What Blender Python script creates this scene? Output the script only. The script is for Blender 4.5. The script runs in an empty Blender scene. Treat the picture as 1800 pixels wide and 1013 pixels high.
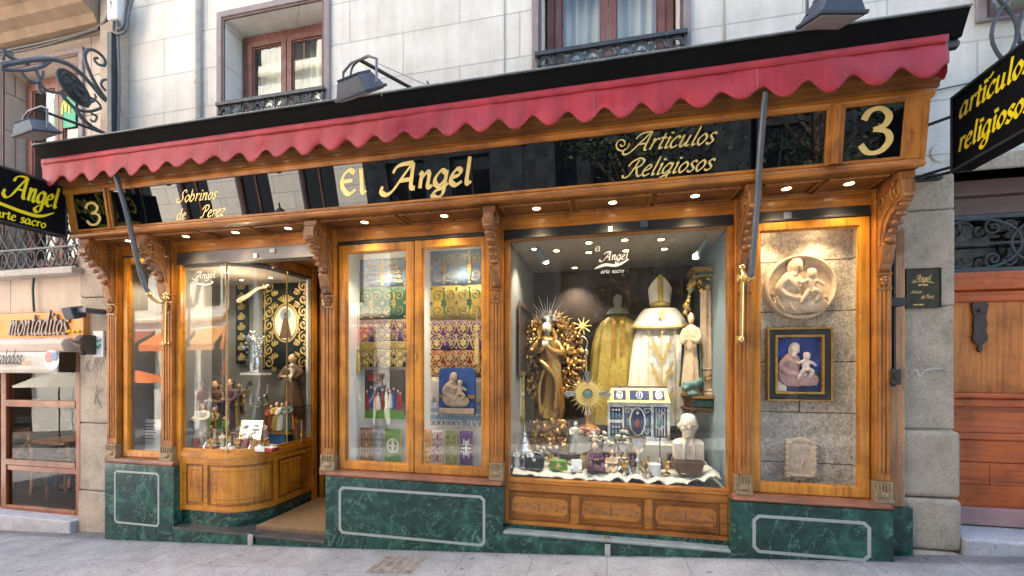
import bpy, bmesh, math, random
from mathutils import Vector, Matrix, noise
R = random.Random(7)
SC = bpy.context.scene
COL = SC.collection
# ---------------------------------------------------------------- camera geometry (measured from the photograph)
F = 760.0; TH = math.atan(F/3460); ST, CT = math.sin(TH), math.cos(TH)
CY, CZ, HY = -3.64, 1.55, 645.0
def _ray(px):
    u = (px-900)/F
    return (-ST+u*CT, CT+u*ST)
def PX(px, Y):
    a, b = _ray(px); return a*(Y-CY)/b
def PZ(px, py, Y):
    a, b = _ray(px); return CZ+(HY-py)/F*(Y-CY)/b
def P(px, py, Y): return Vector((PX(px, Y), Y, PZ(px, py, Y)))
def PS(px, Y):
    """metres per photo pixel (vertical) at this place"""
    a, b = _ray(px); return (Y-CY)/b/F
# ---------------------------------------------------------------- mesh builder
def cr(pts, n=6, closed=False):
    pts = [Vector(p) for p in pts]
    if len(pts) < 3: return pts
    out = []; m = len(pts)
    rng = range(m) if closed else range(m-1)
    for i in rng:
        if closed: p0, p1, p2, p3 = pts[(i-1) % m], pts[i], pts[(i+1) % m], pts[(i+2) % m]
        else: p0, p1, p2, p3 = pts[max(i-1, 0)], pts[i], pts[i+1], pts[min(i+2, m-1)]
        for k in range(n):
            t = k/n
            out.append(.5*((2*p1)+(p2-p0)*t+(2*p0-5*p1+4*p2-p3)*t*t+(3*p1-p0-3*p2+p3)*t**3))
    if not closed: out.append(pts[-1])
    return out
class MB:
    def __init__(s): s.v = []; s.f = []
    def add(s, vs, fs):
        b = len(s.v); s.v += [Vector(v) for v in vs]; s.f += [tuple(b+i for i in f) for f in fs]; return s
    def box(s, x0, x1, y0, y1, z0, z1):
        return s.add([(x, y, z) for x in (x0, x1) for y in (y0, y1) for z in (z0, z1)],
                     [(0, 1, 3, 2), (4, 6, 7, 5), (0, 4, 5, 1), (2, 3, 7, 6), (0, 2, 6, 4), (1, 5, 7, 3)])
    def obox(s, c, ax, ay, az):
        c, ax, ay, az = map(Vector, (c, ax, ay, az))
        return s.add([c+i*ax+j*ay+k*az for i in (-1, 1) for j in (-1, 1) for k in (-1, 1)],
                     [(0, 1, 3, 2), (4, 6, 7, 5), (0, 4, 5, 1), (2, 3, 7, 6), (0, 2, 6, 4), (1, 5, 7, 3)])
    def prism(s, pts, axis, a, b):
        """pts: 2D outline. axis x: (y,z)  y: (x,z)  z: (x,y)"""
        def mk(p, t):
            if axis == 'x': return (t, p[0], p[1])
            if axis == 'y': return (p[0], t, p[1])
            return (p[0], p[1], t)
        n = len(pts)
        vs = [mk(p, a) for p in pts]+[mk(p, b) for p in pts]
        fs = [tuple(range(n)), tuple(range(2*n-1, n-1, -1))]+[(i, (i+1) % n, n+(i+1) % n, n+i) for i in range(n)]
        return s.add(vs, fs)
    def frame(s, x0, x1, z0, z1, w, y0, y1, wt=None, wb=None):
        wt = w if wt is None else wt; wb = w if wb is None else wb
        o = [(x0, z0), (x1, z0), (x1, z1), (x0, z1)]; i = [(x0+w, z0+wb), (x1-w, z0+wb), (x1-w, z1-wt), (x0+w, z1-wt)]
        vs = [(p[0], y, p[1]) for y in (y0, y1) for p in o+i]; fs = []
        for k in range(4):
            j = (k+1) % 4; fs += [(k, j, 4+j, 4+k), (8+k, 12+k, 12+j, 8+j), (k, 8+k, 8+j, j), (4+k, 4+j, 12+j, 12+k)]
        return s.add(vs, fs)
    def tube(s, pts, r, n=8, closed=False):
        pts = [Vector(p) for p in pts]; m = len(pts)
        rr = r if isinstance(r, (list, tuple)) else [r]*m
        vs = []; prev = None
        for i, p in enumerate(pts):
            if closed: d = pts[(i+1) % m]-pts[i-1]
            else: d = pts[min(i+1, m-1)]-pts[max(i-1, 0)]
            if d.length < 1e-9: d = Vector((0, 0, 1))
            d.normalize()
            if prev is None:
                a = d.cross(Vector((0, 0, 1)))
                if a.length < .1: a = d.cross(Vector((0, 1, 0)))
            else: a = prev-d*prev.dot(d)
            a.normalize(); prev = a; b = d.cross(a)
            for k in range(n):
                t = 2*math.pi*k/n
                vs.append(p+(a*math.cos(t)+b*math.sin(t))*rr[i])
        fs = []
        for i in range(m if closed else m-1):
            j = (i+1) % m
            for k in range(n):
                fs.append((i*n+k, i*n+(k+1) % n, j*n+(k+1) % n, j*n+k))
        if not closed: fs += [tuple(range(n-1, -1, -1)), tuple((m-1)*n+k for k in range(n))]
        return s.add(vs, fs)
    def lathe(s, prof, c=(0, 0, 0), n=20, sx=1, sy=1, fold=None, axis='z'):
        """prof: (radius, height) list; fold(angle, t)->radius factor"""
        c = Vector(c); vs = []; m = len(prof)
        for i, (r, h) in enumerate(prof):
            for k in range(n):
                a = 2*math.pi*k/n
                q = r*(fold(a, i/max(1, m-1)) if fold else 1)
                x, y = q*math.cos(a)*sx, q*math.sin(a)*sy
                vs.append(c+(Vector((x, y, h)) if axis == 'z' else Vector((x, -h, y)) if axis == 'y' else Vector((h, x, y))))
        fs = [(i*n+k, i*n+(k+1) % n, (i+1)*n+(k+1) % n, (i+1)*n+k) for i in range(m-1) for k in range(n)]
        fs += [tuple(range(n-1, -1, -1)), tuple((m-1)*n+k for k in range(n))]
        return s.add(vs, fs)
    def ell(s, c, r, rot=None, n=10):
        c = Vector(c)
        if not isinstance(r, (tuple, list)): r = (r, r, r)
        m = max(4, n*2//3); vs = []
        M3 = rot.to_matrix() if hasattr(rot, 'to_matrix') else None
        def tr(v): return c+(M3 @ v if M3 else v)
        for i in range(1, m):
            p = math.pi*i/m
            for k in range(n):
                a = 2*math.pi*k/n
                vs.append(tr(Vector((r[0]*math.sin(p)*math.cos(a), r[1]*math.sin(p)*math.sin(a), r[2]*math.cos(p)))))
        t = len(vs); vs += [tr(Vector((0, 0, r[2]))), tr(Vector((0, 0, -r[2])))]
        fs = [(i*n+k, (i+1)*n+k, (i+1)*n+(k+1) % n, i*n+(k+1) % n) for i in range(m-2) for k in range(n)]
        fs += [(t, k, (k+1) % n) for k in range(n)]+[(t+1, (m-2)*n+(k+1) % n, (m-2)*n+k) for k in range(n)]
        return s.add(vs, fs)
    def grid(s, fn, nu, nv):
        vs = [fn(i/nu, j/nv) for j in range(nv+1) for i in range(nu+1)]
        w = nu+1
        return s.add(vs, [(j*w+i, j*w+i+1, (j+1)*w+i+1, (j+1)*w+i) for j in range(nv) for i in range(nu)])
    def stroke(s, pts, fr, W=.1, T=.03, ang=.7, lift=0, nsm=5, taper=False, closed=False):
        """calligraphic ribbon: fr maps (a,b,h) to world; W broad-nib width, T thinnest width, ang nib angle"""
        if nsm: pts = [(p.x, p.y) for p in cr([(p[0], p[1], 0) for p in pts], nsm, closed)]
        if closed: pts = pts+[pts[0]]
        m = len(pts)
        if m < 2: return s
        vs = []
        for i, p in enumerate(pts):
            a = pts[max(i-1, 0)]; b = pts[min(i+1, m-1)]
            dx, dy = b[0]-a[0], b[1]-a[1]; L = math.hypot(dx, dy) or 1e-9
            ph = math.atan2(dy, dx)
            h = .5*math.sqrt((W*math.sin(ph-ang))**2+T*T)
            if taper:
                t = i/(m-1); h *= min(1, .25+3.2*min(t, 1-t))
            ox, oy = -dy/L*h, dx/L*h; e = lift+i*1.5e-5
            vs += [fr(p[0]+ox, p[1]+oy, e), fr(p[0]-ox, p[1]-oy, e)]
        s.add(vs, [(2*i, 2*i+1, 2*i+3, 2*i+2) for i in range(m-1)]); return s
    def build(s, name, mat, parent=None, smooth=None, bevel=0, remesh=0, solid=0, sub=0, recalc=True, lap=0, disp=0, seg=2):
        off = Vector((0, 0, 0)); p = parent
        while p is not None: off += p.location; p = p.parent
        me = bpy.data.meshes.new(name)
        me.from_pydata([tuple(v-off) for v in s.v], [], s.f)
        if recalc:
            bm = bmesh.new(); bm.from_mesh(me); bmesh.ops.recalc_face_normals(bm, faces=bm.faces); bm.to_mesh(me); bm.free()
        if smooth is None: smooth = bool(remesh)
        if smooth:
            me.polygons.foreach_set('use_smooth', [True]*len(me.polygons))
            if not remesh: me.set_sharp_from_angle(angle=math.radians(42 if smooth is True else smooth))
        me.materials.append(MT[mat] if isinstance(mat, str) else mat)
        o = bpy.data.objects.new(name, me); COL.objects.link(o)
        if parent is not None: o.parent = parent
        if solid:
            m = o.modifiers.new('solid', 'SOLIDIFY'); m.thickness = solid; m.offset = 0
        if remesh:
            m = o.modifiers.new('remesh', 'REMESH'); m.mode = 'VOXEL'; m.voxel_size = remesh; m.use_smooth_shade = True
            if lap:
                m = o.modifiers.new('smooth', 'SMOOTH'); m.iterations = lap; m.factor = .5
        if bevel:
            m = o.modifiers.new('bevel', 'BEVEL'); m.width = bevel; m.segments = seg; m.limit_method = 'ANGLE'; m.angle_limit = math.radians(40); m.harden_normals = False
        if sub:
            m = o.modifiers.new('sub', 'SUBSURF'); m.levels = sub; m.render_levels = sub
        return o
def thing(name, label, cat, loc=(0, 0, 0), group=None):
    o = bpy.data.objects.new(name, None); COL.objects.link(o); o.empty_display_size = .1
    o.location = loc; o['label'] = label; o['category'] = cat
    if group: o['group'] = group
    return o
def tag(o, label, cat, group=None):
    o['label'] = label; o['category'] = cat
    if group: o['group'] = group
    return o
def struct(o): o['kind'] = 'structure'; return o
def stuff(o): o['kind'] = 'stuff'; return o
def copy_tree(o, parent=None, loc=None, label=None):
    c = o.copy(); COL.objects.link(c); c.parent = parent
    if loc is not None: c.location = loc
    if label: c['label'] = label
    for ch in list(KIDS(o)): copy_tree(ch, c)
    return c
def KIDS(o): return [q for q in COL.objects if q.parent == o]
def lamp_spot(loc, target, power, size=70, col=(1, .78, .5), r=.02, blend=.6):
    d = bpy.data.lights.new('spot', 'SPOT'); d.energy = power; d.spot_size = math.radians(size); d.spot_blend = blend
    d.color = col; d.shadow_soft_size = r
    o = bpy.data.objects.new('spot_light', d); COL.objects.link(o); o.location = loc
    v = Vector(target)-Vector(loc); o.rotation_euler = v.to_track_quat('-Z', 'Y').to_euler(); return o
def lamp_point(loc, power, col=(1, .8, .55), r=.05):
    d = bpy.data.lights.new('point', 'POINT'); d.energy = power; d.color = col; d.shadow_soft_size = r
    o = bpy.data.objects.new('point_light', d); COL.objects.link(o); o.location = loc; return o
# ---------------------------------------------------------------- lettering: one stroke alphabet
G = {
 'a': (.86, [[(.62, .82), (.36, 1), (.1, .6), (.12, .15), (.34, 0), (.6, .4)], [(.64, 1), (.62, .25), (.7, .02), (.86, .14)]]),
 'b': (.8, [[(.1, 1.7), (.1, .9), (.1, .2), (.32, 0), (.6, .35), (.55, .85), (.35, 1), (.12, .65)]]),
 'c': (.68, [[(.6, .8), (.4, 1), (.12, .65), (.12, .25), (.36, 0), (.64, .2)]]),
 'd': (.86, [[(.62, .82), (.36, 1), (.1, .6), (.12, .15), (.34, 0), (.6, .4)], [(.64, 1.7), (.63, .8), (.62, .25), (.7, .02), (.86, .14)]]),
 'e': (.72, [[(.12, .48), (.46, .62), (.54, .86), (.34, 1), (.12, .65), (.12, .22), (.38, 0), (.68, .2)]]),
 'g': (.82, [[(.62, .82), (.36, 1), (.1, .62), (.12, .22), (.34, .06), (.6, .4)], [(.64, 1), (.62, .2), (.58, -.5), (.3, -.72), (.06, -.5), (.25, -.22), (.55, -.08), (.8, .16)]]),
 'i': (.44, [[(.08, .86), (.2, 1), (.2, .25), (.28, .02), (.44, .14)], [(.22, 1.38), (.23, 1.48)]]),
 'l': (.44, [[(.18, 1.7), (.19, .9), (.2, .25), (.28, .02), (.44, .14)]]),
 'm': (1.16, [[(.06, .86), (.18, 1), (.18, .5), (.18, 0)], [(.18, .55), (.42, 1), (.54, .82), (.54, 0)], [(.54, .55), (.78, 1), (.9, .82), (.9, .2), (1.0, .02), (1.14, .14)]]),
 'n': (.86, [[(.06, .86), (.18, 1), (.18, .5), (.18, 0)], [(.18, .55), (.44, 1), (.58, .82), (.58, .2), (.68, .02), (.84, .14)]]),
 'o': (.74, [[(.36, 1), (.12, .65), (.12, .3), (.36, 0), (.62, .35), (.62, .7), (.36, 1)]]),
 'r': (.62, [[(.06, .86), (.18, 1), (.18, .5), (.18, 0)], [(.18, .55), (.36, .95), (.6, .9)]]),
 's': (.6, [[(.54, .84), (.32, 1), (.14, .78), (.32, .52), (.52, .26), (.32, 0), (.06, .14)]]),
 't': (.5, [[(.22, 1.4), (.22, .8), (.22, .25), (.32, .02), (.5, .14)], [(.02, 1), (.44, 1.02)]]),
 'u': (.9, [[(.06, .86), (.16, 1), (.15, .3), (.34, 0), (.6, .38)], [(.63, 1), (.62, .25), (.72, .02), (.88, .14)]]),
 'z': (.7, [[(.1, .9), (.25, 1), (.6, .96), (.35, .5), (.06, .04), (.3, .08), (.64, .04)]]),
 'A': (1.15, [[(-.75, .35), (-.78, .0), (-.5, -.22), (-.15, .0), (.25, .75), (.78, 1.72)], [(-.25, 1.15), (-.1, 1.5), (.2, 1.66), (.8, 1.7)], [(.8, 1.72), (.8, .9), (.84, .15), (1.05, .05)], [(.18, .62), (.8, .66)]]),
 'B': (1.1, [[(-.5, .55), (-.65, .95), (-.35, 1.2), (-.15, .9), (-.4, .75)], [(-.5, .6), (-.3, .35), (.1, .8), (.62, 1.7)], [(.62, 1.7), (.64, .8), (.7, .1), (.95, .1)], [(.1, .7), (.7, .72)]]),
 'E': (.98, [[(.8, 1.42), (.5, 1.66), (.14, 1.2), (.12, .5), (.45, .02), (.85, .3)], [(.14, .9), (.68, .95)]]),
 'P': (.95, [[(.35, 1.5), (.3, .8), (.2, .1), (-.15, .05)], [(-.15, 1.1), (.1, 1.6), (.65, 1.7), (.85, 1.3), (.6, .9), (.3, .85)]]),
 'R': (1.15, [[(.4, 1.55), (.32, .8), (.15, .1), (-.2, .0), (-.35, .25)], [(-.25, 1.05), (-.05, 1.5), (.45, 1.72), (.85, 1.45), (.75, 1.0), (.36, .82)], [(.5, .88), (.75, .3), (1.0, .02), (1.2, .14)]]),
 'S': (1.0, [[(1.0, 1.3), (.85, 1.7), (.5, 1.5), (.5, 1.0), (.7, .5), (.4, .02), (-.1, .1), (-.15, .5), (.1, .6)]]),
 'C': (1.0, [[(.85, 1.35), (.6, 1.7), (.15, 1.2), (.1, .5), (.5, .0), (.9, .35)]]),
 '3': (.95, [[(.1, 1.3), (.25, 1.62), (.55, 1.68), (.78, 1.38), (.68, 1.03), (.38, .9)], [(.38, .9), (.74, .78), (.84, .42), (.62, .05), (.28, .02), (.06, .35)]]),
 '0': (.9, [[(.42, 1.7), (.12, 1.2), (.12, .5), (.42, 0), (.74, .5), (.74, 1.2), (.42, 1.7)]]),
 'M': (1.5, [[(.1, 0), (.14, .9), (.38, 1.65), (.62, 1.0), (.7, .2)], [(.7, .2), (.78, 1.0), (1.02, 1.65), (1.26, .9), (1.3, 0)]]),
 '.': (.34, [[(.12, .04), (.14, .12)]]),
 ' ': (.5, []),
 "'": (0, [[(.28, 1.3), (.42, 1.6)]]),
 '~': (2.2, [[(0, 0), (.7, .35), (1.3, .1), (2.2, .5)]]),
}
def text_width(t, sp=0): return sum(G[c][0]+sp for c in t)-sp
def write(mb, t, fr, sx, sy, slant=0, W=.2, T=.06, ang=.7, sp=0.0, lift=0, ax=0):
    """letters with x-height sy and horizontal unit sx, starting at local (ax,0)"""
    x = 0; k = 0
    for c in t:
        adv, strokes = G[c]
        for st in strokes:
            k += 1
            pts = [((x+p[0])*sx+p[1]*sy*slant+ax, p[1]*sy) for p in st]
            if c in "."  or (c == 'i' and len(st) == 2):
                p = pts[0]; r = max(W*sy*.5, T*sy*.5)*1.1
                pts = [(p[0], p[1]-r*.8), (p[0]+1e-4, p[1]+r*.8)]
                mb.stroke(pts, fr, r*1.6, r*1.6, 0, lift+(k % 3)*4e-4, 0); continue
            mb.stroke(pts, fr, W*sy, T*sy, ang, lift+(k % 3)*4e-4, 6)
        x += adv+sp
def plane_frame(o, r, u, n):
    o, r, u, n = Vector(o), Vector(r), Vector(u), Vector(n)
    return lambda a, b, h: o+r*a+u*b+n*h
def wall_frame(x, y, z): return plane_frame((x, y, z), (1, 0, 0), (0, 0, 1), (0, -1, 0))
def spiral(c, r, turns=1.4, a0=0, cw=1, n=22, grow=.12):
    return [(c[0]+r*(grow+(1-grow)*(1-i/n))*math.cos(a0+cw*2*math.pi*turns*i/n), c[1]+r*(grow+(1-grow)*(1-i/n))*math.sin(a0+cw*2*math.pi*turns*i/n)) for i in range(n+1)]
# ---------------------------------------------------------------- materials
MT = {}
def nt(name):
    m = bpy.data.materials.new(name); m.use_nodes = True; t = m.node_tree; t.nodes.clear()
    out = t.nodes.new('ShaderNodeOutputMaterial'); MT[name] = m
    return m, t, out
def N(t, kind, **kw):
    n = t.nodes.new(kind)
    for k, v in kw.items():
        if k in n.inputs: n.inputs[k].default_value = v
        else: setattr(n, k, v)
    return n
def coords(t, scale=(1, 1, 1), loc=(0, 0, 0), rot=(0, 0, 0)):
    tc = N(t, 'ShaderNodeTexCoord'); mp = N(t, 'ShaderNodeMapping')
    mp.inputs['Scale'].default_value = scale; mp.inputs['Location'].default_value = loc; mp.inputs['Rotation'].default_value = rot
    t.links.new(tc.outputs['Object'], mp.inputs['Vector']); return mp.outputs['Vector']
def ramp(t, fac, stops):
    r = N(t, 'ShaderNodeValToRGB'); e = r.color_ramp.elements
    while len(e) < len(stops): e.new(.5)
    for i, (p, c) in enumerate(stops): e[i].position = p; e[i].color = (*c, 1) if len(c) == 3 else c
    t.links.new(fac, r.inputs['Fac']); return r.outputs['Color']
def noise_tex(t, vec, scale, detail=4, rough=.55, dist=0):
    n = N(t, 'ShaderNodeTexNoise'); n.inputs['Scale'].default_value = scale; n.inputs['Detail'].default_value = detail
    n.inputs['Roughness'].default_value = rough; n.inputs['Distortion'].default_value = dist
    t.links.new(vec, n.inputs['Vector']); return n.outputs['Fac']
def mix(t, fac, a, b, mode='MIX'):
    m = N(t, 'ShaderNodeMix', data_type='RGBA', blend_type=mode)
    for i, v in ((0, fac), (6, a), (7, b)):
        if isinstance(v, (int, float)): m.inputs[i].default_value = v
        elif isinstance(v, tuple): m.inputs[i].default_value = (*v, 1) if len(v) == 3 else v
        else: t.links.new(v, m.inputs[i])
    return m.outputs[2]
def bump(t, h, strength=.3, dist=.01, nrm=None):
    b = N(t, 'ShaderNodeBump'); b.inputs['Strength'].default_value = strength; b.inputs['Distance'].default_value = dist
    t.links.new(h, b.inputs['Height'])
    if nrm is not None: t.links.new(nrm, b.inputs['Normal'])
    return b.outputs['Normal']
def pbr(t, out, col, rough=.6, metal=0, nrm=None, spec=.5, coat=0, emit=None, es=0, trans=0):
    b = N(t, 'ShaderNodeBsdfPrincipled')
    if isinstance(col, tuple): b.inputs['Base Color'].default_value = (*col, 1)
    else: t.links.new(col, b.inputs['Base Color'])
    if isinstance(rough, (int, float)): b.inputs['Roughness'].default_value = rough
    else: t.links.new(rough, b.inputs['Roughness'])
    b.inputs['Metallic'].default_value = metal; b.inputs['Specular IOR Level'].default_value = spec
    b.inputs['Coat Weight'].default_value = coat; b.inputs['Coat Roughness'].default_value = .08
    if nrm is not None: t.links.new(nrm, b.inputs['Normal'])
    if emit: b.inputs['Emission Color'].default_value = (*emit, 1); b.inputs['Emission Strength'].default_value = es
    t.links.new(b.outputs[0], out.inputs['Surface']); return b
def simple(name, col, rough=.6, metal=0, var=.18, scale=12, bmp=.15, bscale=60, spec=.5, coat=0, bd=.004):
    m, t, out = nt(name); v = coords(t)
    f = noise_tex(t, v, scale, 5, .6)
    c = ramp(t, f, [(.28, tuple(x*(1-var) for x in col)), (.72, tuple(min(1, x*(1+var)) for x in col))])
    n = bump(t, noise_tex(t, v, bscale, 3), bmp, bd) if bmp else None
    pbr(t, out, c, rough, metal, n, spec, coat); return m
def wood(name, light, dark, ax='z', rough=.42, coat=.12, gs=1.0):
    m, t, out = nt(name)
    s = {'z': (34, 34, 1.6), 'x': (1.6, 34, 34), 'y': (34, 1.6, 34)}[ax]
    v = coords(t, tuple(q*gs for q in s))
    f = noise_tex(t, v, 1.0, 6, .65, .6)
    c = ramp(t, f, [(.3, dark), (.5, light), (.66, tuple(min(1, q*1.18) for q in light)), (.8, tuple(q*.62 for q in light))])
    v2 = coords(t); big = noise_tex(t, v2, 2.6, 6, .65)
    mot = ramp(t, big, [(.34, (.46, .38, .30)), (.5, (.95, .92, .9)), (.66, (1.16, 1.16, 1.1))])
    sc_ = noise_tex(t, coords(t, (1, 1, 1), (5, 2, 1)), 38, 4, .7); c = mix(t, .5, c, ramp(t, sc_, [(.3, (.55, .5, .45)), (.42, (1, 1, 1))]), 'MULTIPLY')
    c = mix(t, .85, c, mot, 'MULTIPLY')
    kn = N(t, 'ShaderNodeTexVoronoi'); kn.inputs['Scale'].default_value = 5; t.links.new(v2, kn.inputs['Vector'])
    kf = ramp(t, kn.outputs['Distance'], [(.0, (.3, .2, .12)), (.055, (1, 1, 1))])
    c = mix(t, .6, c, kf, 'MULTIPLY')
    rg = ramp(t, big, [(.3, (rough+.2,)*3), (.7, (rough-.05,)*3)])
    pbr(t, out, c, rg, 0, bump(t, f, .25, .002), .5, coat); return m
wood('oak_v', (.43, .165, .022), (.19, .060, .009), 'z')
wood('oak_h', (.43, .165, .022), (.19, .060, .009), 'x')
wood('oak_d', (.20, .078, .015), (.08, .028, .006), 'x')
wood('honey_v', (.60, .245, .020), (.34, .12, .010), 'z', .32, .25)
wood('honey_h', (.60, .245, .020), (.34, .12, .010), 'x', .32, .25)
wood('carved', (.27, .108, .024), (.07, .024, .006), 'z', .4, .2)
wood('walnut_h', (.24, .095, .045), (.11, .04, .02), 'x', .4, .2)
wood('redwood_h', (.50, .11, .014), (.24, .04, .006), 'x', .40, .1)
wood('redwood_v', (.55, .19, .028), (.33, .09, .012), 'z', .42, .1)
wood('oldoak_v', (.46, .25, .12), (.25, .11, .05), 'z', .6, 0)
wood('cafe_h', (.25, .075, .022), (.12, .032, .012), 'x', .35, .3)
wood('cafe_v', (.25, .075, .022), (.12, .032, .012), 'z', .35, .3)
wood('chair_wood', (.5, .26, .1), (.3, .14, .05), 'z', .5, .1)
wood('brownframe', (.20, .085, .07), (.11, .045, .035), 'z', .45, .1)

def marble():
    m, t, out = nt('marble'); v = coords(t, (1.6, 1.6, 1.6))
    f = noise_tex(t, v, 2.2, 8, .62, 1.6)
    base = ramp(t, f, [(.25, (.003, .018, .013)), (.5, (.009, .050, .036)), (.62, (.021, .10, .070)), (.8, (.06, .21, .15))])
    w = noise_tex(t, coords(t, (1, 1, 1), (3, 1, 7)), 1.5, 6, .6, 2.6)
    vein = ramp(t, w, [(.488, (0, 0, 0)), (.5, (.34, .34, .34)), (.512, (0, 0, 0))])
    w2 = noise_tex(t, coords(t, (1, 1, 1.6), (9, 4, 2)), 2.6, 4, .5, 1.2)
    vein2 = ramp(t, w2, [(.492, (0, 0, 0)), (.5, (.22, .22, .22)), (.508, (0, 0, 0))])
    c = mix(t, vein, base, (.25, .5, .4)); c = mix(t, vein2, c, (.16, .38, .29))
    pbr(t, out, c, .16, 0, None, .5, .3)
marble()
def limestone(name, col, bw=1.15, bh=.41, oz=0, ox=0, mort=.008, rough=.85, dirt=.22, dark=(.3, .29, .27), mcol=.45):
    m, t, out = nt(name)
    tc = N(t, 'ShaderNodeTexCoord'); sp = N(t, 'ShaderNodeSeparateXYZ'); cb = N(t, 'ShaderNodeCombineXYZ')
    t.links.new(tc.outputs['Object'], sp.inputs[0])
    ad = N(t, 'ShaderNodeMath', operation='ADD'); t.links.new(sp.outputs['X'], ad.inputs[0]); t.links.new(sp.outputs['Y'], ad.inputs[1])
    a2 = N(t, 'ShaderNodeMath', operation='ADD'); t.links.new(ad.outputs[0], a2.inputs[0]); a2.inputs[1].default_value = ox
    a3 = N(t, 'ShaderNodeMath', operation='ADD'); t.links.new(sp.outputs['Z'], a3.inputs[0]); a3.inputs[1].default_value = oz
    t.links.new(a2.outputs[0], cb.inputs['X']); t.links.new(a3.outputs[0], cb.inputs['Y'])
    b = N(t, 'ShaderNodeTexBrick'); t.links.new(cb.outputs[0], b.inputs['Vector'])
    b.inputs['Scale'].default_value = 1; b.inputs['Brick Width'].default_value = bw; b.inputs['Row Height'].default_value = bh
    b.inputs['Mortar Size'].default_value = mort; b.inputs['Mortar Smooth'].default_value = .1; b.offset = .5
    b.inputs['Color1'].default_value = (*col, 1); b.inputs['Color2'].default_value = (*[q*.9 for q in col], 1)
    b.inputs['Mortar'].default_value = (*[q*mcol for q in col], 1)
    v = coords(t); f = noise_tex(t, v, 3.0, 8, .65)
    c = mix(t, ramp(t, f, [(.42, (1, 1, 1)), (.75, (0, 0, 0))]), dark, b.outputs['Color'])
    c = mix(t, 1-dirt, c, b.outputs['Color'])
    fine = noise_tex(t, v, 90, 3); sp2 = ramp(t, fine, [(.35, (.86, .86, .86)), (.6, (1, 1, 1))])
    c = mix(t, .8, c, sp2, 'MULTIPLY')
    st = noise_tex(t, coords(t, (9, 9, .7)), 1.0, 5, .6); c = mix(t, .35, c, ramp(t, st, [(.35, (.72, .71, .68)), (.6, (1, 1, 1))]), 'MULTIPLY')
    n1 = bump(t, fine, .25, .003)
    inv = N(t, 'ShaderNodeInvert'); t.links.new(b.outputs['Fac'], inv.inputs['Color'])
    n2 = bump(t, inv.outputs[0], .8, .008, n1)
    pbr(t, out, c, rough, 0, n2, .3)
limestone('limestone', (.83, .84, .77), 1.15, .41, -.27, .35, mort=.006, mcol=.68, dirt=.42, dark=(.42, .39, .33))
limestone('limestone_warm', (.66, .58, .48), 1.3, .46, .1, .2, dirt=.35)
limestone('facade_far', (.93, .90, .83), 1.4, .5, .05, .0)
limestone('facade_painted_shade', (.018, .026, .036), 1.6, .6, .05, .0)  # opposite facades in shade: the shade is put into this near-black colour
def granite(name, col, bw=.6, bh=.62, oz=0, ox=0):
    m, t, out = nt(name); v = coords(t)
    f = noise_tex(t, v, 5, 8, .7); g = noise_tex(t, v, 70, 4, .7)
    c = ramp(t, f, [(.25, tuple(q*.62 for q in col)), (.5, col), (.75, tuple(min(1, q*1.22) for q in col))])
    c = mix(t, .9, c, ramp(t, g, [(.3, (.55, .54, .52)), (.5, (1, 1, 1)), (.7, (1.12, 1.1, 1.05))]), 'MULTIPLY')
    n1 = bump(t, g, .5, .006); n2 = bump(t, f, .4, .02, n1)
    pbr(t, out, c, .9, 0, n2, .25)
granite('granite', (.39, .345, .265)); granite('granite_warm', (.42, .37, .30)); granite('step_stone', (.46, .47, .49))
def blocks():
    limestone('display_stone', (.40, .355, .28), .95, .41, .03, .62, .007, .95, .5, (.24, .21, .16), .6)
def roughstone():
    m, t, out = nt('display_stone'); tc = N(t, 'ShaderNodeTexCoord'); sp = N(t, 'ShaderNodeSeparateXYZ'); cb = N(t, 'ShaderNodeCombineXYZ')
    t.links.new(tc.outputs['Object'], sp.inputs[0]); t.links.new(sp.outputs['X'], cb.inputs['X']); t.links.new(sp.outputs['Z'], cb.inputs['Y'])
    mp = N(t, 'ShaderNodeMapping'); mp.inputs['Location'].default_value = (.62, .05, 0); t.links.new(cb.outputs[0], mp.inputs['Vector'])
    v = coords(t); wob = noise_tex(t, v, 7, 4, .6)
    b = N(t, 'ShaderNodeTexBrick'); t.links.new(mp.outputs[0], b.inputs['Vector']); b.inputs['Scale'].default_value = 1; b.inputs['Brick Width'].default_value = .95; b.inputs['Row Height'].default_value = .41; b.inputs['Mortar Size'].default_value = .006; b.inputs['Mortar Smooth'].default_value = .4
    b.inputs['Color1'].default_value = (.58, .54, .46, 1); b.inputs['Color2'].default_value = (.52, .49, .43, 1); b.inputs['Mortar'].default_value = (.16, .14, .11, 1)
    g = noise_tex(t, v, 75, 5, .75); h = noise_tex(t, v, 22, 5, .7)
    c = mix(t, 1.0, b.outputs['Color'], ramp(t, g, [(.32, (.42, .41, .40)), (.5, (1, 1, 1)), (.68, (1.5, 1.48, 1.42))]), 'MULTIPLY')
    c = mix(t, .8, c, ramp(t, h, [(.35, (.7, .68, .64)), (.6, (1.12, 1.12, 1.1))]), 'MULTIPLY'); c = mix(t, .6, c, ramp(t, wob, [(.35, (.8, .78, .74)), (.65, (1.1, 1.1, 1.1))]), 'MULTIPLY')
    inv = N(t, 'ShaderNodeInvert'); t.links.new(b.outputs['Fac'], inv.inputs['Color'])
    pbr(t, out, c, .95, 0, bump(t, inv.outputs[0], .8, .012, bump(t, h, .7, .012, bump(t, g, .8, .006))), .2)
roughstone()
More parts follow.
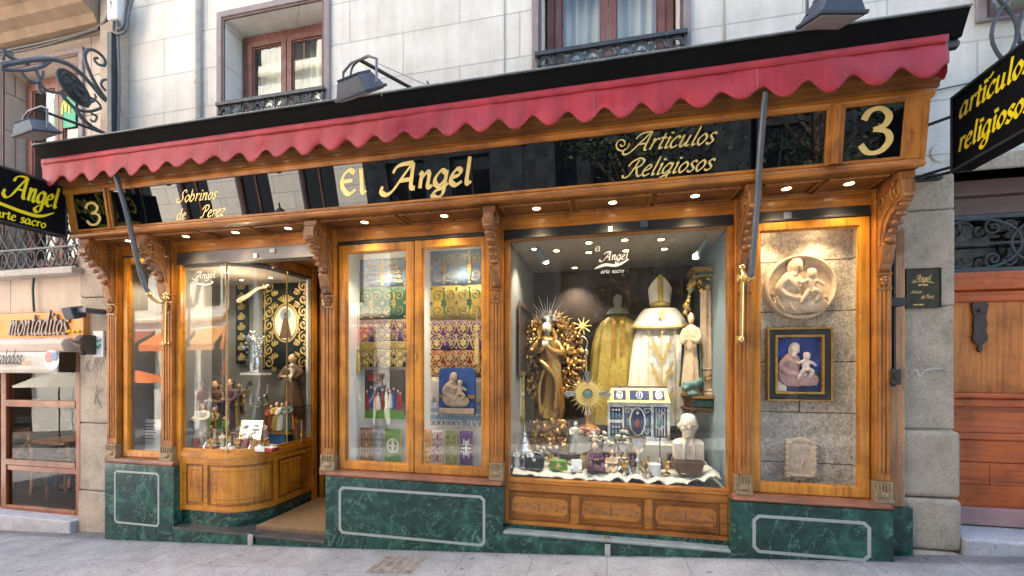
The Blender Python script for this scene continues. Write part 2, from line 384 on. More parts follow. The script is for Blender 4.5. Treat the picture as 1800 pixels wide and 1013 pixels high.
def pavement():
    m, t, out = nt('pavement')
    tc = N(t, 'ShaderNodeTexCoord'); mp = N(t, 'ShaderNodeMapping'); mp.inputs['Rotation'].default_value = (0, 0, math.radians(90))
    t.links.new(tc.outputs['Object'], mp.inputs['Vector'])
    b = N(t, 'ShaderNodeTexBrick'); t.links.new(mp.outputs[0], b.inputs['Vector']); b.inputs['Scale'].default_value = 1
    b.inputs['Brick Width'].default_value = .9; b.inputs['Row Height'].default_value = .6; b.inputs['Mortar Size'].default_value = .005
    b.inputs['Color1'].default_value = (.31, .315, .325, 1); b.inputs['Color2'].default_value = (.31, .315, .325, 1); b.inputs['Mortar'].default_value = (.22, .22, .23, 1)
    v = coords(t); g = noise_tex(t, v, 60, 5, .7); f = noise_tex(t, v, 3.5, 6, .6)
    c = mix(t, .9, b.outputs['Color'], ramp(t, g, [(.3, (.6, .6, .6)), (.5, (1, 1, 1)), (.75, (1.25, 1.25, 1.25))]), 'MULTIPLY')
    c = mix(t, .9, c, ramp(t, f, [(.3, (.72, .71, .70)), (.6, (1.1, 1.1, 1.1))]), 'MULTIPLY')
    vo = noise_tex(t, coords(t, (9, 15, 9)), 1.0, 2); c = mix(t, .9, c, ramp(t, vo, [(.68, (1, 1, 1)), (.73, (.5, .5, .5))]), 'MULTIPLY')
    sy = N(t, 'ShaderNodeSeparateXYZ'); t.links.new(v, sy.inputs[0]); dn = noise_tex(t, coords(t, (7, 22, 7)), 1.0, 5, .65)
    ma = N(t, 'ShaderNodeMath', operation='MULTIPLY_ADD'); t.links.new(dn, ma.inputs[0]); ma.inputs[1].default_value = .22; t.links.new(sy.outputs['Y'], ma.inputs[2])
    c = mix(t, .75, c, ramp(t, ma.outputs[0], [(.06, (1, 1, 1)), (.13, (.42, .40, .37))]), 'MULTIPLY')  # noisy grime along the wall foot, with contact shade painted into it
    vg = N(t, 'ShaderNodeTexVoronoi'); vg.inputs['Scale'].default_value = 5.5; t.links.new(v, vg.inputs['Vector'])
    c = mix(t, .8, c, ramp(t, vg.outputs['Distance'], [(.0, (.45, .45, .45)), (.10, (.5, .5, .5)), (.125, (1, 1, 1))]), 'MULTIPLY')
    cr_ = noise_tex(t, coords(t, (1, 1, 1), (3, 8, 1)), 2.2, 7, .7, 1.5); c = mix(t, .5, c, ramp(t, cr_, [(.492, (1, 1, 1)), (.5, (.45, .45, .45)), (.508, (1, 1, 1))]), 'MULTIPLY')
    inv = N(t, 'ShaderNodeInvert'); t.links.new(b.outputs['Fac'], inv.inputs['Color'])
    n = bump(t, inv.outputs[0], .6, .006, bump(t, g, .4, .004))
    pbr(t, out, c, .8, 0, n, .3)
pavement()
def glass(name, ior=1.5, tint=(1, 1, 1), boost=1.0):
    m, t, out = nt(name)
    fr = N(t, 'ShaderNodeFresnel'); ge = N(t, 'ShaderNodeNewGeometry'); mr = N(t, 'ShaderNodeMapRange')
    mr.inputs['To Min'].default_value = ior; mr.inputs['To Max'].default_value = 1/ior; t.links.new(ge.outputs['Backfacing'], mr.inputs['Value']); t.links.new(mr.outputs[0], fr.inputs['IOR'])
    mu = N(t, 'ShaderNodeMath', operation='MULTIPLY', use_clamp=True); t.links.new(fr.outputs[0], mu.inputs[0]); mu.inputs[1].default_value = boost
    tr = N(t, 'ShaderNodeBsdfTransparent'); tr.inputs['Color'].default_value = (*tint, 1)
    gl = N(t, 'ShaderNodeBsdfGlossy'); gl.inputs['Roughness'].default_value = 0.0
    v = coords(t); n = bump(t, noise_tex(t, v, 1.3, 2), .05, .02); t.links.new(n, gl.inputs['Normal'])
    mx = N(t, 'ShaderNodeMixShader'); t.links.new(mu.outputs[0], mx.inputs[0]); t.links.new(tr.outputs[0], mx.inputs[1]); t.links.new(gl.outputs[0], mx.inputs[2])
    t.links.new(mx.outputs[0], out.inputs['Surface'])
glass('glass', 1.48, (.97, .985, .98), .85); glass('glass_up', 1.6, (.92, .95, .93), 1.1); glass('glass_cafe', 1.5, (.7, .7, .68), .6); glass('glass_clear', 1.3, (1, 1, 1), .8)
def blackglass():
    m, t, out = nt('black_glass'); v = coords(t)
    n = bump(t, noise_tex(t, v, .9, 2), .03, .02)
    b = pbr(t, out, (.003, .0035, .005), .01, 0, n, .6)
blackglass()
def fabric_awning():
    m, t, out = nt('awning_red'); v = coords(t)
    f = noise_tex(t, v, 4, 5); fine = noise_tex(t, coords(t, (1, 1, 1)), 300, 2)
    c = ramp(t, f, [(.3, (.29, .015, .025)), (.7, (.41, .028, .040))])
    stk = noise_tex(t, coords(t, (7, 7, .8)), 1.0, 5, .65); c = mix(t, .75, c, ramp(t, stk, [(.32, (.62, .58, .58)), (.5, (1, 1, 1)), (.72, (1.25, 1.35, 1.35))]), 'MULTIPLY')
    pbr(t, out, c, .58, 0, bump(t, fine, .35, .001, bump(t, noise_tex(t, coords(t, (5, 5, 2)), 1, 3), .35, .02)), .5)
fabric_awning()
simple('black_metal', (.02, .021, .023), .45, 0, .3, 8, .1, 90)
simple('hood_black', (.004, .004, .0045), .85, 0, .3, 3, .2, 20, spec=.12)
simple('hood_edge', (.22, .25, .24), .5, 0, .3, 8)
simple('grey_metal', (.10, .115, .13), .4, .3, .2, 8, .05)
simple('flood_grey', (.032, .046, .066), .55, 0, .2, 10, .05)
simple('shutter_grey', (.13, .13, .135), .35, .6, .2, 6, .05)
simple('iron', (.055, .07, .075), .5, .2, .35, 14, .3, 40)
simple('iron_dark', (.03, .035, .037), .5, .2, .35, 14, .3, 40)
simple('brass', (.72, .5, .2), .25, 1, .15, 20, .1)
simple('gold', (.50, .30, .10), .33, 1, .3, 30, .2, 80)
simple('gold_paint', (.42, .25, .06), .35, .6, .35, 22, .3, 60)
simple('silver', (.72, .72, .70), .22, 1, .25, 26, .1)
simple('gold_leaf', (.80, .60, .22), .35, .25, .08, 20, 0)
simple('carved_base', (.30, .22, .12), .5, .2, .35, 30, .2)
simple('yellow', (.85, .68, .015), .4, 0, .05, 10, 0)
simple('white_letter', (.74, .75, .72), .5, 0, .05, 10, 0)
simple('stone_trim', (.27, .235, .235), .7, 0, .18, 10, .2, 60)
simple('stone_trim_dark', (.13, .085, .08), .6, 0, .2, 10, .2)
simple('stone_grey', (.42, .40, .36), .85, 0, .25, 6, .4, 50)
simple('cornice_stone', (.27, .20, .135), .85, 0, .25, 5, .3, 50)
simple('white_inlay', (.36, .40, .36), .35, 0, .1, 20, .05)
simple('far_paving', (.10, .10, .10), .9, 0, .2, 5, .2)
simple('inlay_grey', (.28, .33, .32), .2, 0, .2, 8, 0)
simple('ledge_dark', (.035, .06, .055), .15, 0, .4, 5, .05, spec=.7)
simple('step_dark', (.06, .06, .058), .4, 0, .3, 6, .2)
simple('mat_floor', (.22, .14, .07), .9, 0, .2, 14, .3, 120)
simple('white_plastic', (.78, .78, .76), .4, 0, .06, 6, 0)
simple('white_paper', (.80, .80, .77), .8, 0, .05, 6, .05)
simple('cream', (.80, .74, .60), .7, 0, .1, 8, .15, 40)
simple('linen', (.62, .60, .51), .85, 0, .08, 10, .2, 150)
simple('interior_grey', (.23, .225, .21), .8, 0, .08, 4, .05)
simple('interior_blue', (.20, .26, .29), .8, 0, .08, 4, .05)
simple('interior_dark', (.045, .032, .026), .6, 0, .3, 3, .1)
simple('interior_brown', (.07, .048, .036), .6, 0, .3, 3, .1)
simple('ceiling_beige', (.38, .32, .26), .8, 0, .06, 4, 0)
simple('curtain', (.88, .85, .74), .9, 0, .06, 10, .1)
simple('terracotta', (.55, .40, .27), .8, 0, .2, 20, .3, 80)
simple('relief_stone', (.56, .45, .31), .75, 0, .22, 20, .25, 90)
simple('ivory', (.62, .54, .42), .5, 0, .06, 16, .05)
simple('skin', (.66, .42, .28), .5, 0, .1, 20, .05)
simple('hair_brown', (.12, .06, .03), .6, 0, .3, 40, .3)
simple('brown_cloth', (.12, .065, .035), .75, 0, .3, 25, .3)
simple('dark_purple', (.10, .04, .06), .6, 0, .3, 25, .3)
simple('blue_cloth', (.03, .09, .30), .7, 0, .3, 25, .3)
simple('teal_cloth', (.09, .17, .16), .6, 0, .3, 25, .3)
simple('pink_cloth', (.60, .28, .26), .7, 0, .2, 25, .3)
simple('red_cloth', (.30, .030, .026), .7, 0, .25, 25, .3)
simple('orange', (.85, .20, .03), .7, 0, .1, 8, .1)
simple('green_cloth', (.12, .28, .04), .7, 0, .2, 25, .3)
simple('darkgreen_cloth', (.03, .11, .055), .7, 0, .25, 25, .3)
simple('purple_cloth', (.12, .045, .20), .7, 0, .25, 25, .3)
simple('lightblue_cloth', (.24, .34, .46), .7, 0, .2, 25, .3)
simple('black_cloth', (.012, .016, .018), .7, 0, .3, 25, .3)
simple('white_cloth', (.66, .63, .55), .8, 0, .08, 20, .25, 100)
simple('gold_cloth', (.44, .31, .07), .45, .35, .25, 40, .4, 160)
simple('gold_thread', (.58, .43, .17), .4, .4, .3, 60, .4, 300)
simple('green_box', (.05, .12, .10), .6, 0, .3, 25, .2)
simple('blue_box', (.02, .12, .30), .6, 0, .15, 10, .1)
simple('pink_box', (.60, .33, .26), .7, 0, .1, 10, .1)
simple('enamel_blue', (.025, .045, .12), .2, 0, .4, 40, 0)
simple('enamel_teal', (.10, .24, .28), .2, 0, .4, 40, 0)
simple('enamel_red', (.25, .03, .05), .2, 0, .3, 40, 0)
simple('leaf_green', (.05, .12, .03), .7, 0, .3, 25, .2)
simple('rose_white', (.70, .60, .50), .7, 0, .3, 40, .2)
simple('sign_orange', (.75, .32, .08), .5, 0, .05, 6, .05)
simple('awning_beige', (.58, .50, .42), .8, 0, .1, 5, .1)
simple('awning_white', (.60, .57, .50), .8, 0, .06, 5, .1)
simple('letter_grey', (.16, .145, .14), .35, .5, .1, 10, 0)
simple('teal_ink', (.02, .40, .42), .5, 0, .05, 6, 0)
simple('green_ink', (.03, .35, .20), .5, 0, .05, 6, 0)
simple('dark_ink', (.03, .03, .03), .6, 0, .1, 6, 0)
simple('graffiti', (.2, .18, .16), .8, 0, .2, 6, 0)
simple('graffiti_white', (.52, .52, .49), .8, 0, .2, 6, 0)
simple('plaque', (.055, .05, .035), .35, .5, .3, 20, .1)
simple('rust_plate', (.25, .22, .19), .8, .1, .4, 16, .5, 40)
simple('asphalt', (.06, .06, .06), .9, 0, .2, 20, .3)
simple('trunk', (.12, .08, .05), .9, 0, .3, 12, .5, 30)
simple('foliage', (.03, .06, .012), .6, 0, .5, 5, 0)
simple('balcony_green', (.08, .42, .30), .5, 0, .1, 6, 0)
simple('picture_sky', (.02, .055, .24), .5, 0, .75, 11, .1)
simple('grey_label', (.07, .09, .14), .5, 0, .2, 30, 0)
simple('tyre', (.015, .015, .016), .7, 0, .2, 20, .2)
simple('roof_slate', (.1, .1, .1), .8, 0, .2, 6, .1)
def emission(name, col, s):
    m, t, out = nt(name); e = N(t, 'ShaderNodeEmission'); e.inputs['Color'].default_value = (*col, 1); e.inputs['Strength'].default_value = s
    t.links.new(e.outputs[0], out.inputs['Surface'])
emission('lamp_glow', (1, .80, .45), 5); emission('lamp_white', (1, .93, .8), 4)
simple('tapestry_dark', (.008, .022, .022), .8, 0, .3, 25, .3)
simple('knocker_brown', (.055, .035, .028), .6, .1, .3, 20, .2)
simple('pink_stone', (.40, .24, .22), .8, 0, .2, 8, .3)
simple('olive_gold', (.36, .27, .06), .5, .3, .3, 30, .3, 120)
simple('robe_rose', (.46, .30, .27), .7, 0, .2, 25, .3)
simple('sandstone', (.56, .45, .31), .85, 0, .25, 20, .4, 80)
# ---------------------------------------------------------------- setting
GP = [(-80, -4.2), (-30, -1.55), (-12, -.62), (-5.32, -.325), (-2.62, -.173), (-.88, -.063), (2.02, .142), (8, .60), (30, 2.2), (80, 5.5)]
def GZ(x):
    for (a, za), (b, zb) in zip(GP, GP[1:]):
        if x <= b: return za+(zb-za)*(x-a)/(b-a)
    return GP[-1][1]
def strip(name, y0, y1, dz, mat, xs=None):
    m = MB(); xs = xs or sorted([p[0] for p in GP]+[-20, -16, -9, -7, 5, 12, 18, 50, -50])
    n = len(xs); vs = [(x, y, GZ(x)+dz) for x in xs for y in (y0, y1)]
    m.add(vs, [(2*i, 2*i+1, 2*i+3, 2*i+2) for i in range(n-1)])
    return struct(m.build(name, mat, smooth=False))
strip('ground', -60, 40, -.16, 'asphalt')
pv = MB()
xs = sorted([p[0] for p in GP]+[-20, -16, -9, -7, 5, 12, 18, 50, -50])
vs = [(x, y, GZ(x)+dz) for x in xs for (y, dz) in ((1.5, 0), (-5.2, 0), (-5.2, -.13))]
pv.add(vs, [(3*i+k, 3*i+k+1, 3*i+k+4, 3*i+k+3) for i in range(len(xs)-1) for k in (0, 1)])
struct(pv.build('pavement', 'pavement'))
pv = MB()
vs = [(x, y, GZ(x)+dz) for x in xs for (y, dz) in ((-7.2, -.13), (-7.2, 0), (-9.6, 0))]
pv.add(vs, [(3*i+k, 3*i+k+1, 3*i+k+4, 3*i+k+3) for i in range(len(xs)-1) for k in (0, 1)])
struct(pv.build('far_pavement', 'far_paving'))

def wall_holes(mb, x0, x1, z0, z1, holes, yf, depth):
    """front sheet with rectangular openings and their reveals; holes (hx0,hx1,hz0,hz1)"""
    xs = sorted({x0, x1, *[h[0] for h in holes], *[h[1] for h in holes]}); zs = sorted({z0, z1, *[h[2] for h in holes], *[h[3] for h in holes]})
    xs = [x for x in xs if x0 <= x <= x1]; zs = [z for z in zs if z0 <= z <= z1]
    def solid(i, j):
        if i < 0 or j < 0 or i >= len(xs)-1 or j >= len(zs)-1: return False
        cx = (xs[i]+xs[i+1])/2; cz = (zs[j]+zs[j+1])/2
        return not any(h[0] < cx < h[1] and h[2] < cz < h[3] for h in holes)
    idx = {}
    def V(i, j, b):
        k = (i, j, b)
        if k not in idx:
            idx[k] = len(mb.v); mb.v.append(Vector((xs[i], yf+(depth if b else 0), zs[j])))
        return idx[k]
    for i in range(len(xs)-1):
        for j in range(len(zs)-1):
            if not solid(i, j): continue
            mb.f.append((V(i, j, 0), V(i+1, j, 0), V(i+1, j+1, 0), V(i, j+1, 0)))
            mb.f.append((V(i, j, 1), V(i, j+1, 1), V(i+1, j+1, 1), V(i+1, j, 1)))
            if not solid(i-1, j): mb.f.append((V(i, j, 0), V(i, j+1, 0), V(i, j+1, 1), V(i, j, 1)))
            if not solid(i+1, j): mb.f.append((V(i+1, j, 0), V(i+1, j, 1), V(i+1, j+1, 1), V(i+1, j+1, 0)))
            if not solid(i, j-1): mb.f.append((V(i, j, 0), V(i, j, 1), V(i+1, j, 1), V(i+1, j, 0)))
            if not solid(i, j+1): mb.f.append((V(i, j+1, 0), V(i+1, j+1, 0), V(i+1, j+1, 1), V(i, j+1, 1)))
def room(mb, x0, x1, y0, y1, z0, z1, t=.03, front=False):
    """five-sided box open to the street"""
    mb.box(x0-t, x0, y0, y1+t, z0-t, z1+t); mb.box(x1, x1+t, y0, y1+t, z0-t, z1+t)
    mb.box(x0, x1, y1, y1+t, z0-t, z1+t); mb.box(x0, x1, y0, y1, z0-t, z0); mb.box(x0, x1, y0, y1, z1, z1+t)

def railing_arches(mb, x0, x1, z0, z1, y, n):
    w = (x1-x0)/n; h = z1-z0
    mb.box(x0-.02, x1+.02, y-.025, y+.025, z1-.018, z1+.016); mb.box(x0, x1, y-.012, y+.012, z0, z0+.015)
    for i in range(n+1): mb.box(x0+i*w-.005, x0+i*w+.005, y-.008, y+.008, z0+.015, z1-.018)
    for i in range(n):
        cx = x0+(i+.5)*w; rx = w*.46; zc = z0+h*.36
        mb.tube([(cx+rx*math.cos(a), y, zc+h*.48*math.sin(a)) for a in [math.pi*k/10 for k in range(11)]], .010, 6)
        mb.tube([(cx+rx*.72*math.cos(a), y-.002, zc+h*.34*math.sin(a)) for a in [math.pi*k/10 for k in range(11)]], .006, 5)
        for s in (-1, 1): mb.tube([(p[0], y, p[1]) for p in spiral((cx+s*rx*.42, z0+h*.28), h*.2, 1.2, 0 if s > 0 else math.pi, -s, 12)], .006, 5)
        mb.box(cx-.006, cx+.006, y-.006, y+.006, z0+.015, zc+h*.1)

# ---- centre building
XA = PX(228, .22)
B1 = thing('apartment_building', 'pale grey limestone building with purple-brown window surrounds above the shop', 'building', (-1.0, .22, 0))
HOLE_SHOP = (-5.30, 2.02, -2, 3.45)
HB = 6.5  # unseen roofline, kept low so sun reaches the street and bounces onto the facade
WIN = [(-3.99, -2.80), (-.575, .60), (2.74, 3.91)]
DX0 = PX(1668, .25); DX1 = DX0+1.5
m = MB()
wall_holes(m, XA, 9, -2, HB, [HOLE_SHOP, (DX0, DX1, -2, 3.0)]+[(a, b, 4.12, 5.25) for a, b in WIN], .22, .30)
m.build('wall', 'limestone', B1)
m = MB(); m.box(XA, 9, 9.7, 10, -2, HB); m.box(XA, XA+.3, .53, 9.7, 3.8, HB); m.box(8.7, 9, .53, 9.7, -2, HB); m.build('rear_wall', 'limestone', B1)
m = MB(); m.box(XA-.1, 9.2, .1, 10.2, HB, HB+.2); m.build('roof', 'roof_slate', B1)
m = MB(); m.box(XA, 2.0, .56, 9.6, 3.62, 3.78); m.build('upper_floor', 'interior_dark', B1)
def casement(parent, x0, x1, z0, z1, y, curtain='curtain'):
    """two leaf window; parts under one window part"""
    m = MB(); m.frame(x0, x1, z0, z1, .075, y-.03, y+.05); xc = (x0+x1)/2
    w = m.build('window', 'brownframe', parent, bevel=.006)
    for a, b in ((x0+.075, xc-.002), (xc+.002, x1-.075)):
        m = MB(); m.frame(a+.004, b, z0+.08, z1-.08, .06, y-.05, y+.0)
        m.frame(a+.066, b-.062, z0+.142, z1-.142, .014, y-.036, y-.01); m.build('sash', 'brownframe', w, bevel=.004)
        m = MB(); m.box(a+.06, b-.058, y-.026, y-.021, z0+.14, z1-.14); m.build('pane', 'glass_up', w)
    m = MB()
    m.grid(lambda u, v: Vector((x0+.1+(x1-x0-.2)*u, y+.12+.022*math.sin(u*60)+.01*math.sin(u*23), z0+.1+(z1-z0-.15)*v)), 90, 2)
    m.build('curtain', curtain, w, smooth=True, solid=.004)
    m = MB(); room(m, x0-.02, x1+.02, y+.06, y+.9, z0-.02, z1+.02); m.build('room', 'interior_dark', w)
    return w
def surround(parent, x0, x1, z0, z1, y, w=.085):
    m = MB(); m.frame(x0-w, x1+w, z0-.02, z1+w, w*.72, y-.03, y, wb=.02)
    m.build('surround', 'stone_trim', parent, bevel=.006)
    m = MB(); m.frame(x0-w*.28, x1+w*.28, z0, z1+w*.28, w*.3, y-.018, y+.001, wb=.01)
    m.build('inner_surround', 'stone_trim_dark', parent, bevel=.004)
for i, (a, b) in enumerate(WIN):
    w = casement(B1, a+.02, b-.02, 4.14, 5.22, .46)
    surround(B1, a, b, 4.1, 5.25, .22)
    if i < 2:
        m = MB(); railing_arches(m, a-.03, b+.03, 4.165, 4.325, .17, 9); m.build('railing', 'iron', w)
    else:
        m = MB(); z0, z1 = 3.62, 4.25; y = .15
        m.box(a-.1, b+.1, y-.03, y+.03, z1+.17, z1+.2); m.box(a-.1, b+.1, y-.015, y+.015, z1, z1+.02); m.box(a-.1, b+.1, y-.015, y+.015, z0, z0+.02)
        for k in range(9):
            cx = a-.03+k*.155
            m.tube([(cx+.155*math.sin(t*math.pi/10)*.98, y, z0+.02+(z1-z0-.02)*t/10) for t in range(11)], .012, 6)
            m.tube([(cx+.155-.155*math.sin(t*math.pi/10)*.98, y+.004, z0+.02+(z1-z0-.02)*t/10) for t in range(11)], .012, 6)
            m.tube([(cx+.075+.062*math.cos(t*.6283), y, z1+.095+.062*math.sin(t*.6283)) for t in range(10)], .008, 6, closed=True)
        m.build('railing', 'iron', w)
# shallow pilaster edges seen as slightly proud panels
for q in (885, 1272):
    m = MB(); m.box(PX(q, .2), PX(q, .2)+.012, .212, .2195, 4.2, HB); m.build('panel_joint', 'stone_grey', B1)
# drain pipe
m = MB(); xp = PX(346, .17); m.tube([(xp, .185, 3.9), (xp, .185, HB)], .028, 10)
for z in (4.6, 5.6): m.tube([(xp, .185, z), (xp, .185, z+.03)], .036, 10)
m.build('downpipe', 'stone_grey', B1, smooth=True)
m = MB(); c = P(1655, 268, .21); m.lathe([(.07, -.01), (.07, .004), (.062, .008), (0, .009)], (c.x, .219, c.z), 24, axis='y'); m.build('vent_cap', 'limestone', B1)
# ---- right pier
m = MB()
PW = [(2.02, DX0, 1.08, 2.98)]
m.box(2.02, DX0, .195, .30, 1.085, 2.0); m.box(2.02, DX0, .19, .30, 2.008, 2.72); m.box(2.02, DX0, .195, .30, 2.728, 2.985)
m.build('stone_pier', 'granite', B1, bevel=.012)
m = MB(); m.box(2.05, DX0+.015, .15, .33, .58, 1.075); m.box(2.05, DX0+.02, .145, .33, .19, .575); m.box(2.03, DX0+.0, .12, .33, 0, .188)
m.build('pier_base', 'granite', B1, bevel=.035, seg=3)
m = MB(); fr = wall_frame(PX(1600, .186), .186, PZ(1600, 655, .186))
m.stroke([(-.0, .0), (.04, .02), (.06, -.03), (.09, .01), (.12, .02), (.17, .03)], fr, .008, .005, .5, .002); m.stroke([(.09, .02), (.15, .035), (.2, .03)], fr, .008, .004, .5, .003)
m.build('chalk_scribble', 'graffiti_white', B1)
m = MB(); m.box(DX0, DX1, .2, .52, 3.0, 3.12); m.box(DX1, DX1+.5, .17, .3, 0.15, 3.1); m.build('door_lintel', 'granite', B1, bevel=.01)
# ---- the old wooden street door
DO = thing('wooden_street_door', 'varnished orange-brown street door with dark iron knocker plate, right of the shop', 'door', ((DX0+DX1)/2, .5, .31))
m = MB(); m.box(DX0, DX1, .40, .5, 2.88, 3.0); m.box(DX0, DX1, .44, .5, 2.74, 2.878); m.build('head_frame', 'stone_trim_dark', DO, bevel=.012)
m = MB(); m.box(DX0, DX1, .42, .55, 2.15, 2.29); m.box(DX0, DX0+.03, .46, .55, .44, 2.148); m.box(DX0+.031, DX1, .46, .55, 2.06, 2.148)
m.box(DX0+.031, DX1, .45, .55, 1.235, 1.30); m.box(DX0+.031, DX1, .43, .55, 1.302, 1.345); m.box(DX0+.031, DX1, .45, .55, .975, 1.03)
m.build('rails', 'redwood_h', DO, bevel=.012)
m = MB(); m.box(DX0+.03, DX1, .49, .55, 1.346, 2.06); m.build('upper_panel', 'redwood_v', DO)
m = MB(); m.box(DX0+.03, DX1, .485, .55, 1.03, 1.234)
for r in range(3):
    z = .45+r*.175
    for a, b in (((0, .62), (.622, 1.47)), ((0, .38), (.382, 1.47)), ((0, .9), (.902, 1.47)))[r]: m.box(DX0+.03+a, DX0+.03+b-.0005, .47, .55, z, z+.172)
m.build('lower_boards', 'redwood_h', DO, bevel=.003)
m = MB(); m.box(DX0+.02, DX1, .43, .55, .315, .448); m.build('kick_board', 'pink_stone', DO, bevel=.006)
m = MB(); kx = PX(1722, .48); kz0, kz1 = PZ(1722, 620, .48), PZ(1722, 520, .48); n = 24
prof = [(.0, .0), (.02, .03), (.012, .06), (.045, .10), (.055, .14), (.042, .2), (.05, .26), (.04, .32), (.05, .38), (.058, .43), (.04, .47), (.02, .5), (0, .52)]
h = kz1-kz0; prof = [(a*.95, kz0+b/.52*h) for a, b in prof]
m.prism([(kx+a, z) for a, z in prof]+[(kx-a, z) for a, z in prof[-2:0:-1]], 'y', .472, .489)
m.lathe([(0, 0), (.018, .0), (.016, .014), (0, .018)], (kx, .472, kz0+.74*h), 12, axis='y'); m.build('knocker_plate', 'knocker_brown', DO, bevel=.003)
m = MB(); m.box(DX0, DX1, .52, .53, 2.29, 2.74); m.build('transom_pane', 'glass_up', DO)
m = MB(); m.box(DX0-.1, DX1+.1, 1.2, 1.3, 0, 3.0); m.box(DX0-.1, DX1, .56, 1.2, 2.99, 3.0); m.build('hall', 'interior_dark', DO)
m = MB(); yg = .46
m.frame(DX0+.0, DX1, 2.292, 2.738, .03, yg-.012, yg+.012)
zc = 2.515
for cx in (DX0+.33, DX0+.86, DX0+1.3):
    m.tube([(cx-.02+.30*math.cos(a), yg, zc+.195*math.sin(a)) for a in [k*.2618 for k in range(24)]], .010, 6, closed=True)
for k in range(5):
    cx = DX0+.06+k*.29
    for s in (-1, 1):
        m.tube([(p[0], yg+.006, p[1]) for p in spiral((cx+.08, zc+s*.125), .075, 1.6, 0, s, 26)], .008, 6)
        m.tube([(p[0], yg+.006, p[1]) for p in spiral((cx+.19, zc+s*.125), .055, 1.4, math.pi, -s, 22)], .007, 6)
m.tube([(DX0, yg, zc), (DX1, yg, zc)], .008, 6)
m.build('transom_grille', 'iron', DO, smooth=True)
m = MB(); m.prism([(DX0+.02, .12), (DX1, .12), (DX1, .5), (DX0+.02, .5)], 'z', .05, .305)
tag(m.build('door_step', 'step_stone', bevel=.02, seg=3), 'worn grey stone step below the wooden street door', 'step')
# ---- brass plaque
pc = P(1622, 507, .185)
PQ = thing('name_plaque', 'dark bronze name plaque screwed to the granite pier beside the shop', 'plaque', pc)
sc = PS(1622, .185); w2, h2 = 31*sc*1.0/1.18, 35*sc
m = MB(); m.box(pc.x-w2, pc.x+w2, .178, .193, pc.z-h2, pc.z+h2); m.frame(pc.x-w2, pc.x+w2, pc.z-h2, pc.z+h2, .008, .172, .179); m.build('plate', 'plaque', PQ, bevel=.002)
m = MB(); fr = wall_frame(pc.x-w2*.42, .176, pc.z+h2*.38)
write(m, 'Angel', fr, .022, .024, .3, .22, .08, .6)
m.stroke([(-.03, -.015), (.05, -.006), (.11, -.02)], fr, .006, .003, .5)
fr = wall_frame(pc.x-w2*.3, .176, pc.z+h2*.12); write(m, 'arte sacro', fr, .009, .011, .1, .3, .15, .6)
fr = wall_frame(pc.x-w2*.75, .176, pc.z-h2*.25); write(m, 'Sobrinos', fr, .012, .013, .3, .2, .09, .6); 
fr = wall_frame(pc.x-w2*.15, .176, pc.z-h2*.52); write(m, 'de Perez', fr, .014, .017, .3, .2, .09, .6)
fr = wall_frame(pc.x-w2*.6, .176, pc.z-h2*.85); write(m, 'articulos religiosos', fr, .0055, .007, .1, .3, .2, .6)
m.build('lettering', 'gold_leaf', PQ)

# ---- left building
B0 = thing('neighbouring_building', 'warm beige stone building with grey pilaster and brown cornice, far left', 'building', (-7, .25, 0))
XL0, XL1 = -11.0, XA
W0 = (-7.3, -6.08, 2.72, 5.22); CAFE = (-9.0, -5.99, -1.5, 2.2)
m = MB(); wall_holes(m, XL0, -5.305, -2, HB, [W0, CAFE], .25, .3); m.build('wall', 'limestone_warm', B0)
m = MB(); m.box(XL0, -5.3, 9.7, 10, -2, HB); m.box(XL0, XL0+.3, .55, 9.7, -2, HB); m.box(XL0-.1, XL1-.1, .56, 10.2, HB, HB+.15); m.build('rear_wall', 'limestone_warm', B0)
m = MB(); m.box(-5.58, XA-.002, .12, .249, 2.98, HB)
m.build('pilaster', 'granite_warm', B0, bevel=.01)
m = MB(); zz = [-1, .12, .9, 1.75, 2.35, 2.97]
for a, b in zip(zz, zz[1:]): m.box(-5.985, -5.305, .19-(.02 if a < .1 else 0), .249, a+.004, b-.004)
m.build('pier', 'granite_warm', B0, bevel=.015)
m = MB(); fr = plane_frame((-5.88, .184, 1.50), (.7, 0, 0), (0, 0, .75), (0, -1, 0))
m.stroke([(0, 0), (.02, .16)], fr, .012, .01); m.stroke([(.1, .18), (.015, .07), (.1, 0)], fr, .012, .01, lift=.001)
m.stroke([(.15, 0), (.2, .16), (.25, 0)], fr, .012, .01); m.stroke([(.27, .17), (.32, .08), (.38, .18)], fr, .012, .01); m.stroke([(.32, .08), (.31, 0)], fr, .012, .01, lift=.001)
fr = plane_frame((-5.76, .184, 1.12), (.7, 0, 0), (0, 0, .7), (0, -1, 0)); m.stroke([(0, 0), (.06, .3)], fr, .016, .012); m.stroke([(.2, .26), (.05, .14), (.16, -.05)], fr, .016, .012, lift=.001); m.stroke([(.28, -.02), (.3, .24)], fr, .016, .012)
m.build('graffiti', 'graffiti', B0)
m = MB(); m.prism([(.25, 5.42), (.12, 5.44), (.08, 5.52), (-.02, 5.56), (-.06, 5.66), (-.2, 5.72), (-.22, 5.95), (.25, 6.0)], 'x', XL0, -5.62); m.build('cornice', 'cornice_stone', B0)
w = casement(B0, W0[0]+.02, W0[1]-.02, W0[2]+.02, W0[3]-.03, .47, 'interior_brown')
surround(B0, W0[0], W0[1], W0[2], W0[3], .25)
m = MB(); c = P(112, 192, .43); s = PS(112, .43); m.box(c.x-.16, c.x+.2, .425, .435, c.z-.24, c.z+.14); m.build('poster', 'green_ink', w)
m = MB(); fr = wall_frame(c.x-.02, .42, c.z-.07); write(m, 'M', fr, .10, .095, 0, .22, .2, .8); m.build('poster_emblem', 'yellow', w)
m = MB(); y = .16; x0, x1 = -7.4, -5.98; z0, z1 = 2.70, 3.6
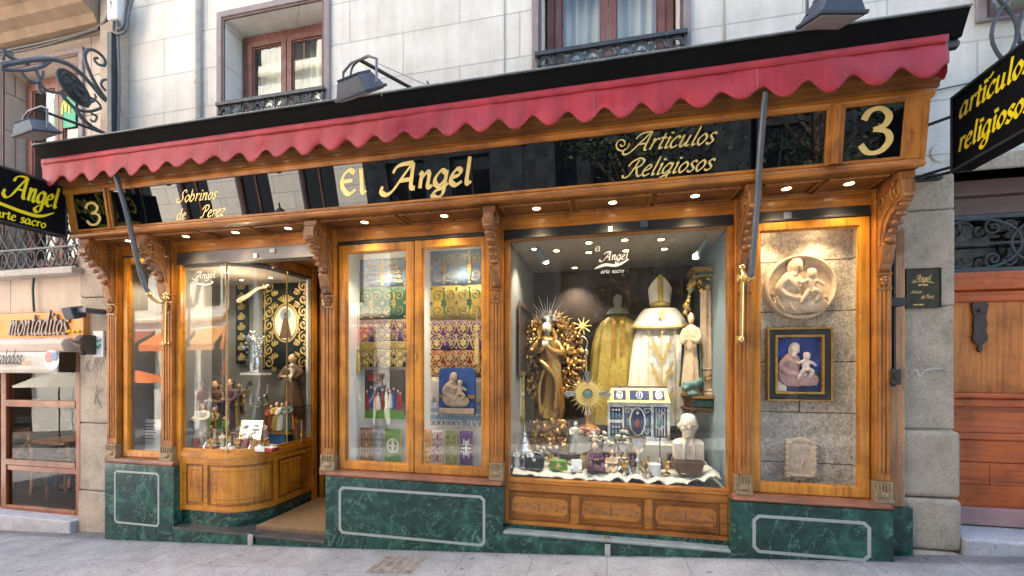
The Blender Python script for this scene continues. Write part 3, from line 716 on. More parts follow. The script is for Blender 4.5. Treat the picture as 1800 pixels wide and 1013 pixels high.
m.box(x0, x1, y-.02, y+.02, z1, z1+.03); m.box(x0, x1, y-.012, y+.012, z0+.24, z0+.262); m.box(x0, x1, y-.012, y+.012, z0, z0+.022)
for k in range(9):
    cx = x0+.01+k*.155
    m.tube([(cx+.155*math.sin(t*math.pi/10), y, z0+.26+(z1-z0-.26)*t/10) for t in range(11)], .010, 6)
    m.tube([(cx+.155-.155*math.sin(t*math.pi/10), y+.003, z0+.26+(z1-z0-.26)*t/10) for t in range(11)], .010, 6)
    m.tube([(cx+.077+.07*math.cos(t*.6283), y, z0+.13+.1*math.sin(t*.6283)) for t in range(10)], .008, 6, closed=True)
    m.tube([(cx+.077+.03*math.cos(t*.6283), y+.004, z0+.08+.04*math.sin(t*.6283)) for t in range(10)], .006, 5, closed=True)
m.build('railing', 'iron', w)
m = MB(); m.box(-7.45, -5.93, .08, .249, 2.62, 2.695); m.build('window_ledge', 'stone_grey', B0, bevel=.01)
# junction box with conduits
jc = P(207, 18, .1)
JB = thing('junction_box', 'small white electrical junction box high on the grey pilaster', 'electrical box', jc)
m = MB(); m.box(jc.x-.07, jc.x+.07, .04, .12, jc.z-.14, jc.z+.15); m.build('box_body', 'white_plastic', JB, bevel=.012)
m = MB(); fr = wall_frame(jc.x-.02, .036, jc.z-.01); m.stroke([(0, 0), (.03, .03), (.0, .05), (.035, .08)], fr, .01, .008); m.stroke([(.0, -.03), (.03, -.01)], fr, .01, .008); m.build('mark', 'dark_ink', JB)
m = MB(); m.tube(cr([(jc.x+.03, .08, jc.z-.13), (jc.x+.03, .08, jc.z-.22), (jc.x+.1, .09, jc.z-.2), (jc.x+.12, .1, jc.z), (jc.x+.2, .1, jc.z+.2), (jc.x+.5, .15, jc.z+.32)]), .016, 8)
m.tube(cr([(jc.x-.02, .08, jc.z-.13), (jc.x-.02, .08, jc.z-.26), (jc.x+.12, .09, jc.z-.26), (jc.x+.16, .1, jc.z-.05), (jc.x+.24, .1, jc.z+.15)]), .014, 8)
m.tube(cr([(jc.x+.01, .09, jc.z-.2), (jc.x+.02, .1, jc.z-.8), (jc.x+.0, .1, jc.z-1.5)]), .014, 8); m.build('conduit', 'grey_metal', JB, smooth=True)
m = MB(); m.tube(cr([(jc.x-.05, .07, jc.z+.06), (jc.x-.3, .14, 5.40), (-6.5, .16, 5.37), (-7.6, .16, 5.38), (-9, .16, 5.36)]), .022, 8)
m.tube(cr([(jc.x-.3, .12, 5.36), (-6.5, .14, 5.32), (-7.6, .14, 5.33), (-9, .14, 5.31)]), .014, 8); tag(m.build('wall_cable', 'black_metal', smooth=True), 'black cable bundle running under the brown cornice, top left', 'cable')
m = MB(); c0 = P(60, 470, .2); c1 = P(60, 548, .2); m.tube(cr([(c0.x+.05, .1, c0.z+.15), c0, c0+(c1-c0)*.5+Vector((-.02, 0, 0)), c1]), .012, 8); tag(m.build('sign_cable', 'iron', smooth=True), 'thin grey cable dropping down the beige wall to the orange cafe sign', 'cable')
# ---- cafe front
CF = thing('cafe_window', 'red-brown wooden cafe window with two glazed bays left of the shop', 'shopfront', (-7.5, .3, -.2))
yc = .30
def zz_(py): return PZ(80, py, yc)
m = MB(); zs = [(655-8, 640), (705, 714), (812, 828), (893, 906)]
xl, xr = PX(10, yc), PX(146, yc); m.box(xr-.07, xr, yc-.03, yc+.05, zz_(906), zz_(560)); m.build('stile', 'cafe_v', CF, bevel=.006); m = MB(); m.box(xl-.03, xl+.06, yc-.03, yc+.05, zz_(906), zz_(560))
m.build('stile', 'cafe_v', CF, bevel=.006)
for a, b in ((704, 716), (810, 820), (821, 830), (892, 906)):
    m = MB(); m.box(xl+.06, xr-.07, yc-.035 if a != 821 else yc-.02, yc+.04, zz_(b), zz_(a)); m.build('rail', 'cafe_h', CF, bevel=.006)
for a, b in ((650, 704), (716, 810), (830, 892)):
    m = MB(); m.box(xl+.06, xr-.07, yc, yc+.006, zz_(b), zz_(a)); m.build('pane', 'glass_cafe', CF)
m = MB(); room(m, -9, -5.96, yc+.06, 3.2, -.25, 2.3); m.build('interior', 'interior_brown', CF)
m = MB(); m.prism([(-9, .1), (-5.99, .1), (-5.99, .32), (-9, .32)], 'z', -1, PZ(80, 906, .2)); tag(m.build('cafe_step', 'step_stone', bevel=.015), 'grey stone sill step below the cafe window, far left', 'step')
# cafe sign board
sx0, sx1 = -8.2, PX(150, .15); sz0, sz1 = PZ(80, 594, .15), PZ(80, 550, .15)
SB = thing('cafe_sign', 'orange cafe sign board with grey script letters over the cafe window', 'sign', ((sx0+sx1)/2, .18, sz0))
m = MB(); m.box(sx0, sx1, .13, .22, sz0-.04, sz1); m.build('board', 'sign_orange', SB, bevel=.01)
m = MB(); tx0, tx1 = PX(12, .1), PX(117, .1); s = (tx1-tx0)/(text_width('montaditos')+.1)
fr = wall_frame(tx0, .125, PZ(60, 589, .13)+.0); write(m, 'montaditos', fr, s, s*1.3, .25, .15, .09, .8, lift=.012); fr2 = wall_frame(tx0-.34, .125, PZ(60, 589, .13)-.02)
m.build('lettering', 'letter_grey', SB, solid=.02)
m = MB(); fr2 = wall_frame(tx0-.46, .125, PZ(60, 589, .13)-.04); write(m, '0', fr2, s*2.2, s*1.3, .1, .3, .2, .8, lift=.012); m.build('numeral', 'yellow', SB, solid=.02)
m = MB()
for px in (122, 130, 138): c = P(px, 583, .12); m.ell(c, .022, n=8)
m.build('dots', 'yellow', SB, smooth=True)
# small spot above it
c = P(130, 550, .0)
SL = thing('wall_spotlight', 'small dark grey spotlight on the pier above the cafe sign', 'light', c)
m = MB(); m.obox(c, (.075, 0, .0), (0, .06, .02), (0, -.02, .06)); m.build('housing', 'flood_grey', SL, bevel=.012)
m = MB(); m.box(c.x+.08, c.x+.2, c.y-.02, c.y+.18, c.z-.0, c.z+.05); m.tube([(c.x+.19, .19, c.z+.02), (c.x+.19, .1, c.z+.02), (c.x+.05, c.y, c.z+.02)], .018, 8); m.build('arm', 'grey_metal', SL)
# cafe awning (retracted, printed valance)
AW = thing('cafe_awning', 'cream retracted cafe awning with printed valance, under the orange sign', 'awning', (-7, .0, sz0))
ya = .05; xr = -6.03; zt = PZ(60, 597, ya); zb = PZ(60, 619, ya)
m = MB(); m.prism([(.2, zt+.05), (ya, zt), (ya-.03, zt-.05), (ya, zb), (.2, zb)], 'x', -8.3, xr+.03); m.build('cassette', 'awning_beige', AW, bevel=.01)
m = MB(); xv = PX(108, ya); zv0 = PZ(60, 656, ya); m.grid(lambda u, v: Vector((-8.3+(xv+8.3)*u, ya-.02+.012*math.sin(u*30)*(1-v), zv0+(zb-zv0)*v)), 60, 4)
m.build('valance', 'awning_white', AW, smooth=True, solid=.004)
m = MB(); s = (PX(45, ya)-PX(5, ya))/text_width('saladas')*1.05; fr = wall_frame(PX(4, ya), ya-.045, PZ(30, 640, ya)); write(m, 'saladas', fr, s, s*1.3, .25, .2, .1, .8); m.build('lettering', 'dark_ink', AW)
m = MB(); fr = wall_frame(PX(48, ya), ya-.045, PZ(50, 641, ya)); write(m, 'zas', fr, s*.6, s*.5, .25, .3, .2, .8); m.build('small_lettering', 'sign_orange', AW)
c = P(91, 633, ya-.04); m = MB(); m.lathe([(0, 0), (.11, 0), (.115, .004), (0, .006)], c, 24, axis='y'); m.build('print_plate', 'white_letter', AW)
m = MB(); m.lathe([(0, 0), (.06, 0), (.06, .004), (0, .006)], c+Vector((-.03, -.008, .03)), 16, axis='y'); m.build('print_food', 'pink_cloth', AW)
m = MB(); m.lathe([(0, 0), (.05, 0), (.05, .004), (0, .006)], c+Vector((.05, -.008, .04)), 16, axis='y'); m.build('print_shade', 'lightblue_cloth', AW)
m = MB(); c = P(144, 606, .06); m.prism([(.06, c.z-.02), (.0, c.z+.05), (.05, c.z+.11), (.189, c.z+.11), (.189, c.z-.11), (.10, c.z-.11)], 'x', c.x-.05, c.x+.05); m.tube([(c.x-.09, .03, c.z+.02), (c.x+.05, .04, c.z-.03)], .03, 10); m.lathe([(.03, 0), (.03, .12)], (c.x-.02, .08, c.z-.12), 10); m.build('bracket', 'interior_brown', AW, bevel=.015)
# seat and table inside the cafe
def cafe_chair(loc, rz):
    t = thing('cafe_chair', 'pale wooden chair inside the cafe window', 'chair', (0, 0, 0))
    m = MB(); m.box(-.2, .2, -.2, .2, .43, .46); m.build('seat', 'chair_wood', t, bevel=.008)
    for x in (-.18, .18):
        m = MB(); m.tube([(x, -.18, 0), (x, -.17, .43)], .018, 6); m.build('leg', 'chair_wood', t)
        m = MB(); m.tube([(x, .2, 0), (x, .17, .45), (x, .24, .92)], .018, 6); m.build('leg', 'chair_wood', t)
    m = MB(); m.box(-.18, .18, .215, .235, .82, .92); m.obox((0, .205, .64), (.19, 0, .13), (0, .008, 0), (-.012, 0, .016)); m.obox((0, .207, .64), (.19, 0, -.13), (0, .007, 0), (.012, 0, .016)); m.build('backrest', 'chair_wood', t)
    t.location = loc; t.rotation_euler = (0, 0, rz); return t
cafe_chair((PX(75, .75), .72, -.22), math.radians(120))
t = thing('cafe_table', 'small pale wooden table inside the cafe window', 'table', (PX(125, 1.1), 1.1, -.22))
m = MB(); x, y, z = t.location; m.box(x-.35, x+.35, y-.3, y+.3, z+.7, z+.74); m.build('table_top', 'chair_wood', t, bevel=.006)
m = MB(); m.box(x-.04, x+.04, y-.04, y+.04, z, z+.7); m.box(x-.25, x+.25, y-.03, y+.03, z, z+.04); m.build('pedestal', 'chair_wood', t)
lamp_point((-7.0, 1.3, 1.9), 5)
# pushchair behind the upper cafe pane
c = Vector((PX(95, 1.0), 1.3, -.22))
t = thing('pushchair', 'black folded pushchair parked behind the cafe window', 'pushchair', c)
m = MB()
for s in (-.22, .22): m.tube([c+Vector((s, -.3, .15)), c+Vector((s, .0, .75)), c+Vector((s, .25, 1.05))], .016, 6); m.tube([c+Vector((s, .3, .15)), c+Vector((s, -.05, .7)), c+Vector((s, -.2, .85))], .016, 6)
m.build('frame', 'grey_metal', t)
for dx in (-.24, .24):
    for dy in (-.3, .3):
        m = MB(); m.tube([c+Vector((dx, dy+.12*math.cos(a), .14+.12*math.sin(a))) for a in [k*.5236 for k in range(12)]], .02, 6, closed=True); m.build('wheel', 'tyre', t)
m = MB(); m.grid(lambda u, v: c+Vector(((u-.5)*.42, -.25+.45*v, .45+.5*v*v+.04*math.sin(u*3.14))), 8, 8); m.build('seat', 'black_cloth', t, solid=.03, smooth=True)
m = MB(); m.grid(lambda u, v: c+Vector(((u-.5)*.44, .15-.3*math.cos(v*2.2), .85+.25*math.sin(v*2.2))), 8, 8); m.build('hood', 'black_cloth', t, solid=.015, smooth=True)
# white notice on the pier
pc = P(173, 605, .17)
t = thing('notice_sign', 'small white notice with a teal emblem on the beige pier', 'sign', pc)
s = PS(173, .17); m = MB(); m.box(pc.x-.075, pc.x+.075, .165, .185, pc.z-23*s, pc.z+23*s); m.build('plate', 'white_plastic', t, bevel=.004)
m = MB(); fr = wall_frame(pc.x, .163, pc.z); m.stroke([(-.05, .05), (-.02, .035), (.02, .035), (.055, .05)], fr, .022, .02, 0, 0); m.build('emblem', 'teal_ink', t)
m = MB(); m.stroke([(-.03, -.0), (-.02, -.03), (.03, -.03), (.035, .0)], fr, .02, .018, 0, 0); m.stroke([(-.01, -.05), (.02, -.05)], fr, .02, .016, 0, 0, nsm=0); m.build('second_emblem', 'green_ink', t)
# iron plate in the pavement
g = [(PX(645, 0), 0)]
def ground_pt(px, py):
    a, b = _ray(px); z = -.1
    for _ in range(20):
        t = (z-CZ)/((HY-py)/F); x = a*t; z = GZ(x)
    return x, CY+b*t
q = [ground_pt(*p) for p in ((643, 1006), (723, 1008.7), (745, 980), (671, 978))]
cx = sum(p[0] for p in q)/4; cy = sum(p[1] for p in q)/4
m = MB(); x0, x1 = q[0][0], q[1][0]; y0, y1 = q[0][1], q[2][1]
sl = lambda x: GZ(x)+.004
m.add([(x0, y0, sl(x0)), (x1, y0, sl(x1)), (x1, y1, sl(x1)), (x0, y1, sl(x0)), (x0, y0, sl(x0)-.02), (x1, y0, sl(x1)-.02), (x1, y1, sl(x1)-.02), (x0, y1, sl(x0)-.02)], [(0, 1, 2, 3), (0, 4, 5, 1), (1, 5, 6, 2), (2, 6, 7, 3), (3, 7, 4, 0)])
for k in range(5):
    xx = x0+(x1-x0)*(k+.5)/5; m.obox((xx, (y0+y1)/2, sl(xx)+.001), (.012, 0, 0), (0, (y1-y0)*.44, 0), (0, 0, .003))
tag(m.build('access_cover', 'rust_plate'), 'small rusty rectangular utility cover set in the pavement', 'cover')
# ---------------------------------------------------------------- the wooden shopfront
SH = thing('shopfront', 'carved golden-oak religious goods shopfront with black glass fascia and green marble plinths', 'shopfront', (-1.65, 0, 0))
ZM = .513
def inlay(parent, x0, x1, z0, z1, y, w=.035, c=.03):
    m = MB(); o = [(x0+c, z0), (x1-c, z0), (x1, z0+c), (x1, z1-c), (x1-c, z1), (x0+c, z1), (x0, z1-c), (x0, z0+c)]
    def ins(k): return [(x0+k+c*.72, z0+k), (x1-k-c*.72, z0+k), (x1-k, z0+k+c*.72), (x1-k, z1-k-c*.72), (x1-k-c*.72, z1-k), (x0+k+c*.72, z1-k), (x0+k, z1-k-c*.72), (x0+k, z0+k+c*.72)]
    i = ins(w); n = 8
    for a, b in ((y-.003, None),):
        vs = [(p[0], a, p[1]) for p in o]+[(p[0], a, p[1]) for p in i]+[(p[0], y+.004, p[1]) for p in o]+[(p[0], y+.004, p[1]) for p in i]
        fs = []
        for k in range(n):
            j = (k+1) % n; fs += [(k, j, n+j, n+k), (k, 2*n+k, 2*n+j, j), (n+k, n+j, 3*n+j, 3*n+k)]
        m.add(vs, fs)
    m.build('inlay', 'white_inlay', parent)
MBK = [(PX(184, 0), PX(305, 0)), (PX(572, 0), PX(884, 0)), (PX(1285, 0), PX(1571, 0))]
for i, (a, b) in enumerate(MBK):
    m = MB(); zb = GZ(a)-.1
    m.box(a, b, 0, .14, zb, ZM-.005)
    mb_ = m.build('marble_plinth', 'marble', SH, bevel=.003)
    if i == 0: inlay(mb_, PX(201, 0), PX(280, 0), PZ(201, 919, 0), PZ(201, 826.5, 0), 0, .019)
    if i == 1: inlay(mb_, PX(595.6, 0), PX(853, 0), PZ(853, 964, 0)+.012, PZ(720, 863, 0), 0, .023, .035)
    if i == 2: inlay(mb_, PX(1322.6, 0), PX(1531, 0), PZ(1400, 977.5, 0), PZ(1400, 909, 0), 0, .023, .04)
m = MB(); m.box(2.02+.003, PX(1602, .12)+.0, .10, .19, -.1, .508); m.build('marble_return', 'marble', SH, bevel=.003)
# entry side returns of the middle plinth
m = MB(); m.box(MBK[1][0]+.001, MBK[1][0]+.14, .141, 1.0, -.5, ZM-.006); m.build('marble_return', 'marble', SH)
# pilasters
PIL = [(PX(190, .04), PX(206, .04)), (PX(285, .04), PX(304, .04)), (PX(566, .04), PX(589, .04)), (PX(862, .04), PX(884, .04)), (PX(1293, .04), PX(1320, .04)), (PX(1537, .04), PX(1566, .04))]
ZS = 2.875  # soffit height
def bracket_profile(y0):
    # (y,z) outline: top under the soffit, long S down to the pilaster face
    return [(y0, ZS), (-.215, ZS), (-.215, ZS-.035), (-.235, ZS-.06), (-.25, ZS-.11), (-.245, ZS-.16), (-.215, ZS-.20), (-.175, ZS-.215), (-.155, ZS-.25), (-.115, ZS-.265), (-.08, ZS-.31), (-.045, ZS-.37), (-.03, ZS-.43), (-.045, ZS-.46), (-.028, ZS-.50), (-.02, ZS-.56), (y0-.02, ZS-.62), (y0, ZS-.64)]
for i, (a, b) in enumerate(PIL):
    w = b-a; xc = (a+b)/2
    m = MB(); y0 = .03
    m.box(a, b, y0, .13, ZM+.20, ZS-.01)
    for k in range(3): m.box(a+w*(.2+.24*k), a+w*(.32+.24*k), y0-.008, y0+.001, ZM+.26, ZS-.72)
    p = m.build('pilaster', 'carved' if 0 else 'oak_v', SH, bevel=.004)
    m = MB(); e = .012
    m.box(a-e, b+e, y0-.02, .13, ZM+.0, ZM+.045); m.build('base', 'walnut_h', p, bevel=.006)
    m = MB(); m.box(a-.004, b+.004, y0-.010, .128, ZM+.046, ZM+.198)
    m.box(a-.008, b+.008, y0-.022, y0-.009, ZM+.046, ZM+.07)
    for k in range(5): m.box(a+w*(.04+.2*k), a+w*(.14+.2*k), y0-.02, y0-.009, ZM+.135, ZM+.19)
    m.ell((xc, y0-.012, ZM+.1), (w*.3, .014, .022), n=8)
    m.build('base_carving', 'carved_base', p, bevel=.002)
    m = MB(); pr = bracket_profile(y0)
    m.prism(pr, 'x', a+w*.12, b-w*.12)
    m.box(a+w*.02, b-w*.02, -.225, -.16, ZS-.05, ZS-.002)
    br = m.build('bracket', 'carved', p, bevel=.006)
    m = MB()
    for s in (a+w*.12, b-w*.12):
        d = -1 if s < xc else 1
        m.tube([(s+d*.004, q[0], q[1]) for q in spiral((-.19, ZS-.125), .062, 1.6, math.pi/2, -1, 26)], .011, 6)
        m.tube([(s+d*.004, q[0], q[1]) for q in spiral((-.02, ZS-.15), .05, 1.3, 0, 1, 20)], .009, 6)
        m.tube(cr([(s+d*.003, -.15, ZS-.19), (s+d*.003, -.09, ZS-.22), (s+d*.003, -.03, ZS-.30), (s+d*.003, -.005, ZS-.45)]), .009, 6)
        m.tube(cr([(s+d*.003, -.12, ZS-.06), (s+d*.003, -.06, ZS-.09), (s+d*.003, .0, ZS-.06)]), .009, 6)
    for k in range(6):
        t = k/5; yy = -.245+.20*t; zz = ZS-.17-.25*t
        m.ell((xc, yy-.004, zz), (w*.36, .022, .022), n=8)
    # leaf drop, diamond and rosette under the scroll
    m.ell((xc, y0-.03, ZS-.52), (w*.26, .03, .05), n=8); m.ell((xc, y0-.02, ZS-.60), (w*.3, .025, .03), n=8)
    m.obox((xc, y0-.015, ZS-.55), (w*.18, 0, 0), (0, .03, 0), (0, 0, .02))
    for k in range(5):
        an = math.radians(72*k+18); m.ell((xc+w*.17*math.cos(an), y0-.014, ZS-.70+w*.2*math.sin(an)), (w*.16, .02, w*.17), n=7)
    m.ell((xc, y0-.022, ZS-.70), (w*.12, .02, w*.12), n=7)
    m.box(a+.003, b-.003, y0-.014, y0+.001, ZS-.765, ZS-.745); m.box(a+.003, b-.003, y0-.016, y0+.001, ZS-.655, ZS-.64)
    m.build('carving', 'carved', br, smooth=True)
# rear board and security bar at the right end
m = MB(); m.box(PX(1566, .12)+.001, PX(1590, .12), .115, .194, .51, ZS-.3); m.build('side_board', 'oldoak_v', SH, bevel=.004)
m = MB(); xb = PX(1570, .085); m.box(xb-.006, xb+.012, .07, .10, PZ(1568, 680, .05), PZ(1568, 375, .05)); c = P(1577, 530, .05); m.box(c.x-.05, c.x+.045, .03, .108, c.z-.035, c.z+.025)
c = P(1570, 662, .05); m.box(c.x-.028, c.x+.03, .01, .108, c.z-.06, c.z+.055); m.lathe([(0, 0), (.022, 0), (.022, .02), (0, .02)], (c.x, .01, c.z), 12, axis='y')
m.build('security_bar', 'black_metal', SH, bevel=.004)
# sills above the plinths
for a, b in MBK:
    m = MB(); m.prism([(.02, ZM), (-.012, ZM+.004), (-.014, ZM+.018), (.0, ZM+.026), (.008, ZM+.042), (.03, ZM+.052), (.13, ZM+.054), (.13, ZM)], 'x', a+.012, b-.012)
    m.build('sill', 'walnut_h', SH, bevel=.002)
# soffit, beam, shutter boxes
XF0, XF1 = -5.36, 2.03
m = MB(); YF = -.25
m.box(XF0, XF1, YF, .13, ZS+.003, ZS+.03)
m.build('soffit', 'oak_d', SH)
m = MB(); xs_ = [(a+b)/2 for a, b in PIL]; cof = []
for (a, b) in zip(xs_, xs_[1:]):
    n = 1 if b-a < 1.0 else (2 if b-a < 1.6 else 3); n = {0: 1, 1: 3, 2: 2, 3: 3, 4: 2}[xs_.index(a)]
    for k in range(n):
        x0 = a+.06+(b-a-.12)*k/n+.02; x1 = a+.06+(b-a-.12)*(k+1)/n-.02
        for (yy0, yy1, t) in ((-.19, .06, 0),):
            m.box(x0, x1, yy0, yy0+.015, ZS-.016, ZS+.0025); m.box(x0, x1, yy1-.015, yy1, ZS-.016, ZS+.0025); m.box(x0, x0+.015, yy0+.015, yy1-.015, ZS-.015, ZS+.0025); m.box(x1-.015, x1, yy0+.015, yy1-.015, ZS-.015, ZS+.0025)
            cof.append(((x0+x1)/2, (yy0+yy1)/2))
m.build('coffer_moulding', 'carved', SH, bevel=.004)
for k, (x, y) in enumerate(cof):
    m = MB(); m.lathe([(.03, 0), (.036, -.004), (.040, 0), (.040, .004), (.03, .004)], (x, y, ZS-.002), 18); f = m.build('downlight', 'brass', SH, smooth=True)
    m = MB(); m.lathe([(0, 0), (.030, 0), (.030, .003), (0, .003)], (x, y, ZS-.003), 16); m.build('lamp', 'lamp_glow', f)
    lamp_spot((x, y, ZS-.02), (x, y+.12, 0), 3.2, 105, (1, .7, .38), .03, .8)
m = MB()
for (a, b) in zip(PIL, PIL[1:]):
    m.box(a[1]-.012, b[0]+.012, .085, .128, ZS-.115, ZS-.001); m.box(a[1]-.01, b[0]+.01, .07, .0845, ZS-.03, ZS-.004)
m.build('beam', 'oak_h', SH, bevel=.004)
# fascia: lower moulding, leaning glass, dividers, cove
zg0, zg1, yg0, yg1 = 2.935, 3.305, -.265, -.315
m = MB()
m.prism([(-.25, ZS+.004), (-.275, ZS+.008), (-.285, ZS+.022), (-.275, ZS+.03), (-.27, ZS+.055), (-.255, ZS+.058), (-.2, ZS+.06), (-.2, ZS+.03)], 'x', XF0-.02, XF1+.02)
m.build('lower_moulding', 'oak_h', SH, bevel=.002)
m = MB(); m.prism([(-.325, zg1-.004), (-.335, zg1+.02), (-.33, zg1+.05), (-.27, zg1+.05), (-.27, zg1)], 'x', XF0-.04, XF1+.04); m.build('upper_moulding', 'oak_h', SH, bevel=.003)
m = MB(); pr = [(-.27, zg1+.051), (-.335, zg1+.051), (-.338, zg1+.075), (-.352, zg1+.078), (-.356, zg1+.11), (-.375, zg1+.114), (-.382, zg1+.15), (-.405, zg1+.155), (-.415, zg1+.20), (-.415, zg1+.235), (-.27, zg1+.235)]
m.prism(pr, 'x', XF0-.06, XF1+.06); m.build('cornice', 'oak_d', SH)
m = MB(); m.prism([(yg0+.012, zg0-.002), (yg1+.012, zg1+.004), (yg1+.08, zg1+.004), (yg0+.08, zg0-.002)], 'x', XF0+.02, XF1-.02); m.build('fascia_backing', 'interior_dark', SH)
def fz(z): return yg0+(yg1-yg0)*(z-zg0)/(zg1-zg0)
FD = [PX(133, -.29)-.0, PX(190, -.29), PX(199, -.29), PX(920, -.29), PX(1450, -.29), PX(1481, -.29), PX(1586, -.29)]
def fglass(x0, x1):
    m = MB(); m.prism([(yg0, zg0), (yg1, zg1), (yg1+.01, zg1), (yg0+.01, zg0)], 'x', x0, x1); return m.build('glass_panel', 'black_glass', SH)
gl = [fglass(FD[0], FD[1]), fglass(FD[2], FD[3]-.003), fglass(FD[3]+.003, FD[4]), fglass(FD[5], FD[6])]
for x0, x1, bulge in ((XF0-.02, FD[0], 0), (FD[1], FD[2], .012), (FD[4], FD[5], .012), (FD[6], XF1+.02, 0)):
    m = MB(); m.prism([(yg0-.012-bulge, zg0-.004), (yg1-.012-bulge, zg1+.002), (yg1+.02, zg1+.002), (yg0+.02, zg0-.004)], 'x', x0, x1)
    if bulge: m.prism([(yg0-.03-bulge, zg0-.004), (yg1-.03-bulge, zg1+.002), (yg1-.0, zg1+.002), (yg0-.0, zg0-.004)], 'x', x0+(x1-x0)*.3, x1-(x1-x0)*.3)
    m.build('fascia_post', 'oak_v', SH, bevel=.005)
m = MB()
for x0, x1 in ((FD[0], FD[1]), (FD[2], FD[4]), (FD[5], FD[6])):
    m.prism([(yg0-.012, zg0-.004), (yg0-.014, zg0+.014), (yg0+.0, zg0+.014), (yg0+.0, zg0-.004)], 'x', x0, x1)
    m.prism([(fz(zg1-.014)-.014, zg1-.014), (yg1-.014, zg1+.002), (yg1-.0, zg1+.002), (fz(zg1-.014), zg1-.014)], 'x', x0, x1)
m.build('fascia_bead', 'oak_h', SH)
# return boards at the two ends of the fascia
m = MB()
for x in (XF0-.012, XF1-.012):
    m.prism([(yg0+.02, ZS+.06), (yg1+.02, zg1+.03), (.2, zg1+.03), (.2, ZS+.031), (-.2, ZS+.031)], 'x', x, x+.024)
m.build('fascia_end', 'oak_v', SH)
m = MB(); m.box(XF0+.02, XF1-.02, -.2, .5, zg1+.02, zg1+.05); m.build('fascia_top', 'interior_dark', SH)
# gilded lettering on the fascia
up = Vector((0, yg1-yg0, zg1-zg0)).normalized(); nrm = Vector((0, -up.z, up.y)); rise = 0.0
def ffr(px, py):
    x = PX(px, -.29); z = PZ(px, py, -.285); return plane_frame((x, fz(z)-.0015, z), (1, 0, 0), up, (0, -1, 0))
def letter(text, px0, px1, pyb, xh, slant, W, T, ang, parent, rise=0, mat='gold_leaf', sp=0.0, nm='lettering'):
    m = MB(); s = (PX(px1, -.29)-PX(px0, -.29))/text_width(text, sp); write(m, text, ffr(px0, pyb), s, xh, slant, W, T, ang, sp); return m.build(nm, mat, parent)
# 'El' and 'Angel' (broad nib)
m = MB(); s = (PX(645, -.29)-PX(600, -.29))/text_width('El'); write(m, 'El', ffr(598, 343), s, .118, .06, .36, .15, .75); m.build('lettering', 'gold_leaf', gl[1])
s = (PX(816, -.29)-PX(690, -.29))/text_width('Angel')*1.02
m = MB(); write(m, 'Angel', ffr(694, 335), s*1.03, .122, .22, .36, .15, .75); m.build('lettering', 'gold_leaf', gl[1])
letter('Sobrinos', 312, 380, 357, .062, .55, .20, .12, .6, gl[1])
letter('de', 306, 322, 386, .058, .5, .20, .12, .6, gl[1]); letter('Perez', 350, 390, 382, .062, .55, .20, .12, .6, gl[1])
letter('Articulos', 1112, 1252, 268, .074, .55, .20, .12, .6, gl[2]); letter('Religiosos', 1100, 1250, 311, .074, .55, .20, .12, .6, gl[2])
m = MB(); f3 = ffr(1100, 268); m.stroke(spiral((-.03, .055), .055, 1.5, 0, -1, 24), f3, .012, .006, .6, .001, 0); m.build('flourish', 'gold_leaf', gl[2])
m = MB(); sc3 = PS(162, -.29); w3 = PX(175, -.29)-PX(150, -.29); write(m, '3', ffr(149, 396), w3/.85, .125, 0, .22, .17, 0); m.build('numeral', 'gold_leaf', gl[0])
m = MB(); w3 = PX(1566, -.29)-PX(1511, -.29); write(m, '3', ffr(1510, 270), w3/.85, .165, 0, .21, .17, 0); m.build('numeral', 'gold_leaf', gl[3])

# ---- glazed openings: frames
def framed(x0, x1, z0, z1, y, w, matv='honey_v', math_='honey_h', glass_=True, wb=None, name='window', gm='glass'):
    m = MB(); m.frame(x0, x1, z0, z1, w, y-.025, y+.03, wb=wb); o = m.build(name, matv, SH, bevel=.006)
    m = MB(); b = .012; m.frame(x0+w-.002, x1-w+.002, z0+(wb or w)-.002, z1-w+.002, b, y-.014, y+.01); m.build('bead', matv, o)
    if glass_:
        m = MB(); m.box(x0+w-.003, x1-w+.003, y+.012, y+.018, z0+(wb or w)-.003, z1-w+.003); m.build('pane', gm, o)
    return o
YW = .10
# A narrow left
AX0, AX1 = PIL[0][1]+.012, PIL[1][0]+.0
framed(AX0+.02, AX1+.02, ZM+.055, 2.745, YW, .062)
# shutter boxes
def shutter(x0, x1, z0, z1, y, mat, stickers=()):
    m = MB(); m.box(x0, x1, y, y+.1, z0, z1); m.box(x0, x1, y-.012, y, z0, z0+.018); o = m.build('shutter_box', mat, SH, bevel=.003); return o
BX0, BX1 = PIL[1][1]+.002, PIL[2][0]-.002
CX0, CX1 = PIL[2][1]+.004, PIL[3][0]-.003
DXa, DXb = PIL[3][1]+.006, PIL[4][0]-.004
EX0, EX1 = PIL[4][1]+.004, PIL[5][0]-.004
zs1 = ZS-.117
shB = shutter(BX0, BX1, zs1-.13, zs1, .08, 'shutter_grey')
shC = shutter(CX0, CX1, zs1-.035, zs1, .09, 'black_metal')
shD = shutter(DXa, DXb, zs1-.085, zs1, .08, 'black_metal')
shE = shutter(EX0, EX1, zs1-.08, zs1, .08, 'black_metal'); shA = shutter(AX0, AX1, zs1-.012, zs1, .09, 'black_metal')
for px, py, sh, mt, w, hh in ((449, 450, shB, 'white_plastic', .035, .022), (479, 441, shB, 'white_letter', .05, .02), (1073, 403, shD, 'white_plastic', .03, .02), (1132, 394, shD, 'grey_label', .05, .026), (1384, 379, shE, 'grey_label', .05, .026)):
    c = P(px, py, .07); m = MB(); m.box(c.x-w/2*1.1, c.x+w/2*1.1, .064, .0785, c.z-hh, c.z+hh); m.build('sticker', mt, sh)
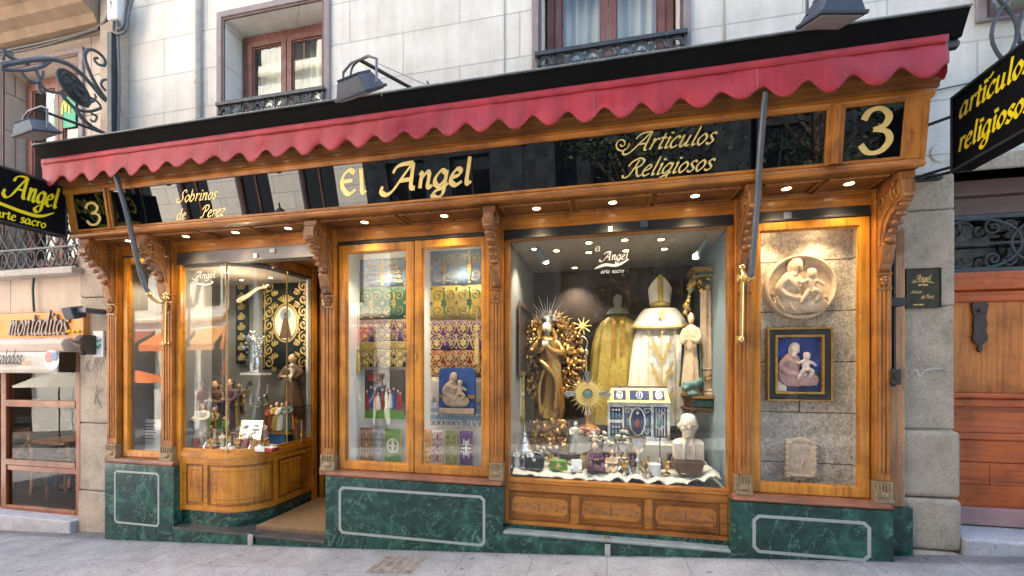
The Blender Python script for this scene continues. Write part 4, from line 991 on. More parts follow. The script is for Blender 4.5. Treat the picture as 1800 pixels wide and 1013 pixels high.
# C double cabinet
CM = (PX(722, YW)+PX(738, YW))/2
oc = framed(CX0+.012, CM-.004, ZM+.055, zs1-.04, YW, .072, wb=.075); framed(CM+.004, CX1-.012, ZM+.055, zs1-.04, YW, .072, wb=.075)
m = MB(); c = P(731, 628, YW-.03); m.box(c.x-.008, c.x+.008, YW-.034, YW-.024, c.z-.03, c.z+.03); m.build('keyhole_plate', 'brass', oc)
# E framed display
fe = framed(EX0+.005, EX1-.005, ZM+.055, zs1-.083, YW, .066, wb=.075, gm='glass_clear')
# D main window
YD = .13
ZDB, ZDT = .565, zs1-.088
m = MB(); m.frame(DXa, DXb, .165, ZDT+.003, .038, .09, .16, wt=.003, wb=.03); fd = m.build('main_window', 'oak_v', SH, bevel=.004)
m = MB(); m.box(DXa+.036, DXb-.038, YD, YD+.008, ZDB, ZDT); m.build('pane', 'glass', fd)
m = MB(); m.prism([(.14, ZDB-.002), (.085, ZDB-.004), (.08, ZDB-.03), (.09, ZDB-.045), (.09, ZDB-.10), (.10, ZDB-.11), (.16, ZDB-.11), (.16, ZDB-.002)], 'x', DXa+.0385, DXb-.0405); m.build('sill_rail', 'oak_h', fd)
m = MB(); m.box(DXa+.0385, DXb-.0405, .11, .16, .19, ZDB-.112); m.box(DXa+.0385, DXb-.0405, .084, .0895, .166, .20)
fw = (DXb-DXa-.08)
pan = []
for px0, px1 in ((895, 1003), (1018, 1132), (1147, 1265)): pan.append((PX(px0, .1), PX(px1, .1)))
edges = [DXa+.0385]+[e for p in pan for e in p]+[DXb-.0405]
for k in range(0, 8, 2): m.box(edges[k], edges[k+1], .098, .1095, .201, ZDB-.113)
ap = m.build('apron', 'oak_h', fd, bevel=.003)
for x0, x1 in pan:
    m = MB(); z0, z1 = .235, ZDB-.135; c = .025
    def oct_(k): return [(x0+k+c, z0+k), (x1-k-c, z0+k), (x1-k-c, z0+k+c*.6), (x1-k, z0+k+c), (x1-k, z1-k-c), (x1-k-c, z1-k-c*.6), (x1-k-c, z1-k), (x0+k+c, z1-k), (x0+k+c, z1-k-c*.6), (x0+k, z1-k-c), (x0+k, z0+k+c), (x0+k+c, z0+k+c*.6)]
    m.prism(oct_(.022), 'y', .092, .109); pn = m.build('panel', 'oak_h', fd, bevel=.006)
    m = MB(); m.frame(x0+.006, x1-.006, z0-.014, z1+.014, .010, .09, .109)
    m.build('panel_moulding', 'carved', pn, bevel=.003)
    m = MB(); xc = (x0+x1)/2; zc = (z0+z1)/2; fr = wall_frame(xc, .0915, zc); hw = (x1-x0)/2
    for s in (-1, 1):
        m.stroke([(s*a, b) for a, b in [(.0, 0), (.05, .03), (.1, -.01), (.15, .025), (.2, .0), (hw*.78, .0)]], fr, .005, .003, .5)
        for q, sg in ((.05, -1), (.1, 1), (.15, -1)):
            m.stroke(spiral((s*q, sg*.022), .018, 1.2, 0, s*sg, 14), fr, .006, .004, .5, .0006, 0)
        m.stroke([(s*(hw*.8), -.012), (s*(hw*.8)+.0001, .012)], fr, .01, .008, 0, .001, 0)
        for t in (-1, 1): m.stroke(spiral((s*(hw-.034), t*(z1-z0)*.36), .008, 1, 0, 1, 8), fr, .006, .005, .5, .0006, 0)
    m.stroke([(0, -.045), (0, .045)], fr, .009, .006, 0, .001, 0)
    m.build('carved_scroll', 'stone_trim_dark', pn)
m = MB(); m.box(DXa-.004, DXb+.003, .095, .2, .11, .164); m.box(DXa-.004, DXb+.003, .1, .3, -.4, .109); mp = m.build('marble_plinth', 'marble', SH)
m = MB(); m.box(MBK[1][1]+.002, MBK[2][0]-.002, .0, .094, -.4, .105); m.build('marble_plinth', 'marble', SH)
m = MB(); m.box(MBK[1][1]+.003, MBK[2][0]-.003, -.008, .0945, .107, .128); m.build('ledge', 'inlay_grey', SH, bevel=.004)
for Yb, px in ((-.012, 1068),):
    x = PX(px, Yb); m = MB(); m.box(x-.022, x+.022, -.02, -.0085, -.1, .10); m.box(x-.022, x+.022, -.02, .05, .129, .137); m.lathe([(0, 0), (.02, 0), (.02, .01), (0, .01)], (x, .0, .137), 12); m.build('latch_strip', 'silver', SH)

# ---- B curved corner window and entry
BXL = BX0+.0; XS = -3.55; RC = .36; YB = .10; YE = 1.02
def bpath(off=0, n=12, y_end=YE, x_start=None):
    """plan outline of the curved window, offset outwards (towards street/door)"""
    xs0 = (BXL+.06) if x_start is None else x_start
    pts = [(xs0, YB-off), (XS-RC, YB-off)]
    cx, cy = XS-RC, YB+RC
    for k in range(1, n): a = -math.pi/2+math.pi/2*k/n; pts.append((cx+(RC+off)*math.cos(a), cy+(RC+off)*math.sin(a)))
    pts += [(XS+off, YB+RC), (XS+off, y_end)]
    return pts
def band(m, o0, o1, z0, z1, **kw):
    a = bpath(o0, **kw); b = bpath(o1, **kw); n = len(a)
    vs = [(x, y, z0) for x, y in a]+[(x, y, z1) for x, y in a]+[(x, y, z0) for x, y in b]+[(x, y, z1) for x, y in b]
    fs = []
    for i in range(n-1): fs += [(i, i+1, n+i+1, n+i), (2*n+i, 3*n+i, 3*n+i+1, 2*n+i+1), (n+i, n+i+1, 3*n+i+1, 3*n+i), (i, 2*n+i, 2*n+i+1, i+1)]
    fs += [(0, n, 3*n, 2*n), (n-1, 3*n-1, 4*n-1, 2*n-1)]
    m.add(vs, fs)
m = MB(); m.box(XS-.03, XS+.03, YE, YE+.07, -.1, zs1-.0); m.build('door_post', 'honey_v', SH, bevel=.004)
m = MB(); m.box(BXL, BXL+.06, YB-.03, YB+.03, .03, zs1-.13)
cb = m.build('corner_window', 'honey_v', SH, bevel=.004)
m = MB(); band(m, -.02, .025, .60, .655); band(m, -.02, .012, .655, .69); m.build('sill_rail', 'honey_h', cb, smooth=True)
m = MB(); band(m, -.02, .004, .0405, .60); m.build('apron', 'honey_v', cb, smooth=True)
m = MB(); band(m, .0045, .016, .53, .5995); band(m, .0045, .018, .042, .10)
def post_at(m, u0, u1, z0, z1, o=.016):
    a = bpath(o, 24); L = [0]
    for p, q in zip(a, a[1:]): L.append(L[-1]+math.dist(p, q))
    def at(s):
        for i in range(len(a)-1):
            if s <= L[i+1]: t = (s-L[i])/(L[i+1]-L[i]); return (a[i][0]+(a[i+1][0]-a[i][0])*t, a[i][1]+(a[i+1][1]-a[i][1])*t)
        return a[-1]
    p, q = at(u0), at(u1); d = Vector((q[0]-p[0], q[1]-p[1], 0)); nn = Vector((d.y, -d.x, 0)).normalized()*.012
    m.add([(p[0], p[1], z0), (q[0], q[1], z0), (q[0], q[1], z1), (p[0], p[1], z1), (p[0]-nn.x, p[1]-nn.y, z0), (q[0]-nn.x, q[1]-nn.y, z0), (q[0]-nn.x, q[1]-nn.y, z1), (p[0]-nn.x, p[1]-nn.y, z1)],
          [(0, 1, 2, 3), (0, 4, 5, 1), (1, 5, 6, 2), (2, 6, 7, 3), (3, 7, 4, 0)])
for u in (.0, .28, 1.02, 1.48): post_at(m, u, u+.05, .10, .53)
m.build('apron_frame', 'honey_h', cb, smooth=30)
def path_at(a, s):
    for p, q in zip(a, a[1:]):
        L = math.dist(p, q)
        if s <= L: return (p[0]+(q[0]-p[0])*s/L, p[1]+(q[1]-p[1])*s/L)
        s -= L
    return a[-1]
def seg_band(m, u0, u1, z0, z1, o0, o1, n=18):
    A = [path_at(bpath(o0, 24), u0+(u1-u0)*i/n) for i in range(n+1)]; B = [path_at(bpath(o1, 24), u0+(u1-u0)*i/n) for i in range(n+1)]
    vs = [(p[0], p[1], z) for p, z in [(q, z0) for q in A]+[(q, z1) for q in A]+[(q, z0) for q in B]+[(q, z1) for q in B]]; k = n+1; fs = []
    for i in range(n): fs += [(i, i+1, k+i+1, k+i), (2*k+i, 3*k+i, 3*k+i+1, 2*k+i+1), (k+i, k+i+1, 3*k+i+1, 3*k+i), (i, 2*k+i, 2*k+i+1, i+1)]
    fs += [(0, k, 3*k, 2*k), (n, 2*k+n, 3*k+n, k+n)]; m.add(vs, fs)
for u0, u1 in ((.055, .275), (.345, 1.005), (1.085, 1.47)):
    m = MB(); seg_band(m, u0+.02, u1-.02, .135, .495, -.002, .013); pn = m.build('panel', 'honey_v', cb, smooth=30, bevel=.004)
    m = MB()
    for a, b, c, d in ((u0, u1, .108, .120), (u0, u1, .510, .522), (u0, u0+.010, .1205, .5095), (u1-.010, u1, .1205, .5095)): seg_band(m, a, b, c, d, -.001, .0105)
    m.build('panel_moulding', 'carved', pn, smooth=30)
    m = MB()
    for z in (.165, .46): seg_band(m, u0+.045, u1-.045, z, z+.005, .009, .0142)
    for u in (u0+.042, u1-.047): seg_band(m, u, u+.004, .1705, .4595, .009, .0142, 2)
    m.build('incised_line', 'carved', pn)
m = MB(); fr = wall_frame(BXL+.06+.165, YB-.0145, .32)
for s in (-1, 1): m.stroke(spiral((s*.04, .03), .03, 1.2, 0, s, 16), fr, .006, .004, .5, 0, 0); m.stroke(spiral((s*.04, -.02), .025, 1.2, 0, -s, 16), fr, .006, .004, .5, 0, 0)
fr = wall_frame(XS-RC-.0, YB-.0145, .32)
for s in (-1, 1):
    m.stroke(spiral((s*.06, .02), .035, 1.2, 0, s, 16), fr, .005, .003, .5, 0, 0); m.stroke([(0, 0), (s*.06, -.05), (s*.12, -.03)], fr, .005, .003)
m.build('carved_scroll', 'carved', cb)
m = MB(); band(m, -.02, -.001, -.5, .04); m.build('marble_plinth', 'marble', SH, smooth=True)
m = MB(); band(m, -.006, .0, .691, zs1-.131); m.build('pane', 'glass', cb, smooth=True)
m = MB()
for px in (399, 490):
    if px == 399: x, y = PX(399, YB-.01), YB-.012
    else: x, y = XS+.008, .60
    m.tube([(x, y, .60), (x, y, zs1-.13)], .008, 8)
m.build('brass_mullion', 'brass', cb, smooth=True)
m = MB(); band(m, -.03, .01, zs1-.128, zs1-.105); m.build('top_channel', 'shutter_grey', cb, smooth=True)
m = MB(); band(m, -.02, .012, zs1-.1045, zs1-.003, y_end=YE-.005); m.build('lintel', 'oak_h', cb, smooth=True)
m = MB(); m.box(XS-.035, XS-.005, YE-.05, YE-.002, .69, zs1-.13); m.build('end_post', 'white_letter', cb)
# entry: threshold, floor, door and warm passage
ENX1 = MBK[1][0]+.0
m = MB(); m.box(XS+.03, ENX1+.1, .135, 3.2, -.22, -.10+.02); m.build('entry_floor', 'mat_floor', SH)
m = MB(); m.box(MBK[0][1]+.002, ENX1-.002, .0, .134, -.5, -.135); m.box(XS-RC-.5+.2, ENX1-.003, -.0, .01, -.134, -.13); m.build('step_riser', 'marble', SH)
m = MB(); m.box(MBK[0][1]+.003, ENX1-.003, -.012, .134, -.134, -.112); m.box(MBK[0][1]+.003, XS+.03, .1345, .3, -.134, -.112); m.build('entry_step', 'step_dark', SH, bevel=.004)
x = PX(443, 0); m = MB(); m.box(x-.03, x+.03, -.02, .09, -.111, -.105); m.box(x-.03, x+.03, -.022, -.0125, -.3, -.106); m.build('latch_strip', 'silver', SH)
m = MB(); m.box(XS+.02, ENX1+.13, .19, 3.2, zs1+.0, zs1+.04); m.build('entry_ceiling', 'oak_h', SH)
m = MB(); m.box(ENX1+.02, ENX1+.06, .141, 3.2, .51, zs1); m.box(XS-.02, XS+.0, 1.1, 3.2, -.2, zs1); m.box(XS-.1, ENX1+.1, 3.2, 3.25, -.2, zs1); m.build('entry_wall', 'interior_brown', SH)
m = MB(); m.box(XS+.04, XS+.1, YE+.1, YE+.16, -.08, zs1-.2); m.box(XS+.04, ENX1, YE+.1, YE+.16, zs1-.28, zs1-.2); m.build('door_frame', 'oak_v', SH, bevel=.004)
xl_ = PX(550, .6); m = MB(); m.lathe([(0, 0), (.05, 0), (.05, .01), (0, .01)], (XS+.5, .7, zs1-.012), 18); m.build('entry_lamp', 'lamp_glow', SH); lamp_spot((XS+.5, .7, zs1-.03), (XS+.5, .8, 0), 7, 120, (1, .72, .4), .05)
# shelves with small devotional goods deep in the shop
for k in range(5):
    z = .3+k*.45
    m = MB(); m.box(XS+.1, ENX1+.02, 2.6, 2.95, z, z+.03); m.build('interior_shelf', 'redwood_h', SH)
# ---------------------------------------------------------------- awning
YV = -.45; AX_0, AX_1 = -5.45, 2.05
AWN = thing('shop_awning', 'crimson scalloped awning valance under a black hood across the whole shopfront', 'awning', (-1.7, -.3, 3.55))
m = MB(); m.prism([(-.50, 3.705), (-.51, 3.712), (-.50, 3.722), (.215, 3.90), (.215, 3.80), (-.40, 3.597), (-.44, 3.588)], 'x', -5.50, 2.14)
m.build('hood', 'hood_black', AWN, bevel=.003)
m = MB(); m.box(-5.505, 2.145, -.515, -.497, 3.7235, 3.731); m.box(-1.75, -1.744, -.512, -.499, 3.70, 3.7232); m.build('hood_edge', 'hood_edge', AWN)
m = MB(); m.tube([(AX_0+.01, -.43, 3.560), (AX_1-.005, -.43, 3.560)], .022, 10)
for x in (2.07,):
    m.tube([(x-.03, -.42, 3.55), (x+.06, -.40, 3.565)], .03, 8); m.tube([(x-.04, -.34, 3.44), (x+.07, -.30, 3.46)], .016, 8); m.tube([(x-.03, -.42, 3.53), (x-.03, -.34, 3.42)], .014, 8)
m.tube([(AX_0-.08, -.40, 3.56), (AX_0+.02, -.42, 3.56)], .025, 8)
m.build('front_bar', 'black_metal', AWN, smooth=True)
m = MB(); NSC = 29; w = (AX_1-AX_0)/NSC
nx = NSC*14; R.seed(3)
ph = [R.uniform(-.3, .3) for _ in range(NSC+2)]; dp = [R.uniform(.78, 1.16) for _ in range(NSC+2)]
def bottom(x):
    u = (x-AX_0)/w; k = int(min(u, NSC-.001)); f = u-k
    d = .5-.5*math.cos(2*math.pi*f)
    a = .30+.0; base = 3.415; tip = 3.328
    e = dp[k]
    d = d*(1.38-.38*d)
    return base-(base-tip)*d*e
def vy(x, t):
    u = (x-AX_0)/w
    sag = .009*math.sin(2*math.pi*u+1.0)*t+.012*math.sin(x*2.3+1)*t+.010*noise.noise(Vector((x*3.1, t*2, 0)))*(.3+t)
    return YV-.012-.015*t+sag
def vfun(uu, t):
    x = AX_0+(AX_1-AX_0)*uu; z0 = 3.590; return Vector((x, vy(x, t), z0+(bottom(x)-z0)*t))
m.grid(vfun, nx, 12); m.build('valance', 'awning_red', AWN, smooth=80, solid=.003)
m = MB(); m.grid(lambda u, t: Vector((AX_0+(AX_1-AX_0)*u, YV-.022+.0008*math.sin(u*200), 3.595-.05*t)), 200, 2); m.build('top_hem', 'awning_red', AWN, smooth=80, solid=.003)
m = MB(); m.tube([Vector((x, vy(x, 1)-.001, bottom(x))) for x in [AX_0+(AX_1-AX_0)*i/(nx*1.0) for i in range(nx+1)]], .0018, 5); m.build('piping', 'awning_red', AWN, smooth=True)
# roll of folded fabric returning at the ends
for x in (AX_0, AX_1):
    m = MB(); m.grid(lambda u, t: Vector((x+.006*math.sin(6*u), YV-.01+.20*u, 3.575-(.20+.03*math.sin(9*u))*t)), 14, 6); m.build('end_flap', 'awning_red', AWN, smooth=True, solid=.003)
m = MB()
for k in range(1, 7):
    x = AX_0+(AX_1-AX_0)*k/7
    for i in range(30):
        t0 = i/30; z0 = 3.578; zb = bottom(x); a = Vector((x, vy(x, t0)-.004, z0+(zb-z0)*t0)); b = Vector((x, vy(x, t0+.02)-.004, z0+(zb-z0)*(t0+.02)))
        m.tube([a, b], .0016, 4)
m.build('stitching', 'pink_cloth', AWN)
def drop_arm(pts, brass, rod):
    m = MB(); p = cr(pts, 8); m.tube(p, .022, 10); o = m.build('support_arm', 'flood_grey' if 0 else 'grey_metal', AWN, smooth=True)
    m = MB(); m.tube(cr(brass, 6), .017, 8)
    for b in (brass[0], brass[-1]): m.ell(b, .028, n=10)
    m.tube([rod[0], rod[1]], .013, 8)
    for q in rod:
        m.ell(q, (.024, .024, .03), n=10); m.tube([q, q+Vector((0, .1, 0))], .012, 8); m.tube([q+Vector((-.022, .02, .03)), q+Vector((-.022, .02, -.03))], .012, 8)
    m.build('brass_joint', 'brass', AWN, smooth=True)
drop_arm([P(200, 297, -.42), P(222, 372, -.36), P(241, 455, -.26), P(252, 495, -.20), P(262, 517, -.16)], [P(262, 517, -.16), P(270, 527, -.12), P(284, 531, -.06), P(292, 524, -.03)], [P(291, 518, -.03), P(289, 604, -.03)])
drop_arm([P(1345, 163, -.44), P(1337, 260, -.36), P(1330, 365, -.25), P(1322, 470, -.14), P(1320, 488, -.10)], [P(1320, 488, -.10), P(1315, 494, -.08), P(1308, 484, -.04), P(1304, 470, -.03)], [P(1305, 488, -.03), P(1303, 597, -.03)])
# ---------------------------------------------------------------- floodlights over the fascia
def frustum(m, c, ax, ay, az, k=.55):
    c, ax, ay, az = map(Vector, (c, ax, ay, az))
    vs = [c+i*ax*(k if z > 0 else 1)+j*ay*(k if z > 0 else 1)+z*az for i in (-1, 1) for j in (-1, 1) for z in (-1, 1)]
    m.add(vs, [(0, 1, 3, 2), (4, 6, 7, 5), (0, 4, 5, 1), (2, 3, 7, 6), (0, 2, 6, 4), (1, 5, 7, 3)])
def floodlight(label, c, yaw, tilt, hw, hh, root, pivot_h=.22, sc=1.0, flip=1):
    c = Vector(c); t = thing('floodlight', label, 'floodlight', c, 'floodlights on arms above the awning')
    M3 = Matrix.Rotation(yaw, 3, 'Z') @ Matrix.Rotation(tilt, 3, 'X')
    ax, ay, az = M3 @ Vector((1, 0, 0)), M3 @ Vector((0, 1, 0)), M3 @ Vector((0, 0, 1))
    m = MB(); frustum(m, c+az*.03*sc, ax*hw, ay*hh, az*.045*sc, .72); m.obox(c-az*.022*sc, ax*(hw+.012), ay*(hh+.012), az*.010)
    m.build('housing', 'flood_grey', t, bevel=.005)
    m = MB()
    for i in range(9):
        x = -hw*.66+hw*1.32*i/8; m.obox(c+ax*x+az*.082*sc, ax*.004, ay*hh*.66, az*.012*sc)
    m.build('cooling_fins', 'flood_grey', t)
    m = MB(); m.obox(c-az*.036*sc, ax*hw*.92, ay*hh*.88, az*.003); m.build('lens', 'interior_grey', t)
    top = c+Vector((0, 0, pivot_h))+ay*.0
    m = MB(); s1 = c+ax*(hw+.02); s0 = c-ax*(hw+.02)
    m.tube([s0, s0+Vector((0, 0, pivot_h*.8)), top-ax*hw*.6, top+ax*hw*.6, s1+Vector((0, 0, pivot_h*.8)), s1], .010, 6)
    m.build('yoke', 'grey_metal', t)
    m = MB(); m.tube([top, Vector(root)], .014, 8); m.tube(cr([top, top+Vector((-.06, 0, -.05)), c+az*.06-ax*hw*.4]), .007, 6); m.build('arm', 'black_metal', t, smooth=True)
    return t
c = P(632, 158, -.78); floodlight('grey floodlight on a black arm above the left half of the awning', c, math.radians(-14), math.radians(38), .145, .12, (c.x+.26, -.2, 3.86), .22)
c = P(1462, 27, -.74); floodlight('grey floodlight cut by the top edge above the right end of the awning', c, math.radians(12), math.radians(20), .125, .11, (c.x+.05, -.1, 3.9), .26)
c = P(62, 232, -.62); floodlight('grey floodlight hanging beside the iron scroll bracket at far left', c, math.radians(-8), math.radians(20), .18, .10, (PX(192, -.1), -.1, PZ(192, 238, -.1)), .22)
m = MB(); a = P(660, 110, .2); b = P(755, 152, .2); m.tube([a, b], .003, 5); m.tube([b, b+Vector((0, -.06, .01))], .008, 6); tag(m.build('stay_wire', 'grey_metal'), 'thin stay wire stretched on the wall right of the first floodlight', 'wire')
# ---------------------------------------------------------------- wrought iron scroll bracket, far left
xb = PX(192, .06)
IB = thing('iron_scroll_bracket', 'ornate wrought iron scroll bracket with oval medallion high on the left pilaster', 'bracket', (xb, .1, 4.3))
# drawn in the plane perpendicular to the wall: local a = distance from wall
PHI = math.radians(0)
def on_plane(px, py, x=None):
    """pixel -> point on the plane perpendicular to the wall at x=xb"""
    x = xb if x is None else x
    a, b = _ray(px); t = x/a; return Vector((x, CY+b*t, CZ+(HY-py)/F*t))
m = MB()
wz0, wz1 = PZ(192, 235, .08), PZ(192, 60, .08)
m.box(xb-.03, xb+.03, .06, .12, wz0, wz1)
def sp3(ptz, r0=.02, r1=.02, n=6):
    p = cr([on_plane(*q) for q in ptz], n); k = len(p); m.tube(p, [r0+(r1-r0)*i/(k-1) for i in range(k)], 7)
sp3([(0, 115), (40, 108), (70, 104), (100, 106), (128, 118), (155, 143), (176, 168), (186, 178)], .026, .018)
sp3([(0, 122), (40, 124), (72, 118), (88, 108)], .016, .016)
sp3([(186, 175), (168, 148), (154, 118), (149, 97), (157, 87), (172, 92), (184, 105), (183, 115), (172, 113), (166, 104), (172, 102)], .02, .012)
sp3([(35, 122), (48, 140), (64, 145), (74, 135), (76, 125)], .014, .010)
sp3([(62, 118), (72, 148), (84, 160), (104, 163), (110, 158)], .016, .010)
sp3([(5, 85), (14, 98), (30, 106), (50, 112)], .018, .018); sp3([(5, 105), (8, 95), (16, 90), (22, 96), (18, 103)], .012, .010)
sp3([(104, 160), (118, 178), (135, 192), (158, 196), (178, 190)], .018, .014); sp3([(130, 188), (142, 205), (160, 222), (186, 236)], .022, .018)
sp3([(150, 170), (160, 180), (168, 172), (166, 165)], .014, .010); sp3([(155, 190), (150, 180), (157, 172), (170, 178), (178, 188)], .014, .012)
sp3([(75, 165), (70, 158), (68, 148)], .02, .012); sp3([(186, 160), (178, 150), (180, 142), (187, 140)], .014, .010); sp3([(160, 200), (170, 205), (166, 214), (158, 210)], .012, .010)
m.build('scrollwork', 'iron', IB, smooth=True)
m = MB(); c = on_plane(130, 155); e1 = on_plane(112, 132)-c; e2 = on_plane(102, 158)-c; e1 = Vector((0, e1.y, e1.z)).normalized()*.16; e2 = Vector((0, -e1.z, e1.y)).normalized()*.105
for k, r in ((0, 1), (1, .8)):
    m.tube([c+e1*r*math.cos(a)+e2*r*math.sin(a)+Vector((.012*k, 0, 0)) for a in [q*.2618 for q in range(24)]], .016-.005*k, 6, closed=True)
vs = [c+Vector((sx*.012, 0, 0))+e1*math.cos(q*.2618)+e2*math.sin(q*.2618) for sx in (-1, 1) for q in range(24)]
m.add(vs, [tuple(range(24)), tuple(range(47, 23, -1))]+[(q, (q+1) % 24, 24+(q+1) % 24, 24+q) for q in range(24)])
for q in range(7): m.ell(c+Vector((.02, 0, 0))+e1*R.uniform(-.5, .5)+e2*R.uniform(-.5, .5), (.012, .03, .03), n=7)
m.build('medallion', 'iron_dark', IB, smooth=True)
# ---------------------------------------------------------------- projecting box signs
def box_sign(name, label, x0, x1, y0, y1, z0, z1):
    t = thing(name, label, 'sign', ((x0+x1)/2, y1, z0))
    m = MB(); m.box(x0, x1, y0, y1, z0, z1); m.build('sign_box', 'hood_black', t, bevel=.006)
    return t
xs1 = -5.40; zA0, zA1 = 2.875, 3.385; yA1 = CY+_ray(118)[1]*xs1/_ray(118)[0]
SG = box_sign('projecting_sign', 'black projecting sign with yellow lettering at the left end of the shop', xs1-.11, xs1, -1.28, yA1, zA0, zA1)
m = MB(); y, z = -1.28, zA0; e = .012
m.box(xs1-.001, xs1+.008, -1.28, yA1, zA1-.016, zA1); m.box(xs1-.001, xs1+.008, -1.28, yA1, zA0, zA0+.016); m.box(xs1-.001, xs1+.008, yA1-.016, yA1, zA0+.016, zA1-.016); m.box(xs1-.001, xs1+.008, -1.28, -1.264, zA0+.016, zA1-.016)
m.build('rim', 'iron_dark', SG, bevel=.002)
def yat(px, x): a, b = _ray(px); return CY+b*x/a
def zat(px, py, x): a, b = _ray(px); return CZ+(HY-py)/F*x/a
# face looks to +x: local a runs towards the wall (+y)
y0, y1 = yat(5, xs1), yat(92, xs1); yA = y0
fr = plane_frame((xs1+.002, yat(22, xs1), zat(40, 350, xs1)), (0, 1, 0), (0, 0, 1), (1, 0, 0))
m = MB(); s = (yat(92, xs1)-yat(16, xs1))/(text_width('Angel')-.1); write(m, 'Angel', fr, s, .125, .2, .26, .07, .7)
fr = plane_frame((xs1+.002, yat(22, xs1)-.30, zat(40, 350, xs1)+.03), (0, 1, 0), (0, 0, 1), (1, 0, 0)); write(m, 'El', fr, s, .10, .1, .26, .07, .7)
fr = plane_frame((xs1+.002, yat(5, xs1), 3.03), (0, 1, 0), (0, 0, 1), (1, 0, 0)); L = yat(95, xs1)-yat(5, xs1)
m.stroke([(-.4, -.03), (-.2, .03), (0, .005), (L*.35, -.015), (L*.7, -.012), (L, .06)], fr, .03, .012, 1.7, 0, 6, taper=True)
m.build('lettering', 'yellow', SG)
m = MB(); tw = (yat(80, xs1)-yat(2, xs1)); s = tw/text_width('rte sacro')
fr = plane_frame((xs1+.002, yat(2, xs1)-s*.86, 2.912), (0, 1, 0), (0, 0, 1), (1, 0, 0)); write(m, 'arte sacro', fr, s, .050, .1, .26, .15, .6); m.build('small_lettering', 'yellow', SG)
m = MB(); m.box(xs1-.07, xs1-.04, yA1, .25, zA1-.08, zA1-.05); m.box(xs1-.066, xs1-.044, .1, .12, zA0+.079, zA1-.079); m.box(xs1-.07, xs1-.04, yA1, .25, zA0+.05, zA0+.08)
m.tube([(xs1-.055, -1.0, zA1), (xs1-.055, -1.0, zA1+.65)], .012, 6); m.build('support', 'black_metal', SG)
xr_ = 2.36; yR = yat(1672, xr_); zR0, zR1 = 2.925, 3.44
zR1 = zat(1672, 172, xr_); zR0 = zat(1672, 304, xr_)
SR = box_sign('projecting_sign', 'black projecting sign with yellow lettering at the right end of the shop', xr_, xr_+.12, -1.45, yR, zR0, zR1)
m = MB()
m.box(xr_-.008, xr_+.001, -1.45, yR, zR1-.016, zR1); m.box(xr_-.008, xr_+.001, -1.45, yR, zR0, zR0+.016); m.box(xr_-.008, xr_+.001, yR-.016, yR, zR0+.016, zR1-.016); m.box(xr_-.008, xr_+.001, -1.45, -1.434, zR0+.016, zR1-.016); m.build('rim', 'iron_dark', SR, bevel=.002)
fr = plane_frame((xr_-.002, yat(1686, xr_), zat(1686, 209, xr_)), (0, -1, 0), (0, 0, 1), (-1, 0, 0))
m = MB(); L = yat(1686, xr_)-yat(1797, xr_); s = L/text_width('articulo'); write(m, 'articulos', fr, s, .085, .22, .3, .1, .65)
m.stroke([(s*2.75, .118), (s*3.1, .14)], fr, .014, .012, .3, .001, 0)
fr = plane_frame((xr_-.002, yat(1684, xr_), zat(1684, 269, xr_)), (0, -1, 0), (0, 0, 1), (-1, 0, 0)); s = (yat(1684, xr_)-yat(1797, xr_))/text_width('religiosc'); write(m, 'religiosos', fr, s, .085, .22, .3, .1, .65)
m.build('lettering', 'yellow', SR)
m = MB()
for z in (zR1-.12, zR0+.05):
    m.tube([(xr_+.05, yR-.01, z), (xr_-.08, .12, z), (xr_-.14, .215, z-.02)], .011, 6)
c = P(1618, 316, .19); m.box(c.x-.1, c.x+.12, .155, .194, c.z-.018, c.z+.022); m.tube([(c.x-.05, .16, c.z), (c.x-.05, .14, c.z)], .012, 8); m.tube([(c.x+.08, .16, c.z), (c.x+.08, .14, c.z)], .012, 8)
m.tube([(c.x+.02, .17, c.z), (xr_+.05, yR-.02, zR0+.01)], .011, 6); m.build('support', 'black_metal', SR)
m = MB(); a = P(1640, 165, .21); m.tube([a+Vector((-.2, 0, -.0)), a+Vector((.35, 0, .06))], .005, 5); tag(m.build('wall_wire', 'black_metal', smooth=True), 'thin black wire on the wall between awning end and right sign', 'wire')

# ---------------------------------------------------------------- the other side of the street (seen in the glass)
def leafy(name, label, loc, h, cr_, seed, mat='foliage', group=None):
    rr = random.Random(seed); t = thing(name, label, 'tree', loc, group); x, y, z = loc
    m = MB(); m.tube(cr([(x, y, z), (x+.1, y, z+h*.3), (x-.05, y+.1, z+h*.55), (x, y, z+h*.8)]), [.14-.004*i for i in range(19)], 8)
    for k in range(6):
        a = k*1.05; m.tube([(x, y, z+h*(.4+.05*k)), (x+cr_*.6*math.cos(a), y+cr_*.6*math.sin(a), z+h*(.6+.05*k))], [.05, .015], 6)
    m.build('trunk', 'trunk', t)
    m = MB(); cl = [(rr.gauss(0, .42)*cr_, rr.gauss(0, .42)*cr_, rr.uniform(.45, 1.0)*h) for _ in range(34)]
    for c in cl:
        for _ in range(85):
            p = Vector((x+c[0]+rr.gauss(0, .33), y+c[1]+rr.gauss(0, .33), z+c[2]+rr.gauss(0, .25))); s = rr.uniform(.05, .10)
            a = Vector((rr.uniform(-1, 1), rr.uniform(-1, 1), rr.uniform(-.6, .6))).normalized()*s; b = a.cross(Vector((rr.uniform(-1, 1), rr.uniform(-1, 1), 1))).normalized()*s*.5
            m.add([p-a, p-b, p+a, p+b], [(0, 1, 2, 3)])
    m.build('crown', mat, t, recalc=False); return t
leafy('street_tree', 'leafy street tree on the far pavement opposite the main window', (.6, -8.4, GZ(.6)), 6.2, 1.7, 3, group='trees on the far pavement')
leafy('street_tree', 'broad leafy street tree on the far pavement opposite the right door', (4.6, -8.5, GZ(4.6)), 6.8, 1.9, 5, group='trees on the far pavement')
